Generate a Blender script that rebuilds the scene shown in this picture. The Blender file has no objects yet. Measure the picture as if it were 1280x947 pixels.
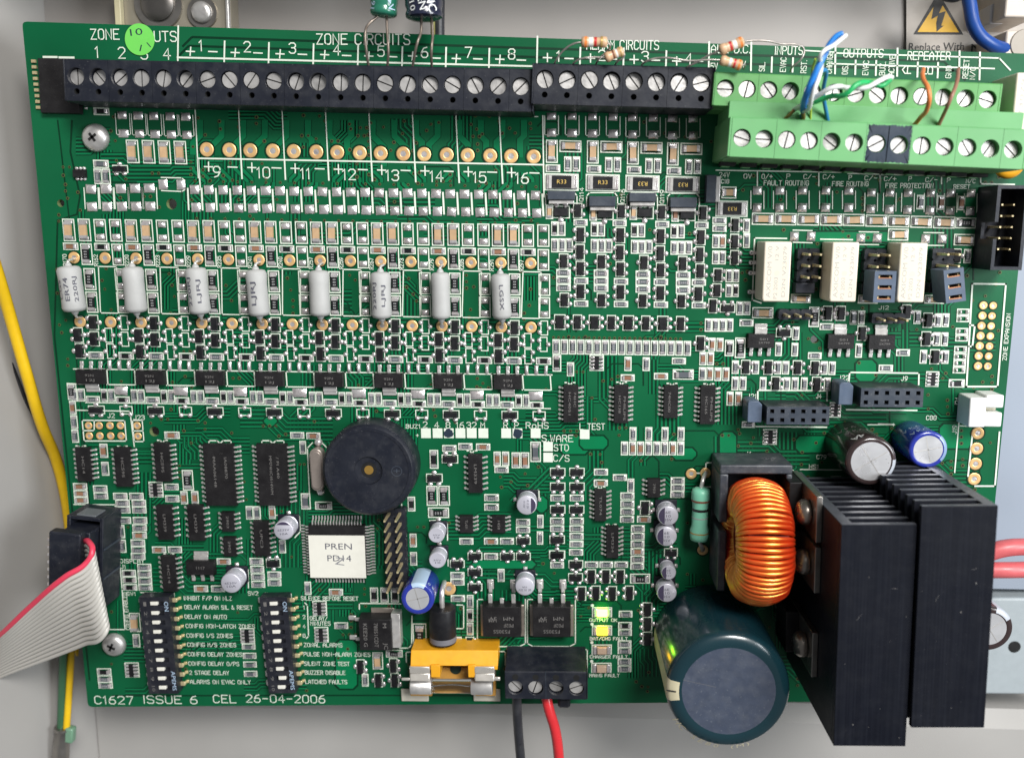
import bpy, bmesh, math, random
from mathutils import Vector, Matrix, geometry
random.seed(7)
R = math.radians
MM = 0.001
scn = bpy.context.scene

# ------------------------------------------------------------------ camera, world, lights, exposure
W0, H0, F = 1280.0, 947.0, 1115.0
CX, CY = 640.0, 473.5
HCAM = 215.0                                   # camera height over the board, mm
_n = Vector((60.0, -188.0, F)).normalized()
ZC = -_n
XC = (Vector((1, 0, 0)) - ZC * ZC.x).normalized()
YC = ZC.cross(XC)
cam = bpy.data.cameras.new('camera'); camo = bpy.data.objects.new('camera', cam)
scn.collection.objects.link(camo); scn.camera = camo
cam.sensor_width = 36; cam.sensor_fit = 'HORIZONTAL'; cam.lens = F / W0 * 36
cam.clip_start = 0.005; cam.clip_end = 20
m = Matrix(((XC.x, -XC.y, -XC.z, 0), (YC.x, -YC.y, -YC.z, 0), (ZC.x, -ZC.y, -ZC.z, HCAM * MM), (0, 0, 0, 1)))
camo.matrix_world = m
cam.dof.use_dof = True; cam.dof.focus_distance = 0.212; cam.dof.aperture_fstop = 12

w = bpy.data.worlds.new('World'); scn.world = w; w.use_nodes = True
w.node_tree.nodes['Background'].inputs[0].default_value = (0.93, 0.96, 1.0, 1)
w.node_tree.nodes['Background'].inputs[1].default_value = 0.17

def area(name, loc, target, size, power, col):
    l = bpy.data.lights.new(name, 'AREA'); l.shape = 'RECTANGLE'; l.size = size[0]; l.size_y = size[1]
    l.energy = power; l.color = col
    o = bpy.data.objects.new(name, l); scn.collection.objects.link(o); o.location = loc
    o.rotation_euler = (Vector(target) - Vector(loc)).to_track_quat('-Z', 'Y').to_euler()
    return o
area('ceiling_light', (0.30, 0.46, 0.70), (0, -0.02, 0), (0.32, 0.24), 9.6, (1.0, 0.985, 0.96))
area('window_light', (0.46, 0.03, 0.36), (0.03, -0.03, 0), (0.22, 0.22), 2.5, (0.93, 0.97, 1.0))
scn.view_settings.view_transform = 'Standard'; scn.view_settings.look = 'None'
scn.view_settings.exposure = 0.0; scn.view_settings.gamma = 1.0
scn.render.engine = 'CYCLES'
scn.cycles.max_bounces = 6; scn.cycles.caustics_reflective = False; scn.cycles.caustics_refractive = False

# ------------------------------------------------------------------ where a point of the photograph lies on the board (mm)
def P(px, py, z=0.0):
    d = Vector((px - CX, py - CY, F))
    dw = Vector((d.dot(XC), d.dot(YC), d.dot(ZC)))
    t = (z - HCAM) / dw.z
    return Vector((dw.x * t, dw.y * t, z))

def _interp(tab, v):
    if v <= tab[0][0]: return tab[0][1]
    for (a, b), (c, d) in zip(tab, tab[1:]):
        if v <= c: return b + (d - b) * (v - a) / (c - a)
    return tab[-1][1]
def sh(y): return _interp([(45, .030), (190, .023), (290, .018), (340, .0135), (475, .0125), (600, .006), (880, -.005)], y)
def sv(x): return .096 - .0001492 * (x - 60)

CR = [0.0, 0.0, 1.0]
def crop(x0, y0, s): CR[0], CR[1], CR[2] = x0, y0, s
def q(x, y): return CR[0] + x * CR[2], CR[1] + y * CR[2]
def quad(X, Y, w, h, z=0.0):
    """four corners (mm) of a rectangle drawn square to the board, sizes in photo px"""
    ax, ay = w / 2, w / 2 * sh(Y); bx, by = h / 2 * sv(X), h / 2
    return [P(X - ax + bx, Y - ay + by, z), P(X + ax + bx, Y + ay + by, z), P(X + ax - bx, Y + ay - by, z), P(X - ax - bx, Y - ay - by, z)]
def frame(X, Y, w, h, z=0.0):
    """centre (mm), turn, width and height (mm) of that rectangle"""
    ex = P(X + w / 2, Y + w / 2 * sh(Y), z) - P(X - w / 2, Y - w / 2 * sh(Y), z)
    ey = P(X - h / 2 * sv(X), Y - h / 2, z) - P(X + h / 2 * sv(X), Y + h / 2, z)
    a1 = math.atan2(ex.y, ex.x); a2 = math.atan2(ey.y, ey.x) - math.pi / 2
    return P(X, Y, z), (a1 + a2) / 2, ex.length, ey.length

# ------------------------------------------------------------------ materials
MATS = {}
def mat(name, col, rough=.5, metal=0., spec=.5, coat=0., var=.0, vscale=600., bump=0., bscale=900., dust=0., emit=None, rnd=0., alpha=None, trans=0.):
    if name in MATS: return MATS[name]
    m = bpy.data.materials.new(name); m.use_nodes = True; nt = m.node_tree; N = nt.nodes; L = nt.links
    b = N['Principled BSDF']; b.inputs['Roughness'].default_value = rough; b.inputs['Metallic'].default_value = metal
    b.inputs['Specular IOR Level'].default_value = spec; b.inputs['Coat Weight'].default_value = coat
    b.inputs['Coat Roughness'].default_value = .12; b.inputs['Transmission Weight'].default_value = trans
    tc = N.new('ShaderNodeTexCoord')
    geo = N.new('ShaderNodeNewGeometry')
    cin = N.new('ShaderNodeRGB'); cin.outputs[0].default_value = (*col, 1); out = cin.outputs[0]
    def mix(a, bcol, fac, mode='MIX'):
        x = N.new('ShaderNodeMix'); x.data_type = 'RGBA'; x.blend_type = mode
        L.new(fac, x.inputs[0]); L.new(a, x.inputs[6])
        if isinstance(bcol, tuple): x.inputs[7].default_value = (*bcol, 1)
        else: L.new(bcol, x.inputs[7])
        return x.outputs[2]
    def noise(scale, detail=3, lo=.35, hi=.65):
        n = N.new('ShaderNodeTexNoise'); n.inputs['Scale'].default_value = scale; n.inputs['Detail'].default_value = detail
        L.new(geo.outputs['Position'], n.inputs['Vector'])
        r = N.new('ShaderNodeMapRange'); r.inputs[1].default_value = lo; r.inputs[2].default_value = hi; L.new(n.outputs[0], r.inputs[0])
        return r.outputs[0]
    def scale(v, k, add=0.):
        mm_ = N.new('ShaderNodeMath'); mm_.operation = 'MULTIPLY_ADD'; L.new(v, mm_.inputs[0]); mm_.inputs[1].default_value = k; mm_.inputs[2].default_value = add
        return mm_.outputs[0]
    if var:
        out = mix(out, tuple(c * .45 for c in col), scale(noise(vscale), var))
        out = mix(out, tuple(min(1, c * 1.35 + .01) for c in col), scale(noise(vscale * .37, 2), var))
    if rnd:
        oi = N.new('ShaderNodeObjectInfo')
        out = mix(out, tuple(c * .4 for c in col), scale(oi.outputs['Random'], rnd))
    if dust:
        out = mix(out, (.42, .42, .41), scale(noise(420, 6, .45, .8), dust))
        out = mix(out, (.6, .6, .58), scale(noise(2600, 2, .68, .74), min(1, dust * 2.2)))
    L.new(out, b.inputs['Base Color'])
    if rough > .05: L.new(scale(noise(vscale * .8 if var else 350, 4, .2, .8), rough * .5, rough * .75), b.inputs['Roughness'])
    if bump:
        n = N.new('ShaderNodeTexNoise'); n.inputs['Scale'].default_value = bscale; n.inputs['Detail'].default_value = 4
        L.new(geo.outputs['Position'], n.inputs['Vector'])
        bp = N.new('ShaderNodeBump'); bp.inputs['Strength'].default_value = bump; bp.inputs['Distance'].default_value = .0002
        L.new(n.outputs[0], bp.inputs['Height']); L.new(bp.outputs[0], b.inputs['Normal'])
    if emit:
        b.inputs['Emission Color'].default_value = (*emit[0], 1); b.inputs['Emission Strength'].default_value = emit[1]
    MATS[name] = m; return m

GREEN = mat('solder_mask_over_copper', (.001, .094, .034), .33, spec=.25, coat=.0, var=.45, vscale=45, bump=.06, bscale=1500)
GAP = mat('solder_mask_over_laminate', (.0008, .030, .012), .36, spec=.25, coat=.0, var=.2, vscale=150)
TRK = mat('solder_mask_track', (.002, .150, .055), .32, spec=.25, coat=.0, var=.2, vscale=150)
EDGE = mat('laminate_edge', (.17, .22, .09), .6, var=.3)
SILK = mat('silkscreen_white', (.70, .76, .65), .6, var=.12, vscale=1500)
SOLD = mat('tinned_solder', (.90, .82, .81), .27, metal=.70, var=.55, vscale=1100, bump=.4, bscale=1400, rnd=.25)
TIN = mat('tin_plate', (.84, .80, .76), .32, metal=.65, var=.35, vscale=800, bump=.2, rnd=.2)
GOLD = mat('bare_copper_ring', (.92, .55, .24), .38, metal=.4, var=.35, vscale=700, bump=.2, rnd=.2)
BRASS = mat('gold_plated_pin', (.90, .72, .42), .28, metal=.6, var=.3)
TANC = mat('tan_ceramic', (.56, .37, .21), .45, var=.25, vscale=900, rnd=.25)
BRNC = mat('brown_ceramic', (.30, .15, .09), .45, var=.3, rnd=.3)
GRYC = mat('grey_ceramic', (.11, .12, .135), .4, var=.3, rnd=.3)
BODY = mat('black_epoxy', (.0075, .0075, .0095), .45, spec=.32, var=.3, vscale=900, dust=.015, bump=.2)
ICB = mat('chip_epoxy', (.0095, .0085, .0095), .5, spec=.3, var=.3, vscale=500, dust=.02, bump=.25, bscale=2500)
PRINT = mat('chip_print', (.15, .142, .135), .6); DIG = mat('figure_print', (.34, .34, .34), .6)
PRGOLD = mat('yellow_print', (.62, .42, .10), .5)
DPRINT = mat('dark_print', (.08, .08, .11), .6)
BLK = mat('black_plastic', (.010, .012, .020), .42, spec=.35, var=.3, vscale=220, dust=.045, bump=.12, bscale=1200)
SLATE = mat('slate_plastic', (.032, .042, .06), .45, var=.25, dust=.08, bump=.15)
HOLE = mat('dark_hole', (.004, .004, .004), .8)
GRN = mat('green_plastic', (.115, .345, .105), .36, var=.18, vscale=120, bump=.08)
GRN2 = mat('pale_green_plastic', (.135, .375, .145), .38, var=.15, vscale=120)
SCREW = mat('zinc_screw', (.66, .64, .62), .36, metal=.65, var=.6, vscale=450, bump=.25, rnd=.25)
STEEL = mat('steel', (.33, .31, .285), .35, metal=.9, var=.4, vscale=300)
CER = mat('white_cement', (.44, .44, .43), .6, var=.12, vscale=300, bump=.15)
RELW = mat('cream_plastic', (.74, .67, .55), .42, var=.08, vscale=200)
GREYP = mat('pale_grey_print', (.40, .385, .36), .6)
YELP = mat('yellow_plastic', (.80, .37, .015), .4, var=.15, bump=.1)
WHTP = mat('white_nylon', (.80, .80, .77), .4, var=.05)
ALU = mat('aluminium_can', (.60, .59, .66), .36, metal=.35, var=.15, vscale=300)
ALUT = mat('aluminium_cap', (.74, .74, .76), .3, metal=.6, var=.2, vscale=300)
HSM = mat('black_anodised', (.0045, .0055, .010), .5, spec=.16, var=.2, vscale=90, dust=.008, bump=.1)
def streaks(m, sc=(2600, 26, 60), amt=.22):
    nt = m.node_tree; N = nt.nodes; L = nt.links; b = N['Principled BSDF']; src = b.inputs['Base Color'].links[0].from_socket
    tc = N.new('ShaderNodeTexCoord'); mp = N.new('ShaderNodeMapping'); mp.inputs['Scale'].default_value = sc; L.new(tc.outputs['Object'], mp.inputs[0])
    n = N.new('ShaderNodeTexNoise'); n.inputs['Scale'].default_value = 1; n.inputs['Detail'].default_value = 5; L.new(mp.outputs[0], n.inputs['Vector'])
    r = N.new('ShaderNodeMapRange'); r.inputs[1].default_value = .45; r.inputs[2].default_value = .8; r.inputs[4].default_value = amt; L.new(n.outputs[0], r.inputs[0])
    x = N.new('ShaderNodeMix'); x.data_type = 'RGBA'; L.new(r.outputs[0], x.inputs[0]); L.new(src, x.inputs[6]); x.inputs[7].default_value = (.03, .034, .046, 1); L.new(x.outputs[2], b.inputs['Base Color'])
    n2 = N.new('ShaderNodeTexNoise'); n2.inputs['Scale'].default_value = 55; n2.inputs['Detail'].default_value = 8; n2.inputs['Roughness'].default_value = .7; L.new(tc.outputs['Object'], n2.inputs['Vector'])
    r2 = N.new('ShaderNodeMapRange'); r2.inputs[1].default_value = .58; r2.inputs[2].default_value = .9; r2.inputs[4].default_value = .16; L.new(n2.outputs[0], r2.inputs[0])
    y = N.new('ShaderNodeMix'); y.data_type = 'RGBA'; L.new(r2.outputs[0], y.inputs[0]); L.new(x.outputs[2], y.inputs[6]); y.inputs[7].default_value = (.12, .12, .14, 1); L.new(y.outputs[2], b.inputs['Base Color'])
streaks(HSM)
HSE = mat('worn_anodised_edge', (.10, .105, .125), .42, metal=.3, var=.4, vscale=500)
ENAM = mat('paint_grey', (.375, .362, .345), .5, var=.2, vscale=26, bump=.05, bscale=300)
LABEL = mat('white_label', (.76, .74, .66), .6, var=.05)

# ------------------------------------------------------------------ mesh helpers (mm in, metres out)
def link(o): scn.collection.objects.link(o); return o
def mesh(bm, name, mats, smooth=None):
    me = bpy.data.meshes.new(name)
    bmesh.ops.scale(bm, vec=(MM, MM, MM), verts=bm.verts)
    bm.normal_update(); bm.to_mesh(me); bm.free()
    for x in (mats if isinstance(mats, (list, tuple)) else [mats]): me.materials.append(x)
    if smooth is not None:
        me.shade_smooth(); me.set_sharp_from_angle(angle=R(smooth))
    return me
def ob(name, me, parent=None, loc=(0, 0, 0), rz=0., scale=None, kind=None, label=None):
    o = bpy.data.objects.new(name, me); link(o)
    o.location = Vector(loc) * MM; o.rotation_euler = (0, 0, rz)
    if scale: o.scale = scale
    if parent: o.parent = parent
    if kind: o['kind'] = kind
    if label: o['label'] = label
    return o
def part(name, bm, mats, parent, smooth=None, loc=(0, 0, 0), rz=0., kind=None, label=None, bev=0., seg=2):
    o = ob(name, mesh(bm, name, mats, smooth), parent, loc, rz, kind=kind, label=label)
    if bev:
        b = o.modifiers.new('bevel', 'BEVEL'); b.width = bev * MM; b.segments = seg; b.limit_method = 'ANGLE'; b.angle_limit = R(40)
        o.data.shade_smooth(); o.data.set_sharp_from_angle(angle=R(50))
    return o
def thing(name, label, cat, loc, rz=0., group=None):
    o = bpy.data.objects.new(name, None); link(o); o.empty_display_size = .002
    o.location = Vector(loc) * MM; o.rotation_euler = (0, 0, rz); o['label'] = label; o['category'] = cat
    if group: o['group'] = group
    return o
def box(bm, x0, y0, z0, x1, y1, z1, mi=0):
    v = [bm.verts.new(c) for c in ((x0, y0, z0), (x1, y0, z0), (x1, y1, z0), (x0, y1, z0), (x0, y0, z1), (x1, y0, z1), (x1, y1, z1), (x0, y1, z1))]
    fs = [bm.faces.new([v[i] for i in f]) for f in ((3, 2, 1, 0), (4, 5, 6, 7), (0, 1, 5, 4), (1, 2, 6, 5), (2, 3, 7, 6), (3, 0, 4, 7))]
    for f in fs: f.material_index = mi
    return v
def taper(bm, x0, y0, x1, y1, z0, z1, d, mi=0):
    v = [bm.verts.new(c) for c in ((x0, y0, z0), (x1, y0, z0), (x1, y1, z0), (x0, y1, z0), (x0 + d, y0 + d, z1), (x1 - d, y0 + d, z1), (x1 - d, y1 - d, z1), (x0 + d, y1 - d, z1))]
    for f in ((3, 2, 1, 0), (4, 5, 6, 7), (0, 1, 5, 4), (1, 2, 6, 5), (2, 3, 7, 6), (3, 0, 4, 7)):
        bm.faces.new([v[i] for i in f]).material_index = mi
def prism(bm, pts, z0, z1, mi=0, mtop=None):
    a = [bm.verts.new((x, y, z0)) for x, y in pts]; b = [bm.verts.new((x, y, z1)) for x, y in pts]
    n = len(pts)
    bm.faces.new(a[::-1]).material_index = mi; bm.faces.new(b).material_index = mi if mtop is None else mtop
    for i in range(n): bm.faces.new((a[i], a[(i + 1) % n], b[(i + 1) % n], b[i])).material_index = mi
def lathe(bm, prof, cx=0, cy=0, seg=32, mi=0, mis=None, axis='z', cz=0):
    rings = []
    for r, z in prof:
        ring = []
        for k in range(seg):
            a = 2 * math.pi * k / seg; u, v = r * math.cos(a), r * math.sin(a)
            if axis == 'z': c = (cx + u, cy + v, cz + z)
            elif axis == 'x': c = (cx + z, cy + u, cz + v)
            else: c = (cx + v, cy + z, cz + u)
            ring.append(bm.verts.new(c))
        rings.append(ring)
    for i in range(len(rings) - 1):
        mm_ = mis[i] if mis else mi
        for k in range(seg):
            bm.faces.new((rings[i][k], rings[i][(k + 1) % seg], rings[i + 1][(k + 1) % seg], rings[i + 1][k])).material_index = mm_
    bm.faces.new(rings[0][::-1]).material_index = mis[0] if mis else mi
    bm.faces.new(rings[-1]).material_index = mis[-1] if mis else mi
def well(bm, cx, cy, r, x0, y0, x1, y1, z, depth, mi=0, miw=0, mib=0, n=24):
    """a flat rectangle with a round well sunk in it"""
    ang = sorted(set([round(2 * math.pi * k / n, 5) for k in range(n)] + [round(math.atan2(yy - cy, xx - cx) % (2 * math.pi), 5) for xx in (x0, x1) for yy in (y0, y1)]))
    inn, out, low = [], [], []
    for a in ang:
        c, s = math.cos(a), math.sin(a)
        t = min(((x1 - cx) / c) if c > 1e-6 else ((x0 - cx) / c) if c < -1e-6 else 1e9, ((y1 - cy) / s) if s > 1e-6 else ((y0 - cy) / s) if s < -1e-6 else 1e9)
        inn.append(bm.verts.new((cx + r * c, cy + r * s, z))); out.append(bm.verts.new((cx + t * c, cy + t * s, z)))
        low.append(bm.verts.new((cx + r * c, cy + r * s, z - depth)))
    k = len(ang)
    for i in range(k):
        j = (i + 1) % k
        bm.faces.new((inn[i], out[i], out[j], inn[j])).material_index = mi
        bm.faces.new((low[i], inn[i], inn[j], low[j])).material_index = miw
    bm.faces.new(low).material_index = mib
def tube(name, pts, r, m, parent=None, kind=None, label=None, cyclic=False, res=3, nurbs=True):
    c = bpy.data.curves.new(name, 'CURVE'); c.dimensions = '3D'; c.bevel_depth = r * MM; c.bevel_resolution = res; c.use_fill_caps = True
    s = c.splines.new('BEZIER'); s.bezier_points.add(len(pts) - 1)
    for bp, p in zip(s.bezier_points, pts):
        bp.co = Vector(p) * MM; bp.handle_left_type = bp.handle_right_type = 'AUTO'
    s.use_cyclic_u = cyclic; c.resolution_u = 8
    c.materials.append(m)
    return ob(name, c, parent, kind=kind, label=label)
def tag(o, label, cat, group=None):
    o['label'] = label; o['category'] = cat
    if group: o['group'] = group
    return o

# text: centred at a point, scaled to a width and height once all of it exists
TEXTS = []
def text(s, m, parent, loc, w, h, rz=0., name='marking'):
    f = bpy.data.curves.new(name, 'FONT'); f.body = s; f.align_x = 'CENTER'; f.align_y = 'CENTER'; f.size = .001; f.resolution_u = 2
    f.materials.append(m)
    o = ob(name, f, parent, loc, rz); TEXTS.append((o, w, h)); return o
def fit_texts():
    bpy.context.view_layer.update()
    for o, w, h in TEXTS:
        d = o.dimensions
        ref = .00073                       # height of a capital at size .001
        sy = h * MM / ref
        sx = w * MM / max(d.x, 1e-6) if w else sy
        o.scale = (sx, sy, 1)

# stroke letters like those of a board layout program: polylines on a 4 x 6 grid
_G = {
 'A': [(0,0,0,4,2,6,4,4,4,0),(0,2.4,4,2.4)], 'B': [(0,0,0,6,3,6,4,5,4,4,3,3.2,0,3.2),(3,3.2,4,2.2,4,1,3,0,0,0)], 'C': [(4,5,3,6,1,6,0,5,0,1,1,0,3,0,4,1)],
 'D': [(0,0,0,6,2.6,6,4,4.6,4,1.4,2.6,0,0,0)], 'E': [(4,6,0,6,0,0,4,0),(0,3.2,3,3.2)], 'F': [(4,6,0,6,0,0),(0,3.2,3,3.2)], 'G': [(4,5,3,6,1,6,0,5,0,1,1,0,3,0,4,1,4,2.8,2.4,2.8)],
 'H': [(0,0,0,6),(4,0,4,6),(0,3,4,3)], 'I': [(2,0,2,6)], 'J': [(3.5,6,3.5,1,2.5,0,1.2,0,.3,1)], 'K': [(0,0,0,6),(4,6,0,2.4),(1.4,3.6,4,0)], 'L': [(0,6,0,0,4,0)],
 'M': [(0,0,0,6,2,3,4,6,4,0)], 'N': [(0,0,0,6,4,0,4,6)], 'O': [(1,0,3,0,4,1,4,5,3,6,1,6,0,5,0,1,1,0)], 'P': [(0,0,0,6,3,6,4,5,4,3.8,3,2.8,0,2.8)], 'Q': [(1,0,3,0,4,1,4,5,3,6,1,6,0,5,0,1,1,0),(2.5,1.6,4.2,-.3)],
 'R': [(0,0,0,6,3,6,4,5,4,3.9,3,3,0,3),(2.2,3,4,0)], 'S': [(4,5.2,3.2,6,.9,6,0,5.2,0,4,.9,3.2,3.2,2.8,4,2,4,.8,3.2,0,.9,0,0,.8)], 'T': [(0,6,4,6),(2,6,2,0)], 'U': [(0,6,0,1,1,0,3,0,4,1,4,6)],
 'V': [(0,6,2,0,4,6)], 'W': [(0,6,1,0,2,4,3,0,4,6)], 'X': [(0,0,4,6),(0,6,4,0)], 'Y': [(0,6,2,3,4,6),(2,3,2,0)], 'Z': [(0,6,4,6,0,0,4,0)],
 '0': [(1,0,3,0,4,1,4,5,3,6,1,6,0,5,0,1,1,0)], '1': [(.8,4.8,2,6,2,0)], '2': [(0,5,1,6,3,6,4,5,4,3.9,0,0,4,0)], '3': [(0,5.2,1,6,3,6,4,5.1,4,4,3,3.2,1.6,3.2),(3,3.2,4,2.3,4,1,3,0,1,0,0,.8)],
 '4': [(3,0,3,6,0,2,4.2,2)], '5': [(3.8,6,.4,6,.1,3.2,1.2,3.9,3,3.9,4,2.9,4,1,3,0,1,0,0,.8)], '6': [(3.4,6,1.4,5.4,0,3,0,1,1,0,3,0,4,1,4,2.4,3,3.4,1,3.4,0,2.4)], '7': [(0,6,4,6,1.4,0)],
 '8': [(1,3.2,0,4.1,0,5.1,1,6,3,6,4,5.1,4,4.1,3,3.2,1,3.2,0,2.3,0,1,1,0,3,0,4,1,4,2.3,3,3.2)], '9': [(.6,0,2.6,.6,4,3,4,5,3,6,1,6,0,5,0,3.6,1,2.6,3,2.6,4,3.6)],
 '-': [(.4,3,3.6,3)], '+': [(0,3,4,3),(2,1,2,5)], '/': [(0,0,4,6)], '.': [(.3,0,.3,.35)], '&': [(4,0,.6,4.8,.6,5.4,1.3,6,2.2,5.4,2.2,4.8,0,1.8,0,.8,.8,0,2,0,4,2.2)],
 'o': [(1,0,3,0,3.8,.9,3.8,2.9,3,3.8,1,3.8,.2,2.9,.2,.9,1,0)], ' ': []}
_bt = [0]
def stroke_text(s, m, parent, loc, w, h, rz, name='printed_text', wd=None):
    """loc mm, w total width mm (0: natural), h height mm"""
    adv = 5.7; xs, x = [], 0.0
    for c in s:
        k = {'1': 3.6, 'I': 2.6, '.': 2.2, ' ': 4.0}.get(c, adv)
        xs.append(x - (.8 if c == '1' else 1.3 if c == 'I' else 0)); x += k
    tot = x - 1.7; sy = h / 6; sx = (w / tot) if w else sy * .98
    wd = wd or max(.075, min(.132, h * .058)); bm = bmesh.new()
    for c, x0 in zip(s, xs):
        for pl in _G.get(c, []):
            pts = [Vector(((x0 + pl[i]) * sx - tot * sx / 2, (pl[i + 1] - 3) * sy, 0)) for i in range(0, len(pl), 2)]
            L, Rr = [], []
            n_ = len(pts)
            for i, p in enumerate(pts):
                d0 = (pts[i] - pts[i - 1]).normalized() if i else (pts[1] - pts[0]).normalized()
                d1 = (pts[i + 1] - pts[i]).normalized() if i < n_ - 1 else d0
                d = (d0 + d1); d = d.normalized() if d.length > .1 else d0
                k = min(1.6, 1 / max(.35, d.dot(d0))); q_ = Vector((-d.y, d.x, 0)) * wd * k
                if i == 0: p = p - d0 * wd
                if i == n_ - 1: p = p + d0 * wd
                z_ = Vector((0, 0, .0004 * (_bt[0] % 7)))
                L.append(bm.verts.new(p + q_ + z_)); Rr.append(bm.verts.new(p - q_ + z_))
            _bt[0] += 1
            for i in range(n_ - 1): bm.faces.new((Rr[i], Rr[i + 1], L[i + 1], L[i]))
    return ob(name, mesh(bm, name, m), parent, loc, rz)

# ------------------------------------------------------------------ the board
B = [(27.5, 27), (1300, 67.8), (1219, 875), (110, 883)]
BT = [P(x, y) for x, y in B]
board = thing('circuit_board', 'green printed circuit board packed with small parts and white lettering', 'circuit board', (0, 0, 0))
HOLES = [(76, 254, 4.6), (214.5, 255, 6.6), (1018.5, 424, 5.4), (193, 539, 6.2), (1132, 415, 5.5)]
def build_board():
    vs, es = [], []
    def loop(pts):
        k = len(vs); vs.extend(pts); n = len(pts)
        es.extend([(k + i, k + (i + 1) % n) for i in range(n)])
        return list(range(k, k + n))
    c = [Vector((p.x, p.y)) for p in BT]; outer = []
    for i in range(4):
        a, b_, d = c[i - 1], c[i], c[(i + 1) % 4]
        r = 1.2
        u, v = (a - b_).normalized() * r, (d - b_).normalized() * r
        for t in (0, .3, .6, 1): outer.append(b_ + u * (1 - t) ** 2 + v * t ** 2)
    loops = [loop(outer)]; hs = []
    for x, y, r in HOLES:
        p = P(x, y); rr = (P(x + r, y) - P(x - r, y)).length / 2
        hs.append((p, rr)); loops.append(loop([Vector((p.x + rr * math.cos(a), p.y + rr * math.sin(a))) for a in [2 * math.pi * k / 24 for k in range(24)]]))
    v2, e2, f2, _, _, _ = geometry.delaunay_2d_cdt(vs, es, [], 0, 1e-6)
    bm = bmesh.new()
    top = [bm.verts.new((v.x, v.y, 0)) for v in v2]; bot = [bm.verts.new((v.x, v.y, -1.6)) for v in v2]
    area_in = lambda cc: all((cc - Vector((p.x, p.y))).length > r * .97 for p, r in hs)
    from collections import Counter
    cnt = Counter(); keep = []
    for f in f2:
        cc = sum((v2[i] for i in f), Vector((0, 0))) / len(f)
        if not area_in(cc): continue
        if geometry.intersect_point_quad_2d(cc, *[Vector((p.x, p.y)) for p in BT]) == 0: continue
        keep.append(f)
        for i in range(len(f)): cnt[frozenset((f[i], f[(i + 1) % len(f)]))] += 1
    for f in keep:
        bm.faces.new([top[i] for i in f]); bm.faces.new([bot[i] for i in reversed(f)])
        for i in range(len(f)):
            a, b_ = f[i], f[(i + 1) % len(f)]
            if cnt[frozenset((a, b_))] == 1: bm.faces.new((top[b_], top[a], bot[a], bot[b_])).material_index = 1
    bmesh.ops.recalc_face_normals(bm, faces=bm.faces)
    part('laminate', bm, [GREEN, EDGE], board)
    for x, y, r in HOLES:                       # bare ring round each mounting hole
        p = P(x, y); rr = (P(x + r, y) - P(x - r, y)).length / 2
build_board()

OCC = []                      # px rectangles taken by parts, so that the loose tracks and vias keep clear of them
def occ(X, Y, w, h): OCC.append((X - w / 2, Y - h / 2, X + w / 2, Y + h / 2))
silk = bmesh.new(); dots = bmesh.new(); blobs = bmesh.new()
ZS = .16
def sline(x0, y0, x1, y1, wpx=1.3, px=False, bm=None, z=ZS):
    if not px: x0, y0 = q(x0, y0); x1, y1 = q(x1, y1)
    a, b_ = P(x0, y0, z), P(x1, y1, z); d = b_ - a
    if d.length < 1e-6: return
    wd = wpx * .098; n = Vector((-d.y, d.x, 0)).normalized() * wd; t = d.normalized() * wd
    bm = silk if bm is None else bm
    f = bm.faces.new([bm.verts.new(c) for c in (a - n - t, b_ - n + t, b_ + n + t, a + n - t)])
_ol = [0]
def outline(X, Y, w, h, wpx=1.3):
    _ol[0] += 1; z = ZS + (_ol[0] % 9) * .0015
    c = [(X - w / 2 + h / 2 * sv(X), Y - w / 2 * sh(Y) + h / 2), (X + w / 2 + h / 2 * sv(X), Y + w / 2 * sh(Y) + h / 2),
         (X + w / 2 - h / 2 * sv(X), Y + w / 2 * sh(Y) - h / 2), (X - w / 2 - h / 2 * sv(X), Y - w / 2 * sh(Y) - h / 2)]
    o = [P(x, y, z) for x, y in c]; cen = sum(o, Vector()) / 4
    wd = wpx * .205
    inn = []
    for i in range(4):
        a, b_, d = o[i - 1], o[i], o[(i + 1) % 4]
        inn.append(b_ + (a - b_).normalized() * wd + (d - b_).normalized() * wd)
    vo = [silk.verts.new(p) for p in o]; vi = [silk.verts.new(p) for p in inn]
    for i in range(4): silk.faces.new((vo[i], vo[(i + 1) % 4], vi[(i + 1) % 4], vi[i]))
def btext(s, x, y, w, h, rot=0, px=False, m=None, wf=1.0):
    """printed lettering on the board: centre, width and height in crop units"""
    X, Y = (x, y) if px else q(x, y); k = 1 if px else CR[2]
    c, a, _, _ = frame(X, Y, 10, 10)
    mmx = (P(X + 5, Y) - P(X - 5, Y)).length / 10
    stroke_text(s, m or SILK, board, (c.x, c.y, ZS + .012), w * k * mmx if w else 0, h * k * mmx, a + R(rot))
    if rot == 0 and w: occ(X, Y, w * k, h * k)

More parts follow.
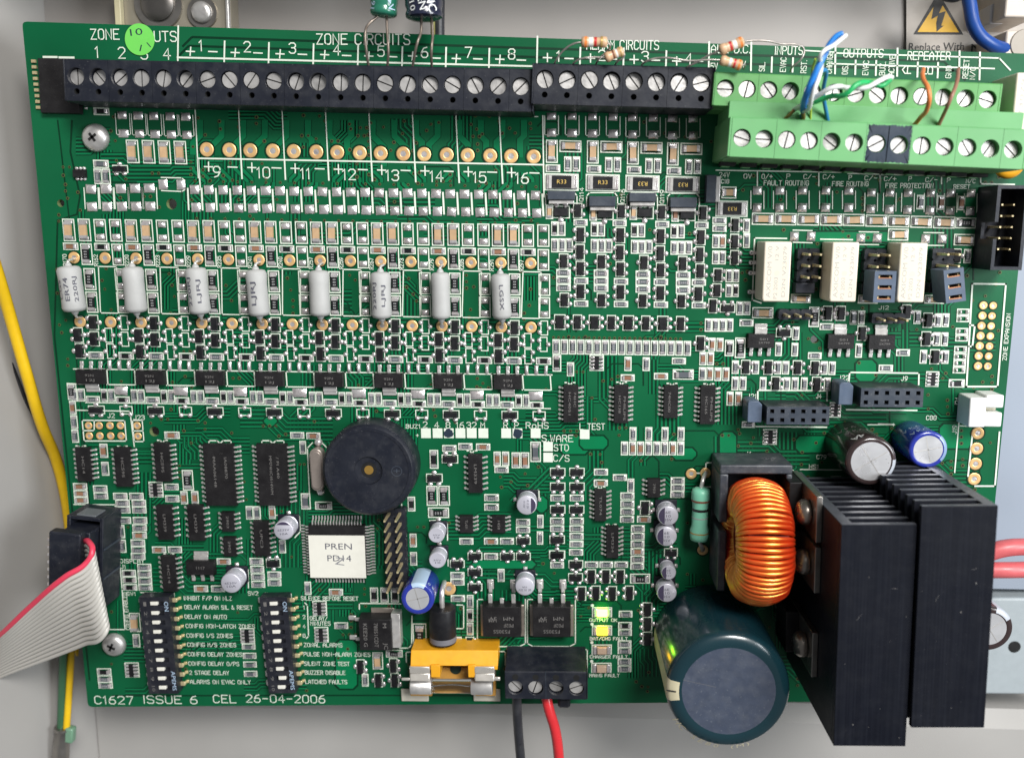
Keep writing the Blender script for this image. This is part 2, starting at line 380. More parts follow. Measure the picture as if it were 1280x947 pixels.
# ------------------------------------------------------------------ shared small meshes
def chip_mesh(kind):
    bm = bmesh.new()
    # unit footprint: x from -.5 to .5 between the solder ends, y from -.5 to .5, height 1
    for s in (-1, 1):
        a, b_ = (.34, .5) if s > 0 else (-.5, -.34)
        v = box(bm, a, -.5, 0, b_, .5, .30, 0)                    # solder fillet, sloping to the board
        for k in (4, 5, 6, 7):
            if (s > 0 and v[k].co.x > .4) or (s < 0 and v[k].co.x < -.4): v[k].co.z = .08
            v[k].co.y *= .85
        c0, c1 = (.27, .42) if s > 0 else (-.42, -.27)
        box(bm, c0, -.42, .05, c1, .42, 1.0, 0)
    box(bm, -.275, -.40, .06, .275, .40, .93, 1)
    if kind in ('r', 'R'):                                        # value printed on top
        n = 3
        wid = .075 if kind == 'r' else .06
        for i in range(n):
            x = (-.14 + .14 * i)
            box(bm, x - wid / 2, -.17, .93, x + wid / 2, .17, .945, 2)
            box(bm, x - wid / 5, -.08, .944, x + wid / 5, .07, .948, 1)
    me = mesh(bm, 'chip_' + kind, [SOLD, {'r': GRYC, 'R': BODY, 'k': BODY, 'c': TANC, 'b': BRNC, 'g': GRYC}[kind], DIG], 35)
    return me
def sot_mesh():
    bm = bmesh.new()
    taper(bm, -.29, -.47, .29, .47, .08, 1.0, .05, 0)
    for (x, y) in ((.5, 0), (-.5, .3), (-.5, -.3)):
        s = 1 if x > 0 else -1
        box(bm, min(s * .3, s * .5), y - .075, .1, max(s * .3, s * .5), y + .075, .35, 1)
        r = .18
        lathe(bm, [(r * 1.05, 0), (r, .14), (r * .75, .32), (r * .3, .42)], s * .53, y, 10, 1)
    return mesh(bm, 'transistor', [BODY, SOLD], 50)
def pad_mesh():
    bm = bmesh.new(); n = 6; vs = {}
    for i in range(n + 1):
        for j in range(n + 1):
            u, v = i / n * 2 - 1, j / n * 2 - 1
            hgt = (1 - abs(u) ** 3) * (1 - abs(v) ** 3) ** .7
            vs[i, j] = bm.verts.new((u * .5, v * .5, max(.02, hgt)))
    for i in range(n):
        for j in range(n): bm.faces.new((vs[i, j], vs[i + 1, j], vs[i + 1, j + 1], vs[i, j + 1]))
    return mesh(bm, 'solder_pad', [SOLD], 180)
def ring_mesh(hole=True):
    bm = bmesh.new()
    lathe(bm, [(.5, 0), (.5, .5), (.44, 1), (.26, 1), (.20, .6)], 0, 0, 20, 0)
    lathe(bm, [(.22, .62), (.19, .64)], 0, 0, 12, 1)
    return mesh(bm, 'ring_pad', [GOLD, SOLD], 50)
UM = {k: chip_mesh(k) for k in 'rRkcbg'}
UM['sot'] = sot_mesh(); UM['pad'] = pad_mesh(); UM['ring'] = ring_mesh()
PADS = []
def pad(x, y, w, h, px=False, z=.14):
    X, Y = (x, y) if px else q(x, y)
    if not px: w *= CR[2]; h *= CR[2]
    c, a, W, H = frame(X, Y, w, h)
    o = ob('solder_pad', UM['pad'], board, (c.x, c.y, .12), a + random.gauss(0, .03), (W * random.uniform(.95, 1.05), H, random.uniform(.45, .85)))
    occ(X, Y, w, h); return o
def ring(x, y, d, px=False):
    X, Y = (x, y) if px else q(x, y)
    if not px: d *= CR[2]
    c, a, W, H = frame(X, Y, d, d)
    D = (W + H) / 2
    o = ob('ring_pad', UM['ring'], board, (c.x, c.y, .1), random.uniform(0, 6), (D, D, .12))
    bm = blobs; lathe(bm, [(D * .62, .10), (D * .62, .112)], c.x, c.y, 20)      # dark clearance round the pad
    occ(X, Y, d, d); return o

SMALL = []                     # (object, noun, cluster phrase, X, Y, w, h)
KIND = {'r': ('chip_resistor', 'grey chip resistor', 'chip resistor'), 'R': ('chip_resistor', 'black chip resistor', 'chip resistor'),
        'k': ('chip_resistor', 'dark chip resistor', 'chip resistor'), 'c': ('chip_capacitor', 'tan chip capacitor', 'chip capacitor'),
        'b': ('chip_capacitor', 'brown chip capacitor', 'chip capacitor'), 'g': ('chip_capacitor', 'grey chip capacitor', 'chip capacitor')}
CL = ['']
def cl(s): CL[0] = s
def chip(x, y, w, h, kind='r', px=False, line=True):
    X, Y = (x, y) if px else q(x, y)
    if not px: w *= CR[2]; h *= CR[2]
    occ(X, Y, w, h)
    if line: outline(X, Y, w, h)
    if kind == 'e':
        if h > w:
            for s in (-1, 1): pad(X - s * 0 + s * h * .29 * sv(X), Y + s * h * .29, w * .66, h * .27, True)
        else:
            for s in (-1, 1): pad(X + s * w * .29, Y, w * .27, h * .62, True)
        return
    W_, H_ = (w * .86, h * .66) if w >= h else (w * .66, h * .86)
    c, a, W, H = frame(X, Y, W_, H_)
    if h > w: a += math.pi / 2; W, H = H, W
    zz = {'c': .62, 'R': .42}.get(kind, .48) * min(1.35, H / 1.25)
    nm, adj, cat = KIND[kind]
    o = ob(nm, UM[kind], None, (c.x + random.gauss(0, .03), c.y + random.gauss(0, .03), .1), a + random.gauss(0, .018), (W, H, zz))
    SMALL.append((o, adj, cat, CL[0], X, Y, w, h))
    return o
def chips(coords, w, h, kind='r'):
    for c in coords: chip(c[0], c[1], w, h, c[2] if len(c) > 2 else kind)
def sot(x, y, w, h, side, px=False, line=True):
    """w, h: body size in crop units; side: where the single lead is"""
    X, Y = (x, y) if px else q(x, y)
    if not px: w *= CR[2]; h *= CR[2]
    k = {'R': 0, 'U': 1, 'L': 2, 'D': 3}[side]
    if line: outline(X, Y, w * 1.16, h * 1.12, 1.1)
    c, a, W, H = frame(X, Y, w, h); 
    if k % 2: W, H = H, W
    o = ob('transistor', UM['sot'], None, (c.x, c.y, .1), a + k * math.pi / 2 + random.gauss(0, .02), (W * 1.36, H, 1.0))
    occ(X, Y, w * 1.5, h * 1.3)
    SMALL.append((o, 'small black transistor', 'transistor', CL[0], X, Y, w, h)); return o
def esot(x, y, w, h, side, px=False):
    X, Y = (x, y) if px else q(x, y)
    if not px: w *= CR[2]; h *= CR[2]
    outline(X, Y, w * .9, h * 1.1, 1.1)
    pts = {'R': ((.55, 0), (-.55, .3), (-.55, -.3)), 'L': ((-.55, 0), (.55, .3), (.55, -.3)), 'U': ((0, -.55), (.3, .55), (-.3, .55)), 'D': ((0, .55), (.3, -.55), (-.3, -.55))}[side]
    for u, v in pts:
        c = P(X + u * w + v * h * sv(X), Y + v * h, 0)
        lathe(dots, [(.62, .1), (.56, .34), (.38, .56), (.1, .66)], c.x, c.y, 10)
    occ(X, Y, w * 1.3, h * 1.2)

def gull(bm, side, y, x0, x1, z, wd, mi=0):
    """one gull-wing lead from the body at x0 out to x1 (side +1/-1)"""
    s = side; t = .16
    pts = [(x0, z), (x0 + .35 * (x1 - x0), z), (x0 + .62 * (x1 - x0), .18), (x1, .16)]
    up, lo = [], []
    for x, zz in pts:
        up.append([bm.verts.new((s * x, y - wd / 2, zz + t)), bm.verts.new((s * x, y + wd / 2, zz + t))])
        lo.append([bm.verts.new((s * x, y - wd / 2, zz)), bm.verts.new((s * x, y + wd / 2, zz))])
    for i in range(3):
        for a, b_, c_, d in ((up[i][0], up[i + 1][0], up[i + 1][1], up[i][1]), (lo[i][0], lo[i][1], lo[i + 1][1], lo[i + 1][0]),
                             (up[i][0], lo[i][0], lo[i + 1][0], up[i + 1][0]), (up[i][1], up[i + 1][1], lo[i + 1][1], lo[i][1])):
            bm.faces.new((a, b_, c_, d)).material_index = mi
    bm.faces.new((up[3][0], lo[3][0], lo[3][1], up[3][1])).material_index = mi
_gm = {}
def ic(x, y, w, h, n, label, lines=(), pinlen=1.1, zt=1.5, px=False, notch=True, cat='chip', pm=None, skip=False):
    """chip with n pins down each of its two long (vertical) sides; w,h: body in crop units"""
    X, Y = (x, y) if px else q(x, y)
    if not px: w *= CR[2]; h *= CR[2]
    c, a, W, H = frame(X, Y, w, h, zt)
    t = thing('integrated_circuit', label, cat, (c.x, c.y, .1), a)
    bm = bmesh.new(); taper(bm, -W / 2, -H / 2, W / 2, H / 2, .2, zt * .55, -.0, 0)
    taper(bm, -W / 2, -H / 2, W / 2, H / 2, zt * .55, zt, .12, 0)
    if notch: lathe(bm, [(.28, zt), (.28, zt + .006)], -W / 2 + .55, H / 2 - .6, 12, 1)
    part('body', bm, [ICB, HOLE], t)
    key = (round(W, 1), pinlen, zt)
    if key not in _gm:
        bm = bmesh.new(); gull(bm, 1, 0, W / 2 - .05, W / 2 + pinlen, zt * .5, .42)
        lathe(bm, [(.36, .0), (.33, .12), (.2, .24)], W / 2 + pinlen * .92, 0, 8, 0)
        _gm[key] = mesh(bm, 'pin', [TIN], 40)
    pitch = H * .95 / n if not pm else pm
    for i in range(n):
        yy = (n - 1) / 2 * pitch - i * pitch
        ob('pin', _gm[key], t, (0, yy, 0)); ob('pin', _gm[key], t, (0, yy, 0), math.pi)
    for (s, dx, dy, ww, hh, rot) in lines:
        text(s, PRINT, t, (dx * W, dy * H, zt + .012), ww * H if rot else ww * W, hh * W, R(rot))
    occ(X, Y, w + 16, h + 2)
    return t

# ------------------------------------------------------------------ top left corner
crop(0, 0, .2112)
cl('by the left end of the black terminal strip'); chip(600, 660, 95, 45, 'k')
for k in range(2): pad(468 + k * 42, 610, 24, 14); pad(468 + k * 42, 642, 24, 14)
for x0, x1 in ((258, 335), (352, 435)): sline(x0, 338 + (x0 > 300) * 3, x1, 339 + (x0 > 300) * 3, 2.4)
crop(140, 130, .095)
for i, x in enumerate((135, 345, 550, 765, 970)):
    pad(x, 150 + i * 5, 122, 105); pad(x + 18, 388 + i * 5, 122, 108)
    for s in (-1, 1):
        sline(x + s * 92, 130 + i * 5, x + s * 92 + 18, 405 + i * 5, 1.1); sline(x + s * 92 + 18, 405 + i * 5, x + s * 70 + 18, 405 + i * 5, 1.1)
cl('in the four right of the top screw')
for i, x in enumerate((272, 482, 690, 900)): chip(x, 625 + i * 5, 162, 308, 'c')
crop(60, 180, .1689)
cl('of the small group above the upper left mounting hole')
chip(392, 148, 115, 60, 'g'); chip(370, 240, 60, 115, 'r'); chip(432, 240, 60, 115, 'r')
sot(535, 185, 100, 52, 'U')
# six-legged chip
c_, a_, W_, H_ = frame(*q(230, 218), 16, 10, 1)
t = thing('integrated_circuit', 'tiny six-legged black chip above the round hole near the left edge', 'chip', (c_.x, c_.y, .1), a_)
bm = bmesh.new(); taper(bm, -W_ / 2, -H_ / 2, W_ / 2, H_ / 2, .1, 1.1, .1); part('body', bm, ICB, t)
for i in (-1, 0, 1):
    for s in (-1, 1):
        bm = bmesh.new(); lathe(bm, [(.42, 0), (.38, .3), (.2, .42)], 0, 0, 10); part('pin', bm, SOLD, t, loc=(i * .92, s * (H_ / 2 + .3), 0), smooth=60)
for i, x in enumerate((318, 430, 540, 645, 750)):
    dx = 8
    pad(x, 335 - i * 2, 76, 68); pad(x + dx, 465 - i * 1, 76, 68)
    sline(x - 52, 325, x - 42, 478, 1.3); sline(x + 52, 325, x + 60, 478, 1.3)
pad(852, 300, 62, 74); pad(985, 302, 66, 74)
sline(838, 248, 990, 252); sline(840, 345, 990, 352); sline(990, 252, 1010, 270); sline(990, 352, 1010, 340)
# ring pads, lettering and the long row of empty pads
for k in range(16):
    X = 258.7 + (k // 2) * 54.3 + (k % 2) * 28.2; ring(X, 187 + k * .6, 17.5, True)
for k in range(25):
    X = 243.3 + 17.75 * k; Y = 237 + k * .30
    pad(X, Y, 11.6, 11.2, True); pad(X + 1.7, Y + 22.2, 11.6, 11.2, True)
    sline(X + 8.6, Y - 1, X + 10, Y + 25, 2.2, True); 
    if k == 0: sline(X - 8.6, Y - 1, X - 7.4, Y + 25, 2.0, True)

# ------------------------------------------------------------------ the eight zone modules
def XU(u, y):
    a = 92.9 + 38.85 * u - .055 * u * u; b = 100.5 + 38.15 * u - .04 * u * u
    return a + (b - a) * (y - 323) / 79.0
def YU(u, y): return y + .47 * u
for u in range(16):
    ev = u % 2 == 0
    D = lambda x, y, base=0: (XU(u, y) + (x - XU(0, y)), YU(u, y))
    cl('in the row just above the white resistors' if ev else '')
    for x in (86.2, 105.6):
        X, Y = D(x, 287.5); chip(X, Y, 15.2, 28.2, 'c' if ev else 'e', True)
    cl('above the ring pads of white resistors')
    X, Y = D(88.4, 307.9); chip(X, Y, 19, 9.2, 'b' if ev else 'k', True)
    cl('beside upper ring pads of white resistors')
    X, Y = D(108.4, 317.7); chip(X, Y, 14.5, 27, 'R' if ev else 'e', True)
    ring(XU(u, 322), YU(u, 322), 14.2, True); ring(XU(u, 402), YU(u, 402), 14.2, True)
    cl('in the upper row between the white resistors')
    X, Y = D(112.4, 348.9); chip(X, Y, 14.5, 27.5, 'R' if ev else 'e', True)
    cl('in the lower row between the white resistors')
    X, Y = D(114.9, 377.6); chip(X, Y, 14.5, 26.5, 'R' if ev else 'e', True)
    if not ev:
        x0, x1 = XU(u, 333) - 9.6, XU(u, 333) + 13
        y0, y1 = YU(u, 332.5), YU(u, 390.5)
        sline(x0, y0, x1, y0 + .4, 1.4, True); sline(XU(u, 391) - 12, y1, XU(u, 391) + 9, y1 + .4, 1.4, True)
        sline(x0, y0, XU(u, 391) - 12, y1, 1.4, True); sline(x1, y0, XU(u, 391) + 10.5, y1, 1.4, True)
    f = sot if ev else esot
    cl('in the top row under the white resistors')
    X, Y = D(117.2, 402.8); f(X, Y, 10.5, 17, 'R', True)
    cl('in the second row under the white resistors')
    X, Y = D(98, 418.5); f(X, Y, 10.5, 17, 'R', True)
    cl('in the third row under the white resistors')
    X, Y = D(118.3, 423.3); f(X, Y, 10.5, 17, 'R', True)
    cl('in the fourth row under the white resistors')
    X, Y = D(100.3, 438.4); f(X, Y, 10.5, 17.5, 'L', True)
    cl('above the leads of flat power chips')
    X, Y = D(120, 444); chip(X, Y, 19, 9.2, 'r' if ev else 'k', True)
    if not ev:
        for x in (99.8, 112, 124): X, Y = D(x, 455.5); pad(X, Y, 4.8, 12, True)
    # outline of the power chip and its neighbours
    x0, x1 = D(94, 461)[0], D(132, 461)[0]; Y = YU(u, 461)
    sline(x0 - (0 if u else 2), Y, x1, Y + .4, 1.5, True)
    if not ev:
        x0, x1 = D(96, 470)[0], D(130.5, 470)[0]
        sline(x0, Y, x0 + 1.4, Y + 19, 1.5, True); sline(x1, Y, x1 + 1.4, Y + 19, 1.5, True); sline(x0, Y + 19, x1, Y + 19.4, 1.5, True)
        X, Y2 = D(114, 487.5); pad(X, Y2, 17, 11, True)
    cl('beside the tabs of flat power chips')
    for x in (93.4, 102.2) if ev else (93.4, 102.6): 
        X, Y = D(x + (9 if ev else 0), 493.5) if False else D(x + (0 if ev else 0), 493.5)
        chip(X, Y, 8.4, 16, 'r' if x > 97 else ('k' if not ev else 'r'), True)
    cl('just under the tabs of power chips')
    X, Y = D(116.3, 499); chip(X, Y, 17.5, 8.4, 'r' if ev else 'k', True)
    cl('in the bottom row under the flat power chips')
    X, Y = D(120.6, 512); (sot if ev else esot)(X, Y, 18, 9.5, 'U', True)
x, y = 84, 485; sline(84, 479, 107, 480, 1.4, True); sline(107, 503, 688, 510.5, 1.2, True)

# flat power chips (a body, a metal tab, three leads)
def power_chip(X, Y, w, h, tab_up, label, lines=(), tabw=17, tabh=10, cat='power chip', zt=1.6):
    c, a, W, H = frame(X, Y, w, h, zt)
    if not tab_up: a += math.pi
    t = thing('power_chip', label, cat, (c.x, c.y, .1), a)
    bm = bmesh.new(); taper(bm, -W / 2, -H / 2, W / 2, H / 2, .15, zt, .14); part('body', bm, ICB, t)
    s = W / w; tw, th = tabw * s, tabh * s
    bm = bmesh.new(); v = box(bm, -tw / 2, H / 2 - .1, .45, tw / 2, H / 2 + th * .55, .75); box(bm, -tw / 2, H / 2 + th * .5, .02, tw / 2, H / 2 + th, .4)
    part('metal_tab', bm, TIN, t, bev=.08)
    for k in (-1, 0, 1):
        bm = bmesh.new(); x = k * W * .33
        box(bm, x - .42, -H / 2 - .9, .4, x + .42, -H / 2 + .05, .68); box(bm, x - .46, -H / 2 - 2.0, .02, x + .46, -H / 2 - .8, .42)
        part('lead', bm, TIN, t, bev=.1)
    for (s_, dx, dy, ww, hh) in lines:
        sg = 1 if tab_up else -1
        text(s_, PRINT, t, (dx * W * sg, dy * H * sg, zt + .012), ww * W, hh * H, 0 if tab_up else math.pi)
    occ(X, Y, w + 4, h + 34); return t
ORD = ['first', 'second', 'third', 'fourth', 'fifth', 'sixth', 'seventh', 'eighth', 'ninth', 'tenth', 'eleventh', 'twelfth', 'thirteenth', 'fourteenth', 'fifteenth', 'sixteenth', 'seventeenth', 'eighteenth', 'nineteenth', 'twentieth', 'twenty-first', 'twenty-second', 'twenty-third', 'twenty-fourth', 'twenty-fifth', 'twenty-sixth']
for k in range(8):
    X = 112 + 74.85 * k - .03 * k * k; Y = 471.3 + .94 * k
    power_chip(X, Y, 35.5, 18.5, False, ORD[k] + ' flat black power chip from the left in the row of eight', [('92N', 0, .12, .3, .16), ('12J', 0, -.2, .3, .16)])

# white cement resistors
def wire_resistor(X, Y, w, ln, tilt, label, lines, zt=5.8):
    c, a, W, H = frame(X, Y, w, ln, 3.2)
    a += R(tilt)
    t = thing('cement_resistor', label, 'resistor', (c.x, c.y, 0), a, 'white resistors in a row on the left half')
    bm = bmesh.new(); r = W / 2
    prof = [(r * .55, -H / 2), (r * .86, -H / 2 + .25), (r, -H / 2 + 1.0), (r * .95, -H * .2), (r * .95, H * .2), (r, H / 2 - 1.0), (r * .86, H / 2 - .25), (r * .55, H / 2)]
    lathe(bm, prof, 0, 0, 28, axis='y', cz=3.2)
    part('body', bm, CER, t, smooth=70)
    for s in (-1, 1):
        bm = bmesh.new(); lathe(bm, [(.9, 0), (.75, .5), (.42, 1.0)], 0, 0, 14, axis='y')
        o = part('end_seal', bm, CER, t, smooth=60, loc=(0, s * (H / 2 - .1), 3.2), rz=0 if s > 0 else math.pi)
        b_ = tube('lead', [(0, s * (H / 2), 3.2), (0, s * (H / 2 + 1.1), 3.0), (.3 * s, s * (H / 2 + 1.55), 1.6), (.3 * s, s * (H / 2 + 1.6), 0)], .32, TIN, t)
    for (s_, dx, ww, hh) in lines:
        zz = 3.2 + math.sqrt(max(0, r * r - (dx * r) ** 2)) + .03
        o = text(s_, DPRINT, t, (dx * r, 0, zz), ww * H, hh * W, R(90))
        o.rotation_euler = (0, math.asin(max(-1, min(1, dx))), 0); o.rotation_euler = (Matrix.Rotation(math.asin(dx), 3, 'Y') @ Matrix.Rotation(R(-90 if s_ == 'LGSX' else 90), 3, 'Z')).to_euler()
    occ(X, Y, w, ln + 20)
wr = [(89.5, 361, 28, 57, 4, 'white resistor marked ER74 nearest the left edge of the board', [('CGS', -.5, .42, .2), ('ER74', .12, .5, .2), ('220RJ', .74, .55, .17)]),
      (168, 362, 26, 57, 2, 'blank white resistor, second from the left in the row of eight', []),
      (247.5, 363.5, 26, 58, 3, 'white resistor marked 220RJ, third from the left in the row', [('220RJ', -.42, .62, .19), ('LJRJ', .45, .5, .17)]),
      (322, 366, 26, 58, 2.5, 'white resistor marked LJRJ alone, fourth from the left in the row', [('LJRJ', -.05, .5, .22)]),
      (399.5, 366.5, 25.5, 57, .5, 'blank white resistor, fifth from the left in the row of eight', []),
      (476.5, 369, 25.5, 58, .5, 'white resistor marked 220RJ and LJRJ, sixth from the left', [('220RJ', -.45, .58, .19), ('LJRJ', .40, .46, .17)]),
      (551, 369.5, 24, 58, .8, 'blank white resistor, seventh from the left in the row of eight', []),
      (626.5, 370.5, 24.5, 56.5, 2.5, 'white resistor marked LGSX, rightmost in the row of eight', [('LGSX', .1, .55, .2)])]
for a in wr: wire_resistor(*a)

# ------------------------------------------------------------------ alarm circuit modules
names4 = ['first', 'second', 'third', 'fourth']
crop(680, 130, .1719)
mx = (0, 298, 592, 884); my = (0, 5, 12, 19)
dx4 = (0, 298, 590, 880)
for k in range(4):
    ox, oy = dx4[k], my[k]
    for (a, b_) in ((55, 90), (205, 92)):
        pad(a + ox, b_ + oy * .9, 66, 52); pad(a + ox, b_ + 120 + oy, 68, 60)
        for s in (-1, 1):
            sline(a + ox + s * 50, 88 + oy, a + ox + s * 50, 225 + oy, 1.1); sline(a + ox + s * 50, 225 + oy, a + ox + s * 36, 225 + oy, 1.1)
    cl('below the pads under the alarm terminals')
    chip(57 + ox, 345 + oy, 86, 168, 'c'); chip(192 + ox, 308 + oy, 160, 86, 'c')
    cl('in the row just above the large R33 resistors')
    chip(65 + ox, 468 + oy, 106, 56, 'r'); chip(173 + ox, 437 + oy, 54, 110, 'r'); chip(236 + ox, 437 + oy, 54, 110, 'r')
def sense(x, y, w, h, label, rot=0):
    X, Y = q(x, y); W_, H_ = w * CR[2], h * CR[2]
    outline(X, Y, W_, H_, 1.6); occ(X, Y, W_, H_)
    c, a, W, H = frame(X, Y, W_ * .9, H_ * .82)
    t = thing('sense_resistor', label, 'resistor', (c.x, c.y, .1), a)
    bm = bmesh.new(); box(bm, -W / 2, -H / 2, 0, -W * .30, H / 2, .5); box(bm, W * .30, -H / 2, 0, W / 2, H / 2, .5)
    part('solder_end', bm, SOLD, t, bev=.12)
    bm = bmesh.new(); box(bm, -W * .42, -H * .47, .05, W * .42, H * .47, .62); part('metal_end', bm, TIN, t, bev=.05)
    bm = bmesh.new(); box(bm, -W * .32, -H * .44, .1, W * .32, H * .44, .68); part('body', bm, BODY, t)
    text('R33', PRGOLD, t, (0, 0, .70), W * .30, H * .30, R(rot))
for k in range(4):
    sense(128 + (0, 299, 588, 880)[k], 568 + my[k], 248, 124, ('leftmost', 'second', 'third', 'rightmost')[k] + ' black R33 resistor in the row of four', 0 if k < 2 else 180)
def diode(x, y, w, h, label, vert=False):
    """slate block with a bright strip along its lower (or right) side"""
    X, Y = q(x, y); w *= CR[2]; h *= CR[2]
    c, a, W, H = frame(X, Y, w, h, 2.2)
    t = thing('power_diode', label, 'diode', (c.x, c.y, 0), a)
    bm = bmesh.new(); taper(bm, -W / 2, -H / 2, W / 2, H / 2, .2, 2.3, .14); part('body', bm, SLATE, t, bev=.08)
    bm = bmesh.new()
    if vert: box(bm, W / 2 - .02, -H * .46, .1, W / 2 + 1.0, H * .44, 1.7)
    else: box(bm, -W * .44, -H / 2 - .85, .1, W * .46, -H / 2 + .02, 1.6)
    part('metal_tab', bm, TIN, t, bev=.1); occ(X, Y, w, h)
diode(125, 664, 205, 70, 'slate diode with a bright strip under the leftmost R33 resistor')
diode(425, 707, 200, 80, 'slate diode sitting lower, under the second R33 resistor from the left')
diode(717, 678, 200, 70, 'slate diode with a bright strip under the third R33 resistor from the left')
diode(1015, 715, 200, 80, 'slate diode sitting lower, under the rightmost R33 resistor of the row')
for k, (x0, x1, y0, y1) in enumerate(((12, 240, 640, 730), (310, 535, 645, 745), (603, 825, 645, 740), (898, 1130, 650, 750))):
    sline(x0, y0 + 24, x0 + 22, y0, 1.3); sline(x0 + 22, y0, x1 - 22, y0, 1.3); sline(x1 - 22, y0, x1, y0 + 28, 1.3); sline(x1, y0 + 28, x1, y1, 1.3); sline(x0, y0 + 24, x0, y1, 1.3)
for k in range(4):
    ox, oy = (0, 318, 610, 915)[k], (0, 12, 6, 20)[k]
    cl('beside the black transistors under the slate diodes')
    chip(40 + ox, 785 + oy, 54, 104, 'b' if k == 3 else 'c')
    cl('in the row just under the four slate diodes'); sot(123 + ox, 785 + oy, 112, 82, 'D')
    ox = (0, 318, 610, 910)[k]
    cl('right of the capacitors under the slate diodes'); sot(245 + ox, 775 + my[k], 58, 100, 'L')
crop(680, 270, .1719)
ax = (0, 288, 580, 868); ay = (0, 4, 11, 18)
for k in range(4):
    ox, oy = ax[k], ay[k]; nm = names4[k]
    cl(f'of the {nm} alarm column, upper part')
    chip(78 + ox, 92 + oy, 52, 106, 'k'); chip(130 + ox, 92 + oy, 52, 106, 'r')
    chip(266 + (0, 284, 594, 880)[k], 46 + (0, 4, 14, 20)[k], 102, 48, 'r'); sot(265 + (0, 290, 583, 875)[k], 135 + oy, 62, 106, 'R')
    for j in range(3): chip(78 + 53 * j + ox, 213 + oy, 52, 102, 'r')
    cl(f'of the {nm} alarm column, middle part')
    sot(262 + (0, 290, 583, 870)[k], 262 + oy, 60, 106, 'R'); sot(143 + (0, 275, 583, 865)[k], 328 + oy, 60, 100, 'L'); sot(265 + (0, 290, 583, 870)[k], 382 + oy, 60, 100, 'L')
    o2 = (0, 273, 577, 870)[k]
    for j in range(3): chip(142 + o2, 412 + 54 * j + oy, 106, 53, 'r')
    cl(f'of the {nm} alarm column, lower part')
    o3 = (0, 290, 580, 856)[k]
    chip(270 + o3, 470 + (0, 5, 8, 12)[k], 104, 48, 'r'); sot(266 + o3, 548 + oy, 62, 104, 'R'); chip(270 + o3, 636 + (0, 4, 8, 12)[k], 104, 46, 'r')
    sot(148 + (0, 270, 570, 850)[k], 610 + (0, 2, 5, 8)[k], 60, 96, 'L')
cl('in the eight above the row of seventeen')
for i, x in enumerate((115, 243, 367, 490, 613, 740, 863, 993)):
    sot(x, 770 + i * 1.8, 72 if i % 2 == 0 else 58, 100, 'L')

# right of the alarm columns
crop(680, 390, .1794)
cl('in the row of seventeen above the four chips')
for i in range(17): chip(85 + 57.1 * i, 241 + .7 * i, 52, 104, 'r')
cl('scattered under the row of seventeen')
chip(90, 355, 60, 118, 'k'); chip(185, 398, 50, 98, 'r'); chip(585, 360, 50, 100, 'b'); chip(712, 362, 50, 96, 'r'); chip(583, 457, 98, 48, 'b')
chip(815, 446, 98, 46, 'b'); chip(940, 340, 98, 46, 'r'); chip(970, 434, 146, 72, 'g')
crop(0, 0, 1)
def array(x, y, w, h, label):
    X, Y = q(x, y); w *= CR[2]; h *= CR[2]
    outline(X, Y, w, h, 1.3); c, a, W, H = frame(X, Y, w * .92, h * .88); occ(X, Y, w, h)
    t = thing('resistor_array', label, 'resistor array', (c.x, c.y, .1), a)
    bm = bmesh.new(); box(bm, -W * .16, -H * .46, .05, W * .16, H * .46, .5); part('body', bm, BODY, t)
    for i in range(4):
        for s in (-1, 1):
            bm = bmesh.new(); box(bm, -W * .17, -H * .075, 0, W * .17, H * .075, .45)
            part('terminal', bm, SOLD, t, loc=(s * W * .32, (i - 1.5) * H * .25, 0), bev=.07)
crop(680, 390, .1794); array(367, 353, 100, 112, 'eight-ended resistor array above the second of the four middle chips')
ic(188, 640, 104, 262, 8, 'sixteen-pin chip, leftmost of the four in the middle of the board', [('HC4051', -.1, .0, .6, .16, -90), ('74HC', .25, .12, .4, .16, -90)])
ic(538, 642, 100, 268, 8, 'sixteen-pin chip with a grey bar, second of the four in the middle', [('HC138', -.12, 0, .45, .16, -90), ('PHILIPS', .22, -.1, .62, .16, -90)])
ic(885, 626, 102, 228, 7, 'shorter fourteen-pin chip, third of the four in the middle', [('74HC00', -.12, 0, .62, .17, -90)])
ic(1142, 648, 108, 270, 8, 'sixteen-pin chip with a grey bar, rightmost of the four middle chips', [('HC165', -.12, 0, .45, .16, -90), ('PHILIPS', .22, -.1, .62, .16, -90)])
cl('of the single row above the four beside the rightmost middle chip')
crop(680, 390, .1794)
cl('in the short row above a row of eight')
for x in (620, 730, 843, 955): chip(x, 848, 48, 96, 'r')
crop(660, 530, .1795)
cl('in the row of eight below four chips')
for i, x in enumerate((672, 728, 784, 840, 897, 951, 1007, 1063)): chip(x, 168, 50, 96, 'b' if i in (1, 2, 6) else 'r')

# ------------------------------------------------------------------ right: field wiring row, relays and below
crop(880, 190, .1689)
cl('in the long row above the white relays')
for i, x in enumerate((435, 604, 772, 941, 1108)): chip(x, 495 + i * 2, 162, 90, 'c')
for x in (395, 562, 730, 903, 1073):
    pad(x, 285, 66, 62); pad(x - 3, 412, 66, 66)
    for s in (-1, 1): sline(x + s * 48, 290, x + s * 48, 420, 1.1)
diode(52, 272, 78, 212, 'slate block standing at the corner of the green terminals', True)
cl('near the corner of the green terminals'); chip(185, 300, 112, 88, 'c'); sense(205, 420, 238, 120, 'single black R33 resistor below the corner of the green terminals', 180)
crop(1060, 190, .1719)
for i, x in enumerate((170, 305, 437, 602, 747, 893)):
    pad(x, 295 + i, 62, 60); pad(x - 5, 415 + i * 3, 66, 64)
    for s in (-1, 1): sline(x + s * 46, 300 + i, x + s * 46 - 3, 428 + i * 2, 1.1)
cl('in the long row above the white relays')
for i, x in enumerate((207, 369, 534, 699)): chip(x, 500 + i * 4, 158, 88, 'c')
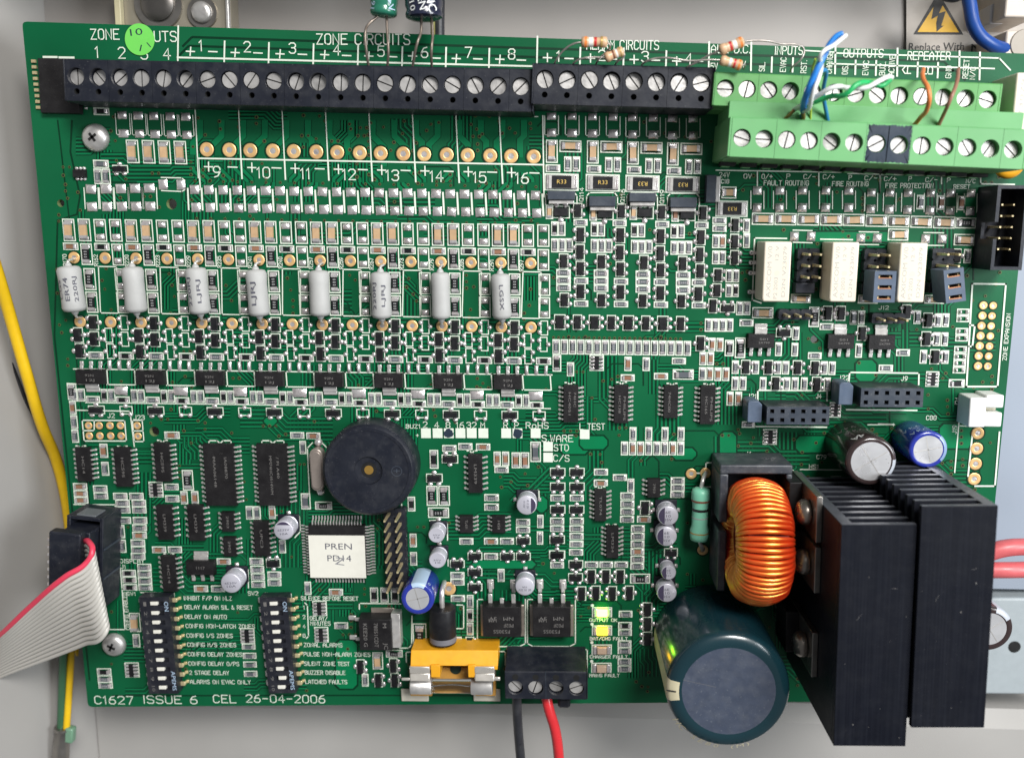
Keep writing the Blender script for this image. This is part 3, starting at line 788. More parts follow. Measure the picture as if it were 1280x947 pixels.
cl('at the right end of the long row above the relays'); chip(856, 516, 152, 80, 'R')
cl('standing between the pads under the green terminals')
for i, x in enumerate((527, 676, 823)): chip(x, 365 + i * 3, 56, 106, ('r', 'b', 'b')[i])
cl('just above the white relays'); chip(365, 600, 150, 86, 'c'); chip(845, 638, 150, 84, 'c')
for a, b_, y in ((92, 212, 626), (563, 685, 632)):
    pad(a, y, 62, 66); pad(b_, y, 62, 66); sline(a - 10, y - 46, b_ + 10, y - 44); sline(a - 10, y + 46, b_ + 10, y + 48)
cl('beside the tall black box header'); sot(785, 755, 66, 96, 'R'); chip(868, 757, 54, 104, 'r')
crop(880, 190, .1689)
pad(668, 625, 62, 68); pad(792, 625, 62, 68); sline(660, 578, 800, 582); sline(660, 668, 800, 672)
cl('of the column left of the leftmost white relay')
chip(115, 508, 106, 52, 'r'); chip(115, 565, 106, 52, 'r'); sot(230, 540, 58, 98, 'L'); chip(315, 545, 50, 106, 'r'); chip(315, 655, 50, 110, 'g')
chip(87, 660, 52, 104, 'r'); chip(137, 660, 52, 104, 'b'); sot(226, 660, 58, 98, 'L'); chip(86, 780, 52, 102, 'r'); chip(136, 780, 52, 102, 'r'); sot(226, 780, 58, 98, 'L')
crop(880, 340, .1689)
sot(103, 22, 60, 92, 'L'); chip(185, 28, 50, 98, 'r'); chip(236, 28, 50, 98, 'r'); sot(95, 135, 60, 92, 'R'); chip(184, 136, 50, 98, 'r'); chip(233, 136, 50, 98, 'k')
cl('below the left corner of leftmost relay')
sot(65, 250, 58, 98, 'L'); sot(175, 267, 98, 60, 'D'); chip(264, 268, 52, 102, 'r'); chip(318, 268, 52, 102, 'r'); chip(435, 301, 156, 82, 'c')
chip(815, 332, 78, 150, 'R'); chip(315, 375, 105, 52, 'r')
cl('in the four continuing the row of seventeen')
for i in range(4): chip(32 + 53 * i, 392, 52, 98, 'r')
cl('between the two left regulators under the relays')
sot(915, 305, 62, 100, 'R'); sot(1012, 305, 62, 100, 'R'); chip(1108, 335, 50, 100, 'r'); chip(908, 403, 104, 50, 'r'); sot(590, 448, 100, 62, 'D'); chip(680, 453, 52, 100, 'r')
chip(552, 570, 50, 102, 'r'); chip(672, 573, 50, 100, 'r'); chip(820, 618, 102, 50, 'r')
cl('left of the first regulator')
sot(-25, 355, 0.1, 0.1, 'L') if False else None
chip(59, 535, 52, 100, 'b'); chip(118, 537, 52, 100, 'b'); chip(187, 562, 66, 120, 'R'); chip(268, 560, 78, 152, 'R')
chip(48, 640, 52, 100, 'b'); chip(-8, 640, 52, 100, 'b'); chip(-12, 752, 52, 100, 'g'); chip(43, 752, 52, 100, 'b'); chip(103, 755, 52, 100, 'b'); chip(162, 755, 52, 100, 'b')
cl('in the first row above the left socket strip')
chip(232, 703, 52, 100, 'r'); sot(308, 703, 60, 98, 'L'); chip(382, 705, 52, 100, 'r'); sot(475, 705, 60, 98, 'L'); chip(547, 707, 52, 100, 'r'); chip(605, 707, 52, 100, 'r')
sot(690, 707, 60, 98, 'L'); sot(820, 708, 60, 98, 'L'); chip(890, 709, 52, 100, 'r'); chip(948, 711, 52, 100, 'r')
cl('in the second row above the left socket strip')
chip(230, 823, 52, 102, 'r'); chip(288, 823, 52, 102, 'r'); chip(437, 825, 50, 100, 'r'); sot(530, 825, 60, 98, 'L'); chip(612, 827, 52, 100, 'r'); chip(674, 827, 52, 100, 'r')
chip(741, 828, 50, 100, 'r'); sot(832, 828, 60, 98, 'L'); chip(912, 829, 50, 100, 'r')
crop(880, 440, .1478)
cl('beside the right end of the fourth middle chip'); chip(220, 392, 58, 118, 'b'); chip(292, 393, 58, 118, 'b'); cl('at the foot of the left socket strip'); chip(375, 612, 112, 54, 'r')
array(558, 715, 120, 132, 'eight-ended resistor array just below the left socket strip'); array(1110, 487, 98, 130, 'eight-ended resistor array between the two socket strips')
crop(680, 390, .1794); cl('beside the upper right of the fourth middle chip'); sot(1090, 218, 58, 98, 'L')

cl('squeezed under a six-pin header beside a relay'); chip(1001, 373, 25, 11, 'c', True); chip(1085, 374, 25, 11, 'c', True); chip(1168, 374, 25, 11, 'c', True)
crop(1060, 340, .1719)
cl('around the third regulator, left of the expansion pads')
chip(40, 330, 50, 104, 'r'); chip(98, 331, 50, 104, 'r'); sot(425, 290, 58, 98, 'R'); sot(100, 445, 58, 98, 'L'); chip(78, 570, 50, 104, 'r'); chip(400, 585, 100, 50, 'r'); chip(275, 698, 104, 50, 'r')
cl('left of the expansion pads')
chip(504, 328, 52, 100, 'r'); sot(580, 350, 60, 100, 'L'); chip(655, 350, 52, 100, 'r'); chip(710, 350, 52, 100, 'r'); sot(567, 485, 62, 98, 'L'); chip(645, 487, 52, 100, 'r'); chip(702, 488, 52, 100, 'r')
chip(548, 615, 52, 100, 'r'); sot(630, 615, 62, 98, 'L'); chip(707, 617, 52, 98, 'r')
array(613, 777, 96, 112, 'eight-ended resistor array right of the right socket strip'); cl('at the lower corner of the expansion outline'); chip(790, 808, 116, 60, 'k')
for (x, y) in ((838, 290), (835, 340), (828, 430), (826, 480), (818, 562), (815, 613), (812, 662), (808, 712)): chip(x, y, 92, 48, 'e')
zx = [982, 975, 968, 961, 955, 948, 943]; zx2 = [1053, 1044, 1038, 1032, 1026, 1020, 1014]; zy = [242, 317, 390, 463, 537, 609, 682]
for i in range(7): ring(zx[i], zy[i], 60); ring(zx2[i], zy[i] + 2, 56)
for a in ((905, 85, 1148, 88), (1148, 88, 1088, 832), (1088, 832, 862, 832), (862, 832, 905, 85), (885, 385, 922, 388), (922, 388, 905, 540), (905, 540, 880, 540)): sline(*a, 2.0)
crop(1200, 540, .1268)
for i, (x, y) in enumerate(((172, 8), (162, 160), (150, 310), (138, 458))): ring(x, y, 122)
for a in ((125, 0, 80, 430), (390, 0, 345, 530), (345, 530, 150, 530)): sline(*a, 2.0)

# ------------------------------------------------------------------ lower left
crop(70, 450, .1795)
cl('at the left edge above ribbon socket')
chip(112, 220, 66, 112, 'R'); chip(117, 330, 46, 94, 'b'); chip(127, 430, 48, 96, 'r'); chip(134, 528, 48, 92, 'r')
for i, x in enumerate((228, 302, 377, 450)): ring(x, 455, 52); ring(x + 5, 526, 52)
for a in ((182, 418, 478, 420), (478, 420, 490, 562), (490, 562, 196, 562), (196, 562, 182, 418), (266, 418, 266, 490), (266, 490, 190, 490)): sline(*a, 1.5)
ring(566, 455, 52); ring(572, 528, 52)
for a in ((532, 418, 600, 418), (600, 418, 612, 566), (612, 566, 545, 566), (545, 566, 532, 418), (538, 492, 606, 492), (145, 348, 515, 355), (515, 355, 545, 600)): sline(*a, 1.4)
cl('around the three chips below the left power chips')
chip(808, 522, 106, 50, 'b'); chip(333, 630, 56, 98, 'b'); chip(343, 755, 52, 96, 'r'); chip(918, 835, 76, 142, 'R')
ic(190, 728, 100, 236, 7, 'fourteen-pin chip nearest the left edge, above the ribbon socket', [('HC14', 0, 0, .5, .18, -90)])
ic(465, 746, 112, 274, 8, 'sixteen-pin chip second from the left edge, above the ribbon socket', [('HC595', 0, 0, .5, .18, -90)])
ic(740, 712, 106, 272, 8, 'sixteen-pin chip left of the two big chips', [('HC595', 0, 0, .5, .18, -90)])
crop(70, 610, .1795)
cl('in the small grids above the ribbon socket')
for (x, y) in ((168, -14), (172, 35), (176, 82)): chip(x, y, 98, 46, 'b')
chip(308, 3, 100, 48, 'r'); chip(313, 52, 100, 48, 'r')
chips([(448, 55), (560, 55), (464, 103), (577, 103), (468, 150), (580, 150)], 100, 48, 'r')
cl('right of the ribbon socket')
chips([(473, 223), (585, 223), (582, 273), (582, 325, 'b'), (570, 379), (573, 427), (572, 473)], 100, 48, 'r'); chips([(455, 300), (464, 402)], 48, 92, 'r')
cl('in the grid above the first switch block')
chips([(615, 548), (617, 593), (620, 641), (623, 688), (508, 590, 'k'), (512, 636, 'k'), (517, 688, 'k')], 98, 46, 'r')
cl('under the pair of chips left of the small regulator'); chip(718, 427, 98, 46, 'b'); chip(828, 427, 98, 46, 'r'); chip(1168, 508, 98, 44, 'b'); chip(1010, 698, 98, 46, 'b'); chip(1128, 698, 96, 46, 'r')
ic(757, 240, 108, 242, 6, 'left one of the pair of chips right of the ribbon socket', [('LM339', 0, 0, .5, .18, -90)])
ic(972, 242, 108, 250, 6, 'right one of the pair of chips right of the ribbon socket', [('LM339', 0, 0, .5, .18, -90)])
ic(785, 596, 98, 250, 7, 'chip just above the first switch block', [('HC14', 0, 0, .5, .18, -90)])
ic(1195, 235, 86, 138, 4, 'upper one of two small eight-pin chips under the left big chip', [('2903', 0, 0, .6, .2, -90)])
ic(1208, 408, 86, 134, 4, 'lower one of two small eight-pin chips under the left big chip', [('2903', 0, 0, .6, .2, -90)])
power_chip(*q(1004, 555), 35.5, 18, True, 'small regulator with its tab upward, right of the ribbon socket', [('1117', 0, 0, .3, .2)], tabw=18, tabh=10)
array(697, 8, 100, 108, 'eight-ended resistor array above the pair of chips'); cl('around the array under the third sixteen-pin chip'); chip(810, 72, 98, 48, 'r'); chip(805, -10, 98, 46, 'r'); chip(893, 65, 50, 92, 'b'); chip(968, 65, 50, 92, 'b')
crop(240, 450, .1795)
ic(192, 800, 212, 432, 13, 'big wide chip marked with a bar and ringed letter, left of the two', [('MAA06148', -.15, .05, .48, .09, -90), ('IA08870', .22, .12, .34, .09, -90), ('M', -.15, .27, .06, .07, -90), ('___', .1, .36, 0, .05, 0)], pinlen=1.35)
ic(562, 800, 212, 432, 13, 'big wide chip with two lines of print, beside the metal crystal can', [('MM74HC4514WM', -.05, .0, .62, .09, -90), ('/ FI A40', .18, .12, .34, .09, -90)], pinlen=1.35)
for x0 in (118, 486):
    for a in ((x0, 560, x0 + 55, 560), (x0 + 55, 560, x0 + 77, 578), (x0 + 77, 578, x0 + 99, 560), (x0 + 99, 560, x0 + 154, 560), (x0, 560, x0, 580), (x0 + 154, 560, x0 + 154, 580)): sline(*a, 1.5)
cl('of the three above the metal crystal can'); chip(733, 523, 98, 46, 'r'); chip(845, 526, 98, 46, 'b'); chip(772, 607, 46, 92, 'g')
crop(260, 610, .1795)
cl('under the two big chips'); chip(290, 170, 52, 94, 'g'); chip(342, 170, 50, 92, 'g'); chip(447, 167, 46, 92, 'b'); chip(519, 405, 46, 92, 'g'); chip(112, 508, 0.1, 0.1, 'r') if False else None
cl('under the metal crystal can'); chip(681, 90, 66, 112, 'g'); chip(805, 120, 118, 56, 'R')
ic(372, 352, 106, 246, 7, 'chip half hidden by a round can, under the right big chip', [('UPC3', 0, 0, .5, .18, -90)])
cl('in the grid above the second switch block'); chips([(338, 508), (343, 562), (347, 614), (350, 667), (462, 602), (463, 655)], 96, 48, 'r'); sot(455, 520, 88, 56, 'D')
cl('just under the square chip with a paper label'); chip(696, 695, 46, 92, 'g'); chip(891, 722, 98, 46, 'b')
crop(460, 610, .1795); cl('in the row of three under the gold pin header'); chip(43, 742, 56, 104, 'k'); chip(115, 742, 56, 104, 'k'); chip(187, 742, 56, 104, 'k')
crop(260, 720, .1795)
array(778, 222, 100, 106, 'eight-ended resistor array beside the upper right of the second switch'); array(790, 405, 98, 108, 'eight-ended resistor array under the words delay minutes')
array(275, 412, 100, 106, 'eight-ended resistor array among the lines of switch lettering')
cl('in the column between the two switch blocks'); chips([(283, 487), (290, 552), (293, 612), (297, 677)], 94, 42, 'g')
cl('between the two leads of the tall regulator'); chip(928, 342, 96, 46, 'r')
crop(70, 720, .1795)
cl('in the bottom left corner of the board'); chips([(335, 662, 'k'), (340, 711), (345, 757)], 100, 46, 'r'); array(530, 650, 100, 104, 'eight-ended resistor array near the bottom left screw')
cl('left of the first switch block'); chip(550, 320, 76, 132, 'c'); chip(560, 447, 50, 92, 'r')

# ------------------------------------------------------------------ lower middle
crop(430, 740, .1478)
cl('between the blue capacitor and the yellow fuse holder')
chip(640, 370, 116, 216, 'R'); sot(140, 625, 62, 108, 'L'); chip(180, 740, 56, 108, 'r'); sot(292, 740, 62, 108, 'L'); chip(286, 578, 88, 146, 'c'); chip(425, 516, 142, 64, 'R')
sot(418, 615, 62, 108, 'L'); sot(430, 740, 62, 108, 'L')
cl('just right of the black cylinder diode'); chip(970, 430, 52, 112, 'c'); sot(1065, 430, 62, 100, 'L'); chip(963, 50, 120, 56, 'r'); chip(1067, 75, 56, 108, 'r'); chip(1067, 192, 56, 110, 'k'); chip(1067, 308, 56, 108, 'r')
crop(400, 450, .2344)
cl('around the chip right of the round buzzer')
chip(690, 470, 76, 36, 'r'); chip(775, 460, 76, 36, 'r'); chip(870, 462, 76, 36, 'b'); chip(608, 528, 46, 100, 'k'); sot(693, 526, 76, 42, 'D'); sot(610, 628, 76, 42, 'U')
chip(945, 525, 38, 76, 'b'); chip(990, 525, 38, 76, 'b'); chip(968, 582, 76, 36, 'r'); chip(1045, 533, 46, 84, 'b'); chip(1093, 533, 46, 84, 'b'); chip(1150, 488, 56, 108, 'g'); chip(915, 732, 78, 38, 'r'); chip(915, 782, 78, 38, 'r')
ic(828, 606, 76, 206, 7, 'fourteen-pin chip right of the round buzzer', [('LM339', 0, 0, .5, .2, -90)])
cl('of the three numbered ones near the buzzer'); chip(598, 722, 60, 106, 'R'); chip(662, 722, 60, 106, 'R'); chip(632, 812, 112, 56, 'R')
cl('at the lower right rim of the buzzer'); chip(488, 766, 40, 78, 'k')
crop(460, 610, .1795)
cl('beside the gold pin header'); chip(315, 362, 48, 94, 'b'); chip(318, 490, 48, 94, 'g')
ic(685, 252, 92, 120, 4, 'left one of two small eight-pin chips right of the gold pin header', [('TL431', 0, 0, .5, .2, -90)])
ic(910, 252, 92, 120, 4, 'right one of two small eight-pin chips right of the gold pin header', [('1458', 0, 0, .5, .2, -90)])
cl('above the two square power transistors')
for (x, y) in ((1080, 235), (1080, 287), (685, 368), (857, 367), (968, 367), (857, 473), (623, 605), (623, 652), (627, 765)): chip(x, y, 98, 46, 'b' if x == 857 and y < 400 else 'r')
for (x, y) in ((1082, 364), (745, 472), (970, 474), (1082, 474), (622, 526), (745, 582), (745, 687)): sot(x, y, 88, 48, 'D')
chip(927, 605, 48, 90, 'r'); chip(1200, 230, 44, 92, 'r'); chip(1198, 345, 44, 92, 'r')
crop(660, 530, .1795)
cl('in the left column right of the lone round can')
for (x, y) in ((207, 332), (207, 434), (207, 592), (203, 906)): sot(x, y, 92, 52, 'U')
sot(203, 802, 92, 52, 'D')
for y, x in ((512, 205), (672, 203), (725, 203)): chip(x, y, 98, 46, 'r')
cl('in the second column right of the lone round can')
for (x, y) in ((341, 332), (341, 434), (339, 592)): sot(x, y, 92, 52, 'U')
for (x, y) in ((340, 512), (340, 672), (338, 725), (338, 778), (338, 831), (335, 890)): chip(x, y, 98, 46, 'r')
cl('around the two chips left of the round cans'); chip(508, 332, 98, 46, 'r'); chip(507, 407, 98, 46, 'b'); chip(640, 370, 98, 46, 'r'); chip(716, 425, 48, 94, 'g')
cl('in the stack right of the upper of two chips'); chips([(692, 498), (692, 552), (692, 606), (690, 660), (808, 660, 'b')], 98, 48, 'r')
cl('in the stack of three right of the eight-pin chip'); chips([(1042, 392), (1042, 440), (1040, 487)], 98, 48, 'r'); 
ic(505, 566, 84, 220, 7, 'chip with fourteen pins, upper of two left of the round cans', [('TL074', 0, 0, .6, .2, -90)])
ic(588, 822, 86, 222, 7, 'chip with fourteen pins, lower of two left of the round cans', [('LM324', 0, 0, .6, .2, -90)])
ic(878, 446, 90, 132, 4, 'small eight-pin chip above the column of round cans', [('2903', 0, 0, .5, .2, -90)])
cl('beside the column of round cans'); sot(815, 580, 60, 88, 'L')
cl('in the stack right of the lower of two chips'); chips([(765, 725), (764, 778), (763, 831), (762, 884, 'b'), (762, 937)], 96, 48, 'r')
crop(640, 670, .1901); chip(823, 195, 90, 44, 'r')
cl('in the rows of transistors above the lit lamps')
chips([(423, 51), (423, 103), (297, 188), (523, 185), (620, 185), (718, 185)], 90, 42, 'r'); sot(297, 120, 92, 50, 'U'); sot(420, 183, 84, 48, 'U'); sot(418, 268, 84, 48, 'U')
for (x, y) in ((522, 262), (618, 262), (712, 262), (458, 375), (552, 370), (660, 373), (772, 370)): sot(x, y, 52, 84, 'R')
chip(842, 277, 132, 64, 'R')
cl('in the column right of the signal lamps')
for (x, y, k) in ((747, 510, 'r'), (743, 584, 'k'), (743, 631, 'r'), (740, 705, 'r'), (740, 750, 'r'), (740, 822, 'r'), (740, 869, 'r')): chip(x, y, 90, 44, k)
cl('in the stack of three left of the huge capacitor'); sot(890, 478, 56, 80, 'R'); sot(890, 573, 56, 80, 'R'); sot(890, 670, 56, 80, 'R')
cl('squeezed between two round cans'); sot(1045, 105, 78, 50, 'U')

# small regulators under the relays
crop(880, 340, .1689)
power_chip(*q(425, 510), 34, 18.5, True, 'left one of three small regulators with upright tabs under the relays', [('S01', .1, .12, .3, .14), ('SX799', .1, -.12, .4, .14)], tabw=15.5, tabh=12)
power_chip(*q(1015, 515), 34, 19, True, 'middle one of three small regulators with upright tabs under the relays', [('S01', .1, .12, .3, .14), ('SX799', .1, -.12, .4, .14)], tabw=15.5, tabh=12)
crop(1060, 340, .1719)
power_chip(*q(247, 510), 33.5, 19, True, 'right one of three small regulators with upright tabs under the relays', [('S01', .1, .12, .3, .14), ('SX799', .1, -.12, .4, .14)], tabw=15.5, tabh=12)

# ------------------------------------------------------------------ screw terminals
def screw_mesh(r, gap=.28):
    bm = bmesh.new()
    lathe(bm, [(r, -1.2), (r, -.34), (r * .97, -.3)], 0, 0, 24, 1)
    for s in (-1, 1):
        pts = []; y0 = gap / 2; a0 = math.asin(y0 / (r * .98))
        for k in range(13):
            a = a0 + (math.pi - 2 * a0) * k / 12; pts.append((r * .98 * math.cos(a), s * r * .98 * math.sin(a)))
        if s < 0: pts = pts[::-1]
        prism(bm, pts, -.32, 0, 0)
    return mesh(bm, 'screw', [SCREW, HOLE], 40)
def terminal(A, Bp, n, z, up, dn, rw, label, m, mside, ext=(0, 0), per=2, test=None, depth=2.2, slots=None, zb=0., name='terminal_block', cat='terminal block', tier=None):
    a, b_ = P(*A, z), P(*Bp, z); d = b_ - a; ang = math.atan2(d.y, d.x); cw = d.length / (n - 1)
    t = thing(name, label, cat, (a.x, a.y, 0), ang)
    def module(k):
        bm = bmesh.new(); x0, x1 = -cw / 2 + .03, k * cw - cw / 2 - .03
        for i in range(k):
            xa, xb = (x0 if i == 0 else i * cw - cw / 2), (x1 if i == k - 1 else i * cw + cw / 2)
            ysp = -rw - .35 if test else -dn
            well(bm, i * cw, 0, rw, xa, ysp, xb, up - .25, z, depth, 0, 0, 2)
            if test: well(bm, i * cw + .1, -test, .66, xa, -dn, xb, ysp, z, 1.8, 0, 2, 2, 12)
        def qd(*c, mi=1): bm.faces.new([bm.verts.new(p) for p in c]).material_index = mi
        ch = .25
        qd((x0, up - ch, z), (x1, up - ch, z), (x1, up, z - ch), (x0, up, z - ch), mi=0)
        qd((x1, up, z - ch), (x1, up, zb), (x0, up, zb), (x0, up, z - ch))
        qd((x0, -dn, z), (x0, -dn - .12, z - .25), (x1, -dn - .12, z - .25), (x1, -dn, z), mi=0)
        qd((x0, -dn - .12, z - .25), (x0, -dn - .12, zb), (x1, -dn - .12, zb), (x1, -dn - .12, z - .25))
        qd((x0, up, zb), (x0, -dn - .12, zb), (x0, -dn - .12, z - .25), (x0, -dn, z), (x0, up - ch, z), (x0, up, z - ch))
        qd((x1, up, zb), (x1, up, z - ch), (x1, up - ch, z), (x1, -dn, z), (x1, -dn - .12, z - .25), (x1, -dn - .12, zb))
        return mesh(bm, 'housing', [m, mside, HOLE])
    me = {}; i = 0
    while i < n:
        k = min(per, n - i)
        if k not in me: me[k] = module(k)
        ob('housing', me[k], t, (i * cw, 0, 0)); i += k
    sm = screw_mesh(rw - .16)
    for i in range(n):
        s = R(slots[i % len(slots)]) if slots else random.uniform(-1.5, 1.5)
        o = ob('screw', sm, t, (i * cw + random.gauss(0, .07), random.gauss(0, .06), z - random.choice((.3, .7, .9, 1.2, 1.5))), s)
    if ext[0]:
        bm = bmesh.new(); box(bm, -cw / 2 - ext[0], -dn, zb, -cw / 2, up, z - .05); part('end_plate', bm, m, t, bev=.15)
    if ext[1]:
        bm = bmesh.new(); x = (n - .5) * cw; box(bm, x, -dn, zb, x + ext[1], up, z - .05); part('end_plate', bm, m, t, bev=.15)
    return t, cw, ang
tA, cwA, angA = terminal((94.6, 95.5), (650.8, 107.9), 21, 10, 3.75, 5.35, 1.95, 'long black screw terminal strip along the top edge, under the zone numbers', BLK, BLK, (.4, .5), test=3.25,
    slots=[90, -50, 40, 90, 80, 50, 20, -48, 55, -15, 70, 80, 88, 88, -20, 72, -45, -28, -60, 45, 45])
tB, cwB, angB = terminal((681, 98.8), (877, 103.7), 8, 11.5, 3.3, 5.3, 1.95, 'short black screw terminal strip of eight under the alarm circuit numbers', BLK, BLK, (.4, .5), test=3.3, slots=[-70, 25, -55, -65, -50, -62, 60, 15])
tC, cwC, angC = terminal((907, 110.3), (1234.8, 124.2), 13, 13, 3.3, 3.6, 1.85, 'upper green screw terminal strip at the top right', GRN, GRN, (.3, .5), slots=[0, 80, -50, 60, 88, 80, 20, -35, 88, 70, 88, 60, -15], zb=8)
tD, cwD, angD = terminal((927.6, 172.3), (1266.6, 187), 13, 19, 4.2, 3.9, 1.85, 'lower and taller green screw terminal strip at the top right', GRN2, GRN, (.5, .8), slots=[-15, 0, 80, -75, -35, 80, 30, 50, 88, -35, -55, 60, -42])
# the step of the green strip between its two rows, with its wire mouths
bm = bmesh.new()
L_ = cwD * 12.6
box(bm, -cwD * .5, 4.0, 0, L_ + cwD * .2, 8.2, 13.8); part('rear_step', bm, GRN2, tD, bev=.15)
bm = bmesh.new(); box(bm, -cwC * .5, -3.9, 0, cwC * 12.4, 3.0, 8); part('lower_body', bm, GRN, tC, bev=.15)
for i in range(13):
    bm = bmesh.new(); box(bm, i * cwD - 1.7, -4.75, 2.5, i * cwD + 1.7, -3.95, 5.6); part('wire_mouth', bm, HOLE, tD)
    bm = bmesh.new(); prism(bm, [(i * cwD - 1.0, -4.9), (i * cwD + 1.0, -4.9), (i * cwD + .35, -4.1), (i * cwD - .35, -4.1)], .3, 2.2); part('moulded_rib', bm, GRN2, tD)
# marker ink on the green strip
bm = bmesh.new()
random.seed(3)
a0 = 5.52 * cwD; pts = []
for k in range(40):
    t_ = k / 40 * 4; side = int(t_); f = t_ - side
    x0, x1, y0, y1 = 5.52 * cwD, 7.5 * cwD, -3.7, 3.75
    p_ = [(x0 + (x1 - x0) * f, y0), (x1, y0 + (y1 - y0) * f), (x1 - (x1 - x0) * f, y1), (x0, y1 - (y1 - y0) * f)][side]
    pts.append((p_[0] + random.gauss(0, .13), p_[1] + random.gauss(0, .13)))
INK = mat('blue_black_ink', (.022, .035, .055), .3, var=.4, vscale=400)
for (i0, i1) in ((6, 7),):
    for i in (6, 7):
        x0 = 5.52 * cwD if i == 6 else 6.5 * cwD; x1 = 6.5 * cwD if i == 6 else 7.48 * cwD
        well(bm, i * cwD, 0, 1.86, x0 + random.gauss(0, .1), -3.75, x1, 3.8, 19.012, .0001)
fl = [f for f in bm.faces if f.calc_center_median().z < 19.0119 or f.calc_area() < 1e-4]
bm.faces.ensure_lookup_table()
bmesh.ops.delete(bm, geom=[f for f in bm.faces if len(f.verts) > 4 or f.calc_area() < .01], context='FACES')
bmesh.ops.subdivide_edges(bm, edges=[e for e in bm.edges if e.is_boundary], cuts=5)
for v in bm.verts:
    if v.is_boundary and (v.co - Vector((6 * cwD, 0, 19))).length > 2.0 and (v.co - Vector((7 * cwD, 0, 19))).length > 2.0 and abs(v.co.x - 6.5 * cwD) > .2: v.co.x += random.gauss(0, .09); v.co.y += random.gauss(0, .1)
part('ink_patch', bm, INK, tD)
random.seed(11)

# chip and pins at the far left end of the strip
a_ = P(71, 107, 1.5)
t = thing('dark_end_module', 'flat black module with nine fine pins at the left end of the top strip', 'chip', (a_.x, a_.y, 0), R(-1.5))
bm = bmesh.new(); taper(bm, -4.3, -6.4, 5.4, 6.2, .2, 1.7, .15); part('body', bm, ICB, t)
for i in range(9):
    bm = bmesh.new(); box(bm, -.75, -.35, 0, .35, .35, .45); lathe(bm, [(.38, 0), (.34, .4), (.2, .55)], -.35, 0, 10)
    p_ = P(44 + i * .75, 77 + i * 7.2); c_, a2, _, _ = frame(44, 77, 5, 5)
    loc = Matrix.Rotation(R(1.5), 2) @ Vector((p_.x - a_.x, p_.y - a_.y)); part('pin', bm, BRASS, t, loc=(loc.x, loc.y, 0))

# four-way black terminal at the bottom
crop(490, 795, .1953)
A_, B_ = q(790, 328), q(1180, 333)
tE, cwE, angE = terminal(A_, B_, 4, 10, 4.35, 2.9, 1.9, 'black four-way screw terminal at the bottom edge with black and red wires', BLK, BLK, (.1, .3), slots=[-45, 70, -20, 20], zb=3)
for i in range(4):
    bm = bmesh.new(); lathe(bm, [(.78, 10.012), (.78, 10.02)], i * cwE, 2.85, 16); part('test_hole', bm, HOLE, tE)
bm = bmesh.new(); x0, x1 = -cwE * .5, cwE * 3.5
box(bm, x0, -2.9, 0, x1, 4.3, 7.4); v = box(bm, x0, 4.3, 0, x1, 6.2, 9.9)
for k in (6, 7): v[k].co.y = 4.42
part('base', bm, BLK, tE, bev=.12)
bm = bmesh.new(); box(bm, cwE * 1.5 - .05, -3.06, 0, cwE * 1.5 + .05, 4.4, 10.06); part('seam', bm, SLATE, tE)
def wire(name, pts, rpx, m, label, cat='wire', group=None, res=3):
    return tag(tube(name, [tuple(P(x, y, z)) for x, y, z in pts], rpx * .19, m, res=res), label, cat, group)
BLKW = mat('black_pvc', (.02, .021, .026), .35, var=.2, dust=.04); REDW = mat('red_pvc', (.62, .028, .035), .3, var=.15, bump=.05)
wire('power_cable', [(646, 868, 5), (646.5, 890, 5), (648, 915, 4), (652, 960, 3)], 6.4, BLKW, 'black power wire leaving the bottom four-way terminal downward', 'cable')
wire('power_cable', [(682, 866, 5), (686, 885, 6), (694, 912, 6), (700, 960, 5)], 7.0, REDW, 'red power wire leaving the bottom four-way terminal downward', 'cable')
bm = bmesh.new(); c_ = P(705, 875, 3); box(bm, -1.6, -1.2, 2, 1.6, 1.6, 5)
tag(ob('wire_stub', mesh(bm, 'wire_stub', BLK), loc=(c_.x, c_.y, 0)), 'short black stub under the right half of the bottom terminal', 'wire stub').modifiers.new('b', 'BEVEL').width = .0006

# ------------------------------------------------------------------ wires on the green strips
BLUE = mat('blue_pvc', (.02, .20, .62), .35, var=.1); WHTW = mat('white_pvc', (.78, .80, .78), .38, var=.06); GRNW = mat('green_pvc', (.02, .42, .12), .35, var=.1)
ORW = mat('orange_pvc', (.72, .22, .06), .4, var=.1); BRW = mat('brown_pvc', (.30, .15, .10), .45, var=.15); DBL = mat('dark_blue_pvc', (.03, .20, .42), .35); YGW = mat('yellow_green_pvc', (.35, .48, .06), .4)
COP = mat('bare_copper', (.55, .26, .14), .35, metal=.8, var=.3)
crop(860, 0, .2112)
def qz(l): return [(q(x, y)[0], q(x, y)[1], z) for x, y, z in l]
g_ = 'twisted wires over the green terminals'
wire('signal_wire', qz([(680, 655, 17), (700, 560, 24), (750, 440, 26), (800, 340, 26), (850, 250, 25), (900, 205, 24), (915, 203, 24)]), 3.3, BLUE, 'thick bright blue wire of the twisted pair standing over the green terminals', group=g_)
wire('signal_wire', qz([(650, 640, 16), (700, 655, 19), (745, 540, 26), (790, 400, 25), (790, 320, 28), (860, 270, 27), (935, 210, 25)]), 2.2, WHTW, 'white wire twisted round the blue one over the green terminals', group=g_)
wire('signal_wire', qz([(672, 690, 14), (740, 520, 22), (790, 420, 24), (800, 560, 18), (828, 715, 13.5)]), 2.2, DBL, 'darker blue wire looping down between the two green strips', group=g_)
wire('signal_wire', qz([(625, 650, 15), (700, 610, 20), (780, 560, 24), (870, 515, 26), (950, 520, 25), (1050, 520, 26), (1130, 480, 26), (1190, 455, 24), (1205, 460, 23)]), 2.6, WHTW, 'white wire twisted with the green one across the upper green strip', group=g_)
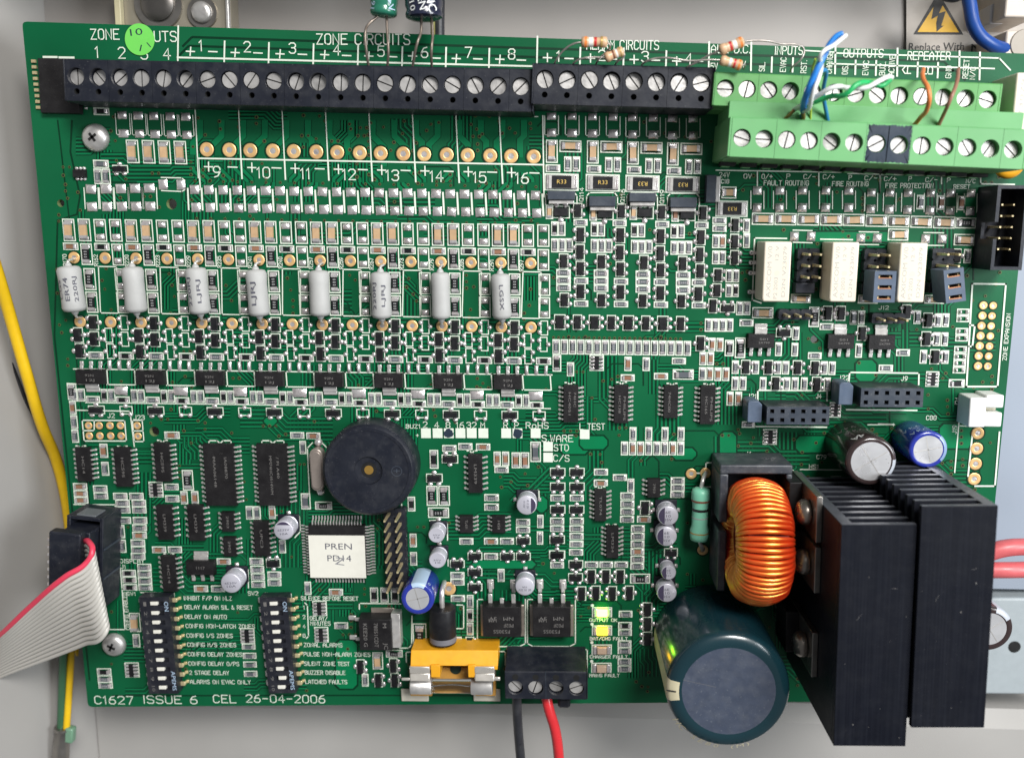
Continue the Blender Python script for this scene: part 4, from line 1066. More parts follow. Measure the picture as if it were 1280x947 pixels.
wire('signal_wire', qz([(690, 630, 16), (745, 605, 20), (850, 570, 23), (930, 560, 26.5), (1000, 500, 27), (1080, 490, 25), (1150, 505, 24), (1200, 470, 24)]), 2.8, GRNW, 'green wire of the twisted pair lying across the upper green strip', group=g_)
wire('signal_wire', qz([(755, 350, 23), (735, 420, 20), (730, 560, 17), (725, 710, 13.5)]), 1.3, YGW, 'thin yellow-green wire behind the blue pair', group=g_)
wire('bare_wire_end', qz([(630, 652, 16), (600, 680, 15), (572, 705, 13.5)]), 1.9, COP, 'bare copper wire end going into the lower strip, left one', 'wire end'); wire('bare_wire_end', qz([(676, 655, 17), (684, 690, 15), (680, 712, 13.5)]), 2.3, COP, 'bare copper wire end under the thick blue wire', 'wire end')
crop(1040, 0, .2112)
wire('signal_wire', qz([(540, 410, 12), (540, 470, 20), (575, 560, 24), (565, 640, 22), (520, 700, 17), (488, 740, 14)]), 2.5, ORW, 'orange wire curving over the upper green strip')
wire('signal_wire', qz([(748, 410, 12), (735, 500, 18), (700, 590, 20), (660, 680, 16), (632, 740, 14)]), 2.1, BRW, 'brown wire slanting over the upper green strip')

# ------------------------------------------------------------------ small axial resistors over the top strip
BEIGE = mat('beige_lacquer', (.62, .40, .24), .35, var=.1); BO = mat('orange_band', (.75, .22, .05), .4); BWt = mat('white_band', (.75, .72, .68), .4); BR = mat('red_band', (.5, .03, .03), .4); BG = mat('gold_band', (.55, .36, .12), .35, metal=.4); BBR = mat('brown_band', (.20, .07, .04), .4); BKB = mat('black_band', (.02, .02, .02), .4)
def axial(A, Bp, r, z, label, bands, body=BEIGE, leads=(), lr=.21, cat='resistor'):
    a, b_ = P(*A, z), P(*Bp, z); d = b_ - a; L = d.length; ang = math.atan2(d.y, d.x) ; mid = (a + b_) / 2
    t = thing('axial_resistor', label, cat, (mid.x, mid.y, 0), ang)
    bm = bmesh.new(); h = L / 2
    lathe(bm, [(r * .45, -h), (r * .9, -h + .15 * r), (r, -h + .6 * r), (r, -h + L * .22), (r * .86, -h + L * .3), (r * .86, h - L * .3), (r, h - L * .22), (r, h - .6 * r), (r * .9, h - .15 * r), (r * .45, h)], 0, 0, 24, axis='x', cz=0)
    part('body', bm, body, t, smooth=60, loc=(0, 0, z))
    for f, wd, m in bands:
        bm = bmesh.new(); x = -h + f * L; w2 = wd * L / 2; rr = (r if (f < .24 or f > .76) else r * .87) * 1.012
        lathe(bm, [(rr * .98, x - w2), (rr, x - w2 + .02), (rr, x + w2 - .02), (rr * .98, x + w2)], 0, 0, 24, axis='x')
        part('colour_band', bm, m, t, smooth=40, loc=(0, 0, z))
    inv = Matrix.Rotation(-ang, 3, 'Z')
    for pl in leads:
        pts = [inv @ (P(x, y, zz) - Vector((mid.x, mid.y, 0))) for x, y, zz in pl]
        tube('lead', [tuple(p) for p in pts], lr, TIN if lr > .3 else mat('dull_lead', (.42, .38, .35), .35, metal=.7, var=.3), t)
    return t
crop(660, 0, .2112)
Q = lambda x, y: q(x, y)
axial(Q(315, 250), Q(470, 250), 1.15, 14, 'beige resistor with orange, white and red bands, leftmost above the terminals', [(.17, .1, BO), (.37, .17, BWt), (.54, .1, BR), (.78, .08, BG)], leads=[qz([(330, 250, 14), (270, 260, 14), (200, 310, 13), (165, 360, 12), (155, 385, 10)]), qz([(465, 250, 14), (485, 270, 14), (470, 300, 12.5), (420, 350, 12), (400, 385, 10)])])
axial(Q(455, 345), Q(565, 300), 1.1, 13, 'beige resistor tilted beneath the leftmost one above the terminals', [(.25, .1, BO), (.45, .1, BBR), (.62, .1, BWt), (.82, .08, BG)], leads=[qz([(460, 342, 13), (400, 340, 13), (310, 350, 13), (275, 370, 12), (265, 385, 10)]), qz([(560, 302, 13), (570, 330, 13), (530, 365, 12), (515, 385, 10)])])
crop(860, 0, .2112)
axial(Q(185, 300), Q(330, 245), 1.15, 15, 'upper of two beige resistors over the AUX lettering', [(.25, .1, BBR), (.45, .1, BR), (.62, .16, BWt), (.86, .1, BO)], leads=[qz([(190, 298, 15), (120, 330, 14), (50, 370, 13), (0, 395, 12), (-10, 400, 10)]), qz([(325, 248, 15), (380, 242, 15), (480, 245, 15), (560, 262, 14.5), (640, 265, 14.5), (685, 290, 14), (670, 350, 14), (620, 395, 13), (605, 425, 11)])])
axial(Q(190, 355), Q(320, 390), 1.1, 14.5, 'lower of two beige resistors over the AUX lettering', [(.25, .1, BG), (.45, .12, BWt), (.64, .1, BR), (.85, .1, BO)], leads=[qz([(192, 357, 14.5), (130, 355, 14.5), (0, 360, 14), (-100, 345, 14), (-180, 345, 13.5), (-240, 360, 13), (-275, 385, 11)]), qz([(315, 388, 14.5), (335, 385, 14), (330, 410, 12)])])
MINT = mat('mint_lacquer', (.22, .60, .42), .4, var=.08)
crop(800, 560, .2113)
axial(Q(348, 548), Q(362, 232), 2.25, 4.2, 'large mint green resistor left of the copper coil', [(.17, .025, BG), (.45, .02, mat('grey_band', (.4, .4, .4), .5)), (.60, .05, BKB), (.77, .035, BBR)], MINT, leads=[qz([(362, 235, 4.2), (372, 190, 4), (385, 150, 2), (388, 145, 0)]), qz([(350, 545, 4.2), (360, 570, 3.6), (370, 598, 1.5), (371, 602, 0)])], lr=.5)
for (x, y) in ((303, 150), (387, 145), (371, 600)): ring(x, y, 62)
sline(330, 147, 360, 147, 1.8)
for a in ((325, 228, 435, 228), (325, 228, 325, 245), (390, 86, 440, 86), (390, 86, 390, 120)): sline(*a, 1.6)

# ------------------------------------------------------------------ round cans
def small_can(x, y, r, label, lines=(), band=None, h=5.0, zt=None, lead=0.):
    """top disc centre and radius in crop units"""
    X, Y = q(x, y); c = P(X, Y, h); rr = (P(X + r * CR[2], Y, h) - c).length
    a = frame(X, Y, 10, 10)[1]
    t = thing('round_can_capacitor', label, 'capacitor', (c.x, c.y, .1), a)
    bm = bmesh.new(); s = rr * 1.06
    ch = s * .45; prism(bm, [(-s, -s + ch), (-s + ch, -s), (s - ch, -s), (s, -s + ch), (s, s), (-s, s)], 0, .7); part('base_plate', bm, BLK, t, bev=.08)
    bm = bmesh.new(); h1 = h - .1
    lathe(bm, [(rr * .96, .6), (rr * .97, .95), (rr * .86, 1.15), (rr * .86, 1.35), (rr, 1.6), (rr, h1 - .35), (rr * .95, h1 - .08), (rr * .9, h1)], 0, 0, 36)
    part('can', bm, ALU, t, smooth=35)
    bm = bmesh.new(); n = 14; a0, a1 = (band if band else (100, 260)); rb = rr * .885
    k0 = [(rb * math.cos(R(a0 + (a1 - a0) * i / n)), rb * math.sin(R(a0 + (a1 - a0) * i / n))) for i in range(n + 1)]
    if band: prism(bm, k0, h1 + .001, h1 + .02); part('polarity_mark', bm, mat('dark_purple_print', (.05, .04, .08), .5), t)
    else: bm.free()
    for i, (s_, dx, dy, ww, hh, rot) in enumerate(lines): text(s_, DPRINT, t, (dx * rr, dy * rr, h1 + .025), ww * rr, hh * rr, R(rot))
    for s2 in (-1, 1):
        bm = bmesh.new(); box(bm, -.5, -.45, 0, .5, .45, .3); lathe(bm, [(.55, 0), (.5, .3), (.25, .5)], 0, 0, 10)
        if lead == 90: part('lead', bm, SOLD, t, loc=(0, s2 * (s + .3), 0))
        else: part('lead', bm, SOLD, t, loc=(s2 * (s + .3), 0, 0))
    occ(X, Y, r * 2.3 * CR[2], r * 2.3 * CR[2])
    return t
tri = [('6E', 0, .34, .5, .26, 0), ('10', 0, -.02, .45, .26, 0), ('35V', 0, -.4, .7, .26, 0)]
crop(280, 590, .1056); small_can(703, 690, 118, 'silver round can overlapping a chip, left of the paper-labelled square chip', [('6E35V', 0, .05, 1.2, .22, 4), ('10A', 0, -.35, .8, .22, 4)], (40, 140), h=5.3, lead=90)
for a in ((610, 508, 890, 510), (890, 510, 905, 700), (905, 700, 840, 770)): sline(*a, 1.4)
crop(260, 610, .1795); small_can(158, 662, 71, 'silver round can just above the switch lettering, leftmost of all', [('10A', 0, -.3, .9, .24, 3), ('6E35V', 0, .02, 1.2, .2, 3)], None, h=5.3, lead=90)
for a in ((215, 545, 280, 560), (280, 560, 282, 692)): sline(*a, 1.4)
crop(460, 610, .1795)
small_can(476, 326, 57, 'small silver round can, upper of two above the blue capacitor', [('10', 0, -.3, .6, .24, 0), ('35V', 0, .0, .9, .2, 0)], h=5, lead=90)
small_can(482, 501, 59, 'small silver round can touching the top of the blue capacitor', [('10', 0, -.3, .6, .24, 0), ('35V', 0, .0, .9, .2, 0)], h=5, lead=90)
small_can(1105, 118, 71, 'lone silver round can right of the small eight-pin chips', [('6E 10 35V', .1, .1, .9, .24, -92), ('10 35V', -.25, .1, .7, .2, -92)], (-62, 62), h=5)
small_can(1092, 684, 68, 'silver round can between the two square power transistors', [('6E 10 35V', 0, -.35, 1.3, .24, 180), ('10A', 0, -.05, .5, .2, 180)], h=5, lead=90)
for a in ((430, 225, 470, 222), (512, 228, 552, 240), (552, 240, 554, 360), (512, 400, 556, 415), (556, 415, 558, 540), (1045, 12, 1190, 12), (1190, 12, 1192, 70), (1020, 600, 1075, 575), (1125, 575, 1175, 600)): sline(*a, 1.4)
crop(660, 530, .1795)
small_can(975, 638, 73, 'silver round can, topmost in the column of four', tri, (110, 250), h=5); small_can(965, 782, 73, 'silver round can, second from the top in the column of four', tri, (110, 250), h=5)
crop(640, 670, .1901)
small_can(1030, 240, 50, 'smaller silver round can, third from the top in the column of four', tri, (110, 250), h=5); small_can(1018, 372, 66, 'silver round can at the bottom of the column, touching the huge capacitor', tri, (110, 250), h=5)

def big_cap(X, Y, rpx, h, sleeve, stripe, label, disc=.80, strip_a=(0, 40), cross=True, topm=None, letters=(), zb=0., tsk=0.):
    c = P(X, Y, h); rr = (P(X + rpx, Y, h) - c).length
    t = thing('electrolytic_capacitor', label, 'capacitor', (c.x, c.y, 0), 0)
    bm = bmesh.new()
    e = rr * .16
    lathe(bm, [(rr * .93, zb + .1), (rr, zb + .7), (rr, h - e), (rr * .985, h - e * .5), (rr * .94, h - e * .14), (rr * (disc + .05), h), (rr * disc, h - .12)], 0, 0, 64)
    part('sleeve', bm, sleeve, t, smooth=50)
    bm = bmesh.new(); lathe(bm, [(rr * disc * .998, h - .12), (rr * disc * .998, h - .10)], 0, 0, 48); part('metal_top', bm, topm or ALUT, t)
    if cross:
        for k in range(2):
            bm = bmesh.new(); L = rr * disc * .92; box(bm, -L, -.11, h - .11, L, .11, h - .075); part('vent_score', bm, SCREW, t, rz=R(33 + 90 * k + tsk))
    if stripe:
        bm = bmesh.new(); n = 12; a0, a1 = strip_a
        prof = [(rr + .03, zb + .7), (rr + .03, h - e), (rr * .985 + .03, h - e * .5), (rr * .94 + .03, h - e * .14 + .02), (rr * (disc + .05), h + .03)]
        g = [[bm.verts.new((r_ * math.cos(R(a0 + (a1 - a0) * i / n)), r_ * math.sin(R(a0 + (a1 - a0) * i / n)), z_)) for i in range(n + 1)] for r_, z_ in prof]
        for j in range(len(prof) - 1):
            for i in range(n): bm.faces.new((g[j][i], g[j][i + 1], g[j + 1][i + 1], g[j + 1][i]))
        part('polarity_stripe', bm, stripe, t, smooth=60)
    for (s_, a0, da, z_, hh, m_) in letters:
        for i, chx in enumerate(s_):
            if chx == ' ': continue
            a = R(a0 + da * i); r_ = rr + .05
            o = text(chx, m_, t, (r_ * math.cos(a), r_ * math.sin(a), z_), 0, hh, 0, 'printed_text')
            o.rotation_euler = (Matrix.Rotation(a + math.pi / 2, 3, 'Z') @ Matrix.Rotation(R(90 if z_ < h - e else 38), 3, 'X')).to_euler()
            if z_ >= h - e: o.location = Vector(((rr * .985 + .15) * math.cos(a), (rr * .985 + .15) * math.sin(a), h - e * .42 + .35)) * MM
    return t
BC = mat('blue_sleeve', (.02, .035, .30), .25, coat=.5, var=.1); LBL = mat('light_blue_print', (.42, .55, .70), .35)
BRC = mat('dark_brown_sleeve', (.035, .022, .022), .22, coat=.5, var=.1); TEAL = mat('dark_teal_sleeve', (.004, .026, .036), .28, coat=.5, var=.25, vscale=60)
CREAM = mat('cream_print', (.62, .56, .38), .45, var=.1); GRS = mat('grey_stripe', (.42, .45, .50), .3)
big_cap(521.8, 748.3, 20.8, 10.5, BC, LBL, 'blue capacitor with a silver top beside the gold pin header', .70, (60, 112), letters=[('GS', 130, 20, 8.3, 1.3, LBL), ('680', 10, 20, 8.6, 1.3, LBL)], tsk=-18)
big_cap(1089, 576.5, 32, 17, BRC, GRS, 'dark brown capacitor with a scored silver top, above the heat sinks', .79, (-55, 5), letters=[('4A', 108, 14, 14.6, 2.1, WHTW), ('V4A', 92, 16, 9.6, 1.5, PRINT), ('V4A', 100, 16, 6.2, 1.5, PRINT), ('105 C', 225, 16, 15.2, 1.3, PRINT)])
big_cap(1160.5, 562, 24.3, 12, BC, mat('slate_blue_print', (.22, .32, .50), .3), 'blue capacitor with a silver top, right of the dark brown one', .76, (-40, 50), letters=[('V4A', 95, 18, 9.8, 1.5, LBL), ('V4A', 100, 20, 6.4, 1.3, LBL), ('105 85', 240, 16, 10.4, 1.2, LBL)], tsk=-20)
tq = big_cap(911, 864, 78.5, 28, TEAL, None, 'huge dark teal capacitor with a flat grey top at the bottom', .755, cross=False, topm=mat('blue_grey_plastic', (.046, .058, .09), .5, var=.2, dust=.07, bump=.2),
    letters=[('HC SE80 (M)', 215, 7.6, 27.5, 1.9, CREAM)])
c_ = P(911, 864, 28); rr = (P(911 + 78.5, 864, 28) - c_).length
bm = bmesh.new(); n = 8; e = rr * .16
prof = [(rr + .03, 1.0), (rr + .03, 28 - e), (rr * .985 + .03, 28 - e * .5), (rr * .94 + .03, 28 - e * .14 + .02), (rr * .80, 28.03)]
g = [[bm.verts.new((r_ * math.cos(R(170 + 22 * i / n)), r_ * math.sin(R(170 + 22 * i / n)), z_)) for i in range(n + 1)] for r_, z_ in prof]
for j in range(4):
    for i in range(n): bm.faces.new((g[j][i], g[j][i + 1], g[j + 1][i + 1], g[j + 1][i]))
part('polarity_stripe', bm, CREAM, tq, smooth=60)
bm = bmesh.new(); v = box(bm, -.16, -1.1, 0, .16, 1.1, .06); o = part('minus_mark', bm, BKB, tq, loc=(-rr * .925, -.2, 28 - e * .05 + .06), rz=R(80))
bm = bmesh.new(); box(bm, -10.9, .3, 27.905, -3.0, .36, 27.915); part('scratch', bm, PRINT, tq, rz=R(-12))

# ------------------------------------------------------------------ buzzer
c = P(460.2, 588.3, 8.6); rr = (P(517.5, 588, 8.6) - P(403, 588, 8.6)).length / 2
t = thing('round_buzzer', 'big round black buzzer with a brass-coloured hole at its centre', 'buzzer', (c.x, c.y, 0), 0)
bm = bmesh.new(); lathe(bm, [(rr * 1.01, 0), (rr * 1.03, .5), (rr * 1.02, 7.6), (rr, 8.1), (rr * .95, 8.6), (rr * .88, 8.6), (rr * .875, 8.48), (rr * .31, 8.42), (rr * .30, 7.9), (rr * .17, 7.7), (rr * .15, 6.4)], 0, 0, 72)
part('case', bm, BLK, t, smooth=35)
bm = bmesh.new(); lathe(bm, [(rr * .13, 6.5), (rr * .12, 7.5)], 0, 0, 24); part('brass_disc', bm, mat('dull_brass', (.55, .33, .08), .35, metal=.7), t)
bm = bmesh.new(); lathe(bm, [(rr * .17, 7.72), (rr * .17, 7.73)], 0, 0, 24); 
part('sound_hole', bm, HOLE, t)
bm = bmesh.new(); lathe(bm, [(rr * .10, 7.74), (rr * .10, 7.78)], 0, 0, 24); part('diaphragm', bm, mat('dull_brass', (0, 0, 0)), t)
text('+', SLATE, t, (rr * .62, 0, 8.48), 1.6, 1.5, 0, 'plus_mark')
bm = bmesh.new()
for k in range(24):
    a, b_ = 2 * math.pi * k / 24, 2 * math.pi * (k + 1) / 24; r0, r1 = 1.15, 1.3
    bm.faces.new([bm.verts.new((r_ * math.cos(x_), r_ * math.sin(x_), 8.47)) for r_, x_ in ((r1, a), (r1, b_), (r0, b_), (r0, a))])
part('mark_ring', bm, SLATE, t, loc=(rr * .62, 0, 0)); occ(465, 582, 128, 124)

# crystal can
c, a, W, H = frame(395.3, 587.5, 16.5, 53, 3.2)
t = thing('crystal_can', 'beige metal crystal can between the right big chip and the buzzer', 'crystal', (c.x, c.y, 0), a)
def stad(W, H, n=10, k=1.0): 
    r = W / 2 * k; return [(r * math.cos(x_), (H / 2 * k - r) * (1 if math.sin(x_) >= 0 else -1) + r * math.sin(x_)) for x_ in [math.pi * i / n for i in range(n + 1)] + [math.pi + math.pi * i / n for i in range(n + 1)]]
CRY = mat('crystal_metal', (.42, .36, .32), .35, metal=.5, var=.2)
bm = bmesh.new(); prism(bm, stad(W, H), .2, 3.0); part('flange', bm, CRY, t, bev=.25)
bm = bmesh.new(); prism(bm, stad(W * .80, H * .88), 2.9, 3.35); part('lid', bm, CRY, t, bev=.2)
for s in (-1, 1):
    bm = bmesh.new(); lathe(bm, [(1.1, 0), (.95, .5), (.5, .9)], 0, s * (H / 2 + .9), 12); part('lead', bm, SOLD, t, smooth=60)
occ(395, 587, 22, 76)
crop(240, 450, .1795)
for a in ((803, 612, 838, 575), (803, 612, 818, 925), (905, 575, 935, 605)): sline(*a, 1.4)

# square chip with the paper label
c, a, W, H = frame(421.5, 688.5, 71, 64, 1.8)
t = thing('labelled_square_chip', 'square black chip with a white paper label reading PREN PD14', 'chip', (c.x, c.y, .1), a)
bm = bmesh.new(); taper(bm, -W / 2, -H / 2, W / 2, H / 2, .2, 1.8, .2); part('body', bm, ICB, t)
bm = bmesh.new(); box(bm, -W / 2 + .1, -H / 2 - .25, 1.81, W / 2 - .1, H * .31, 1.87); part('paper_label', bm, LABEL, t)
for s_, dy, ww in (('PREN', .09, .47), ('PD14', -.14, .42)): text(s_, DPRINT, t, (.03 * W, dy * H, 1.885), ww * W, .125 * H)
text('Z', mat('pencil_grey', (.22, .22, .24), .6), t, (.04 * W, -.20 * H, 1.89), .17 * W, .15 * H, R(-8), 'handwriting')
for (n, w_, side) in ((17, W * .9, 0), (17, H * .98, 1), (17, W * .9, 2), (17, H * .98, 3)):
    for i in range(n):
        y = (i - (n - 1) / 2) * w_ / n; key = ('q', side % 2)
        if key not in _gm:
            bm = bmesh.new(); hw = (W if side % 2 else H) / 2; gull(bm, 1, 0, hw - .05, hw + 2.1, 1.0, .33); _gm[key] = mesh(bm, 'pin', [TIN])
        rz = {0: R(90), 1: 0, 2: R(-90), 3: R(180)}[side]
        off = Vector((y, 0, 0)) if side in (0, 2) else Vector((0, y, 0))
        ob('pin', _gm[key], t, tuple(off), rz)
occ(421, 688, 90, 84)

# ------------------------------------------------------------------ pin headers and jumpers
def header(X, Y, w, h, zt, nx, ny, pitch, pinz, label, pm=BRASS, bodym=BLK, pr=.32):
    c, a, W, H = frame(X, Y, w, h, 0)
    t = thing('pin_header', label, 'pin header', (c.x, c.y, 0), a)
    px_, py_ = pitch
    for i in range(nx):
        for j in range(ny):
            bm = bmesh.new(); x_, y_ = (i - (nx - 1) / 2) * px_, (j - (ny - 1) / 2) * py_
            ch = .35; hx, hy = px_ / 2 - .02, py_ / 2 - .02
            prism(bm, [(-hx + ch, -hy), (hx - ch, -hy), (hx, -hy + ch), (hx, hy - ch), (hx - ch, hy), (-hx + ch, hy), (-hx, hy - ch), (-hx, -hy + ch)], .05, zt); part('base_block', bm, bodym, t, loc=(x_, y_, 0))
            bm = bmesh.new(); v = box(bm, -pr, -pr, zt - .1, pr, pr, pinz)
            for k in (4, 5, 6, 7): v[k].co.x *= .7; v[k].co.y *= .7
            part('pin', bm, pm, t, loc=(x_, y_, 0), rz=random.gauss(0, .05))
    occ(X, Y, w, h); return t
header(497, 681, 28, 96, 2.5, 2, 8, (2.75, 2.62), 8.6, 'tall gold pin header with two rows of eight pins, right of the square chip')
sline(502, 630, 510, 735, 1.6, True)
crop(880, 340, .1689); header(*q(655, 308), 38, 15, 2.4, 3, 1, (2.54, 2.5), 7.2, 'three-pin header under the leftmost white relay')
crop(1060, 340, .1719); header(*q(268, 330), 38, 15, 2.4, 3, 1, (2.54, 2.5), 7.2, 'three-pin header under the rightmost white relay')
for (x0, y0, x1, y1) in ((935, 382, 1010, 400),): pass
for k, (X, Y, wd) in enumerate(((1006.5, 331, ''), (1089, 332, ''), (1173, 331, ''))):
    bx_ = frame(X, Y + 29, 24, 13, 3); hb = thing('black_spacer', 'flat black block under the ' + ('left', 'middle', 'right')[k] + ' six-pin header', 'spacer', (bx_[0].x, bx_[0].y, .1), bx_[1]); bm = bmesh.new(); box(bm, -bx_[2] / 2, -bx_[3] / 2, 0, bx_[2] / 2, bx_[3] / 2, 3); part('block', bm, BLK, hb, bev=.15)
    header(X, Y, 28, 44, 2.4, 2, 3, (2.5, 2.6), 8.0, ('left', 'middle', 'right')[k] + ' six-pin header standing beside ' + ('the left relay', 'the middle relay', 'the right relay')[k])
JMP = mat('slate_blue_plastic', (.075, .105, .16), .45, var=.2, dust=.05)
def jumper(X, Y, w, h, ang, label):
    c, a, W, H = frame(X, Y, w, h, 11)
    t = thing('jumper_block', label, 'jumper', (c.x, c.y, 0), a + R(ang))
    bm = bmesh.new(); n = 3; cell = H / n
    for i in range(n):
        y0 = -H / 2 + i * cell
        for (xa, xb, ya, yb) in ((-W / 2, W / 2, y0, y0 + cell * .28), (-W / 2, W / 2, y0 + cell * .66, y0 + cell), (-W / 2, -W * .32, y0 + cell * .28, y0 + cell * .66), (W * .32, W / 2, y0 + cell * .28, y0 + cell * .66)):
            box(bm, xa, ya, 4.0, xb, yb, 11)
    part('housing', bm, JMP, t)
    for i in range(n):
        y0 = -H / 2 + i * cell + cell * .28
        bm = bmesh.new(); box(bm, -W * .31, y0 + .02, 9.6, W * .31, y0 + cell * .1, 10.9); part('contact_clip', bm, COP, t)
        bm = bmesh.new(); box(bm, -W * .32, y0, 4.2, W * .32, y0 + cell * .37, 9.0); part('slot_floor', bm, HOLE, t)
        for s in (-1, 1):
            bm = bmesh.new(); box(bm, s * 1.2 - .2, y0 + cell * .12, 9, s * 1.2 + .2, y0 + cell * .3, 10.4); part('pin_tip', bm, BRASS, t)
jumper(1106, 358.5, 27, 39, 0, 'upright jumper block between the middle and right relays'); jumper(1193.5, 357, 25, 42, 9, 'tilted jumper block right of the right relay')

def socket(X, Y, w, h, label):
    c, a, W, H = frame(X, Y, w, h, 8.6)
    t = thing('socket_strip', label, 'socket connector', (c.x, c.y, 0), a)
    bm = bmesh.new(); cw, chh = W / 6, H / 2
    for i in range(6):
        for j in range(2):
            x0, y0 = -W / 2 + i * cw, -H / 2 + j * chh; cx, cy = x0 + cw / 2, y0 + chh / 2; s = .48
            for (xa, ya, xb, yb) in ((x0, y0, x0 + cw, cy - s), (x0, cy + s, x0 + cw, y0 + chh), (x0, cy - s, cx - s, cy + s), (cx + s, cy - s, x0 + cw, cy + s)):
                box(bm, xa, ya, 7.4, xb, yb, 8.6)
    part('top', bm, SLATE, t)
    bm = bmesh.new(); box(bm, -W / 2, -H / 2, 0, W / 2, H / 2, 7.4, 0); part('body', bm, BLK, t)
    bm = bmesh.new()
    for i in range(6):
        for j in range(2):
            x0, y0 = -W / 2 + (i + .5) * cw, -H / 2 + (j + .5) * chh; box(bm, x0 - .47, y0 - .47, 7.41, x0 + .47, y0 + .47, 7.45)
    part('socket_hole', bm, HOLE, t); occ(X - 5, Y - 5, w + 14, h + 12)
socket(997.5, 519.5, 78, 22, 'black twelve-hole socket strip, the left and lower one'); socket(1115, 497, 78, 23.5, 'black twelve-hole socket strip, the right and upper one')
crop(880, 440, .1478)
for a in ((455, 322, 455, 405), (455, 322, 1042, 326), (1042, 326, 1040, 410), (440, 628, 1035, 634), (355, 405, 450, 405), (110, 878, 628, 878), (110, 878, 110, 920), (628, 878, 628, 915)): sline(*a, 1.8)
crop(1040, 440, .1875)
for a in ((118, 135, 580, 140), (580, 140, 578, 215), (118, 135, 112, 200), (98, 383, 565, 388), (38, 196, 110, 198)): sline(*a, 1.8)
for X, Y, w, h, lb in ((943.5, 514.5, 18, 27, 'slate jumper plug at the left end of the lower socket strip'), (1057.5, 492, 18, 28, 'slate jumper plug at the left end of the upper socket strip')):
    c, a, W, H = frame(X, Y, w, h, 7)
    t = thing('jumper_plug', lb, 'jumper', (c.x, c.y, 0), a)
    bm = bmesh.new(); ch = .9; prism(bm, [(-W / 2, -H / 2), (W / 2, -H / 2), (W / 2, H / 2 - ch), (W / 2 - ch, H / 2), (-W / 2 + ch * .5, H / 2), (-W / 2, H / 2 - ch * .5)], 1, 7); part('cap', bm, JMP, t, bev=.2)
    bm = bmesh.new(); box(bm, -.32, -H / 2 + .3, .1, .32, -H / 2 + .9, 1.5); part('pin', bm, BRASS, t)

# ------------------------------------------------------------------ relays
def relay(X, Y, w, h, zt, label, lines, pins=True):
    c, a, W, H = frame(X, Y, w, h, zt)
    t = thing('white_relay', label, 'relay', (c.x, c.y, 0), a)
    bm = bmesh.new(); ch = .9; prism(bm, [(-W / 2 + ch * .2, -H / 2), (W / 2, -H / 2), (W / 2, H / 2), (-W / 2, H / 2), (-W / 2, -H / 2 + ch)], .4, zt); part('case', bm, RELW, t, bev=.35, seg=3)
    for (s_, dx, dy, ww, hh) in lines: text(s_, GREYP, t, (dx * W, dy * H, zt + .012), ww * H, hh * W, R(90))
    if pins:
        for yy in (.30, .13, -.05, -.38):
            bm = bmesh.new(); box(bm, -W / 2 - 1.2, -.4, .05, -W / 2 + .2, .4, .6); lathe(bm, [(.6, 0), (.5, .4), (.2, .6)], -W / 2 - 1.1, 0, 10); part('pin', bm, SOLD, t, loc=(0, yy * H, 0))
    bm = bmesh.new(); lathe(bm, [(W * .10, zt + .004), (W * .10, zt + .01)], .0, -.02 * H, 16); part('centre_dot', bm, mat('pale_peach', (.78, .66, .50), .5), t)
    occ(X - 5, Y, w + 14, h); return t
rl = [('AXICOM V/0', -.28, 0, .86, .17), ('P2 2003', -.02, -.27, .36, .15), ('12 V', -.02, .30, .24, .13), ('D2N V23079', .27, .0, .84, .14)]
relay(971.3, 339.8, 34, 75, 8.8, 'left white relay of three', rl); relay(1055.5, 340.2, 33.5, 74.5, 8.8, 'middle white relay of three', rl, False); relay(1140.5, 341, 34, 74.5, 8.8, 'right white relay of three', rl, False)
crop(930, 280, .1328)
for a in ((100, 132, 400, 136), (100, 132, 78, 715), (78, 715, 160, 742), (722, 143, 1020, 148)): sline(*a, 1.6)
t = relay(1290, 128, 44, 74, 12, 'white relay half cut off by the right edge near the top', [('V23079', -.30, 0, .8, .12), ('12V', -.1, 0, .3, .1)], False)

# box header at the right edge
c, a, W, H = frame(1262.5, 285, 39.5, 106, 9.2)
t = thing('box_header', 'tall black box header with ten gold pins at the right edge', 'connector', (c.x, c.y, 0), a)
bm = bmesh.new(); w1 = .75
box(bm, -W / 2, -H / 2, 0, W / 2, -H / 2 + w1, 9.2); box(bm, -W / 2, H / 2 - w1, 0, W / 2, H / 2, 9.2); box(bm, W / 2 - w1, -H / 2 + w1, 0, W / 2, H / 2 - w1, 9.2)
box(bm, -W / 2, H * .07, 0, -W / 2 + w1, H / 2 - w1, 9.2); box(bm, -W / 2, -H / 2 + w1, 0, -W / 2 + w1, -H * .13, 9.2); box(bm, -W / 2, -H * .13, 0, -W / 2 + w1, H * .07, 3)
box(bm, -W / 2 + w1, -H / 2 + w1, 0, W / 2 - w1, H / 2 - w1, 2.0)
part('shroud', bm, BLK, t)
for i in range(5):
    for s in (-1, 1):
        bm = bmesh.new(); v = box(bm, -.3, -.3, 2, .3, .3, 7.4)
        for k in (4, 5, 6, 7): v[k].co.x *= .6; v[k].co.y *= .6
        part('pin', bm, BRASS, t, loc=(s * 1.25, (i - 2) * 2.45 + .2, 0))
crop(1060, 190, .1719)
for a in ((965, 175, 965, 232), (965, 232, 1210, 236), (0, 155, 960, 182), (235, 158, 232, 300), (680, 175, 680, 230)): sline(*a, 1.5)
# yellow disc under the end of the green strip
c = P(1262, 203, 5)
t = thing('yellow_disc', 'yellow disc peeping out under the right end of the green terminals', 'disc capacitor', (c.x, c.y, 0), 0)
bm = bmesh.new(); lathe(bm, [(2.4, 3.2), (3.3, 3.8), (3.6, 4.6), (3.3, 5.4), (2.4, 6)], 0, 0, 32); part('body', bm, YELP, t, smooth=60)

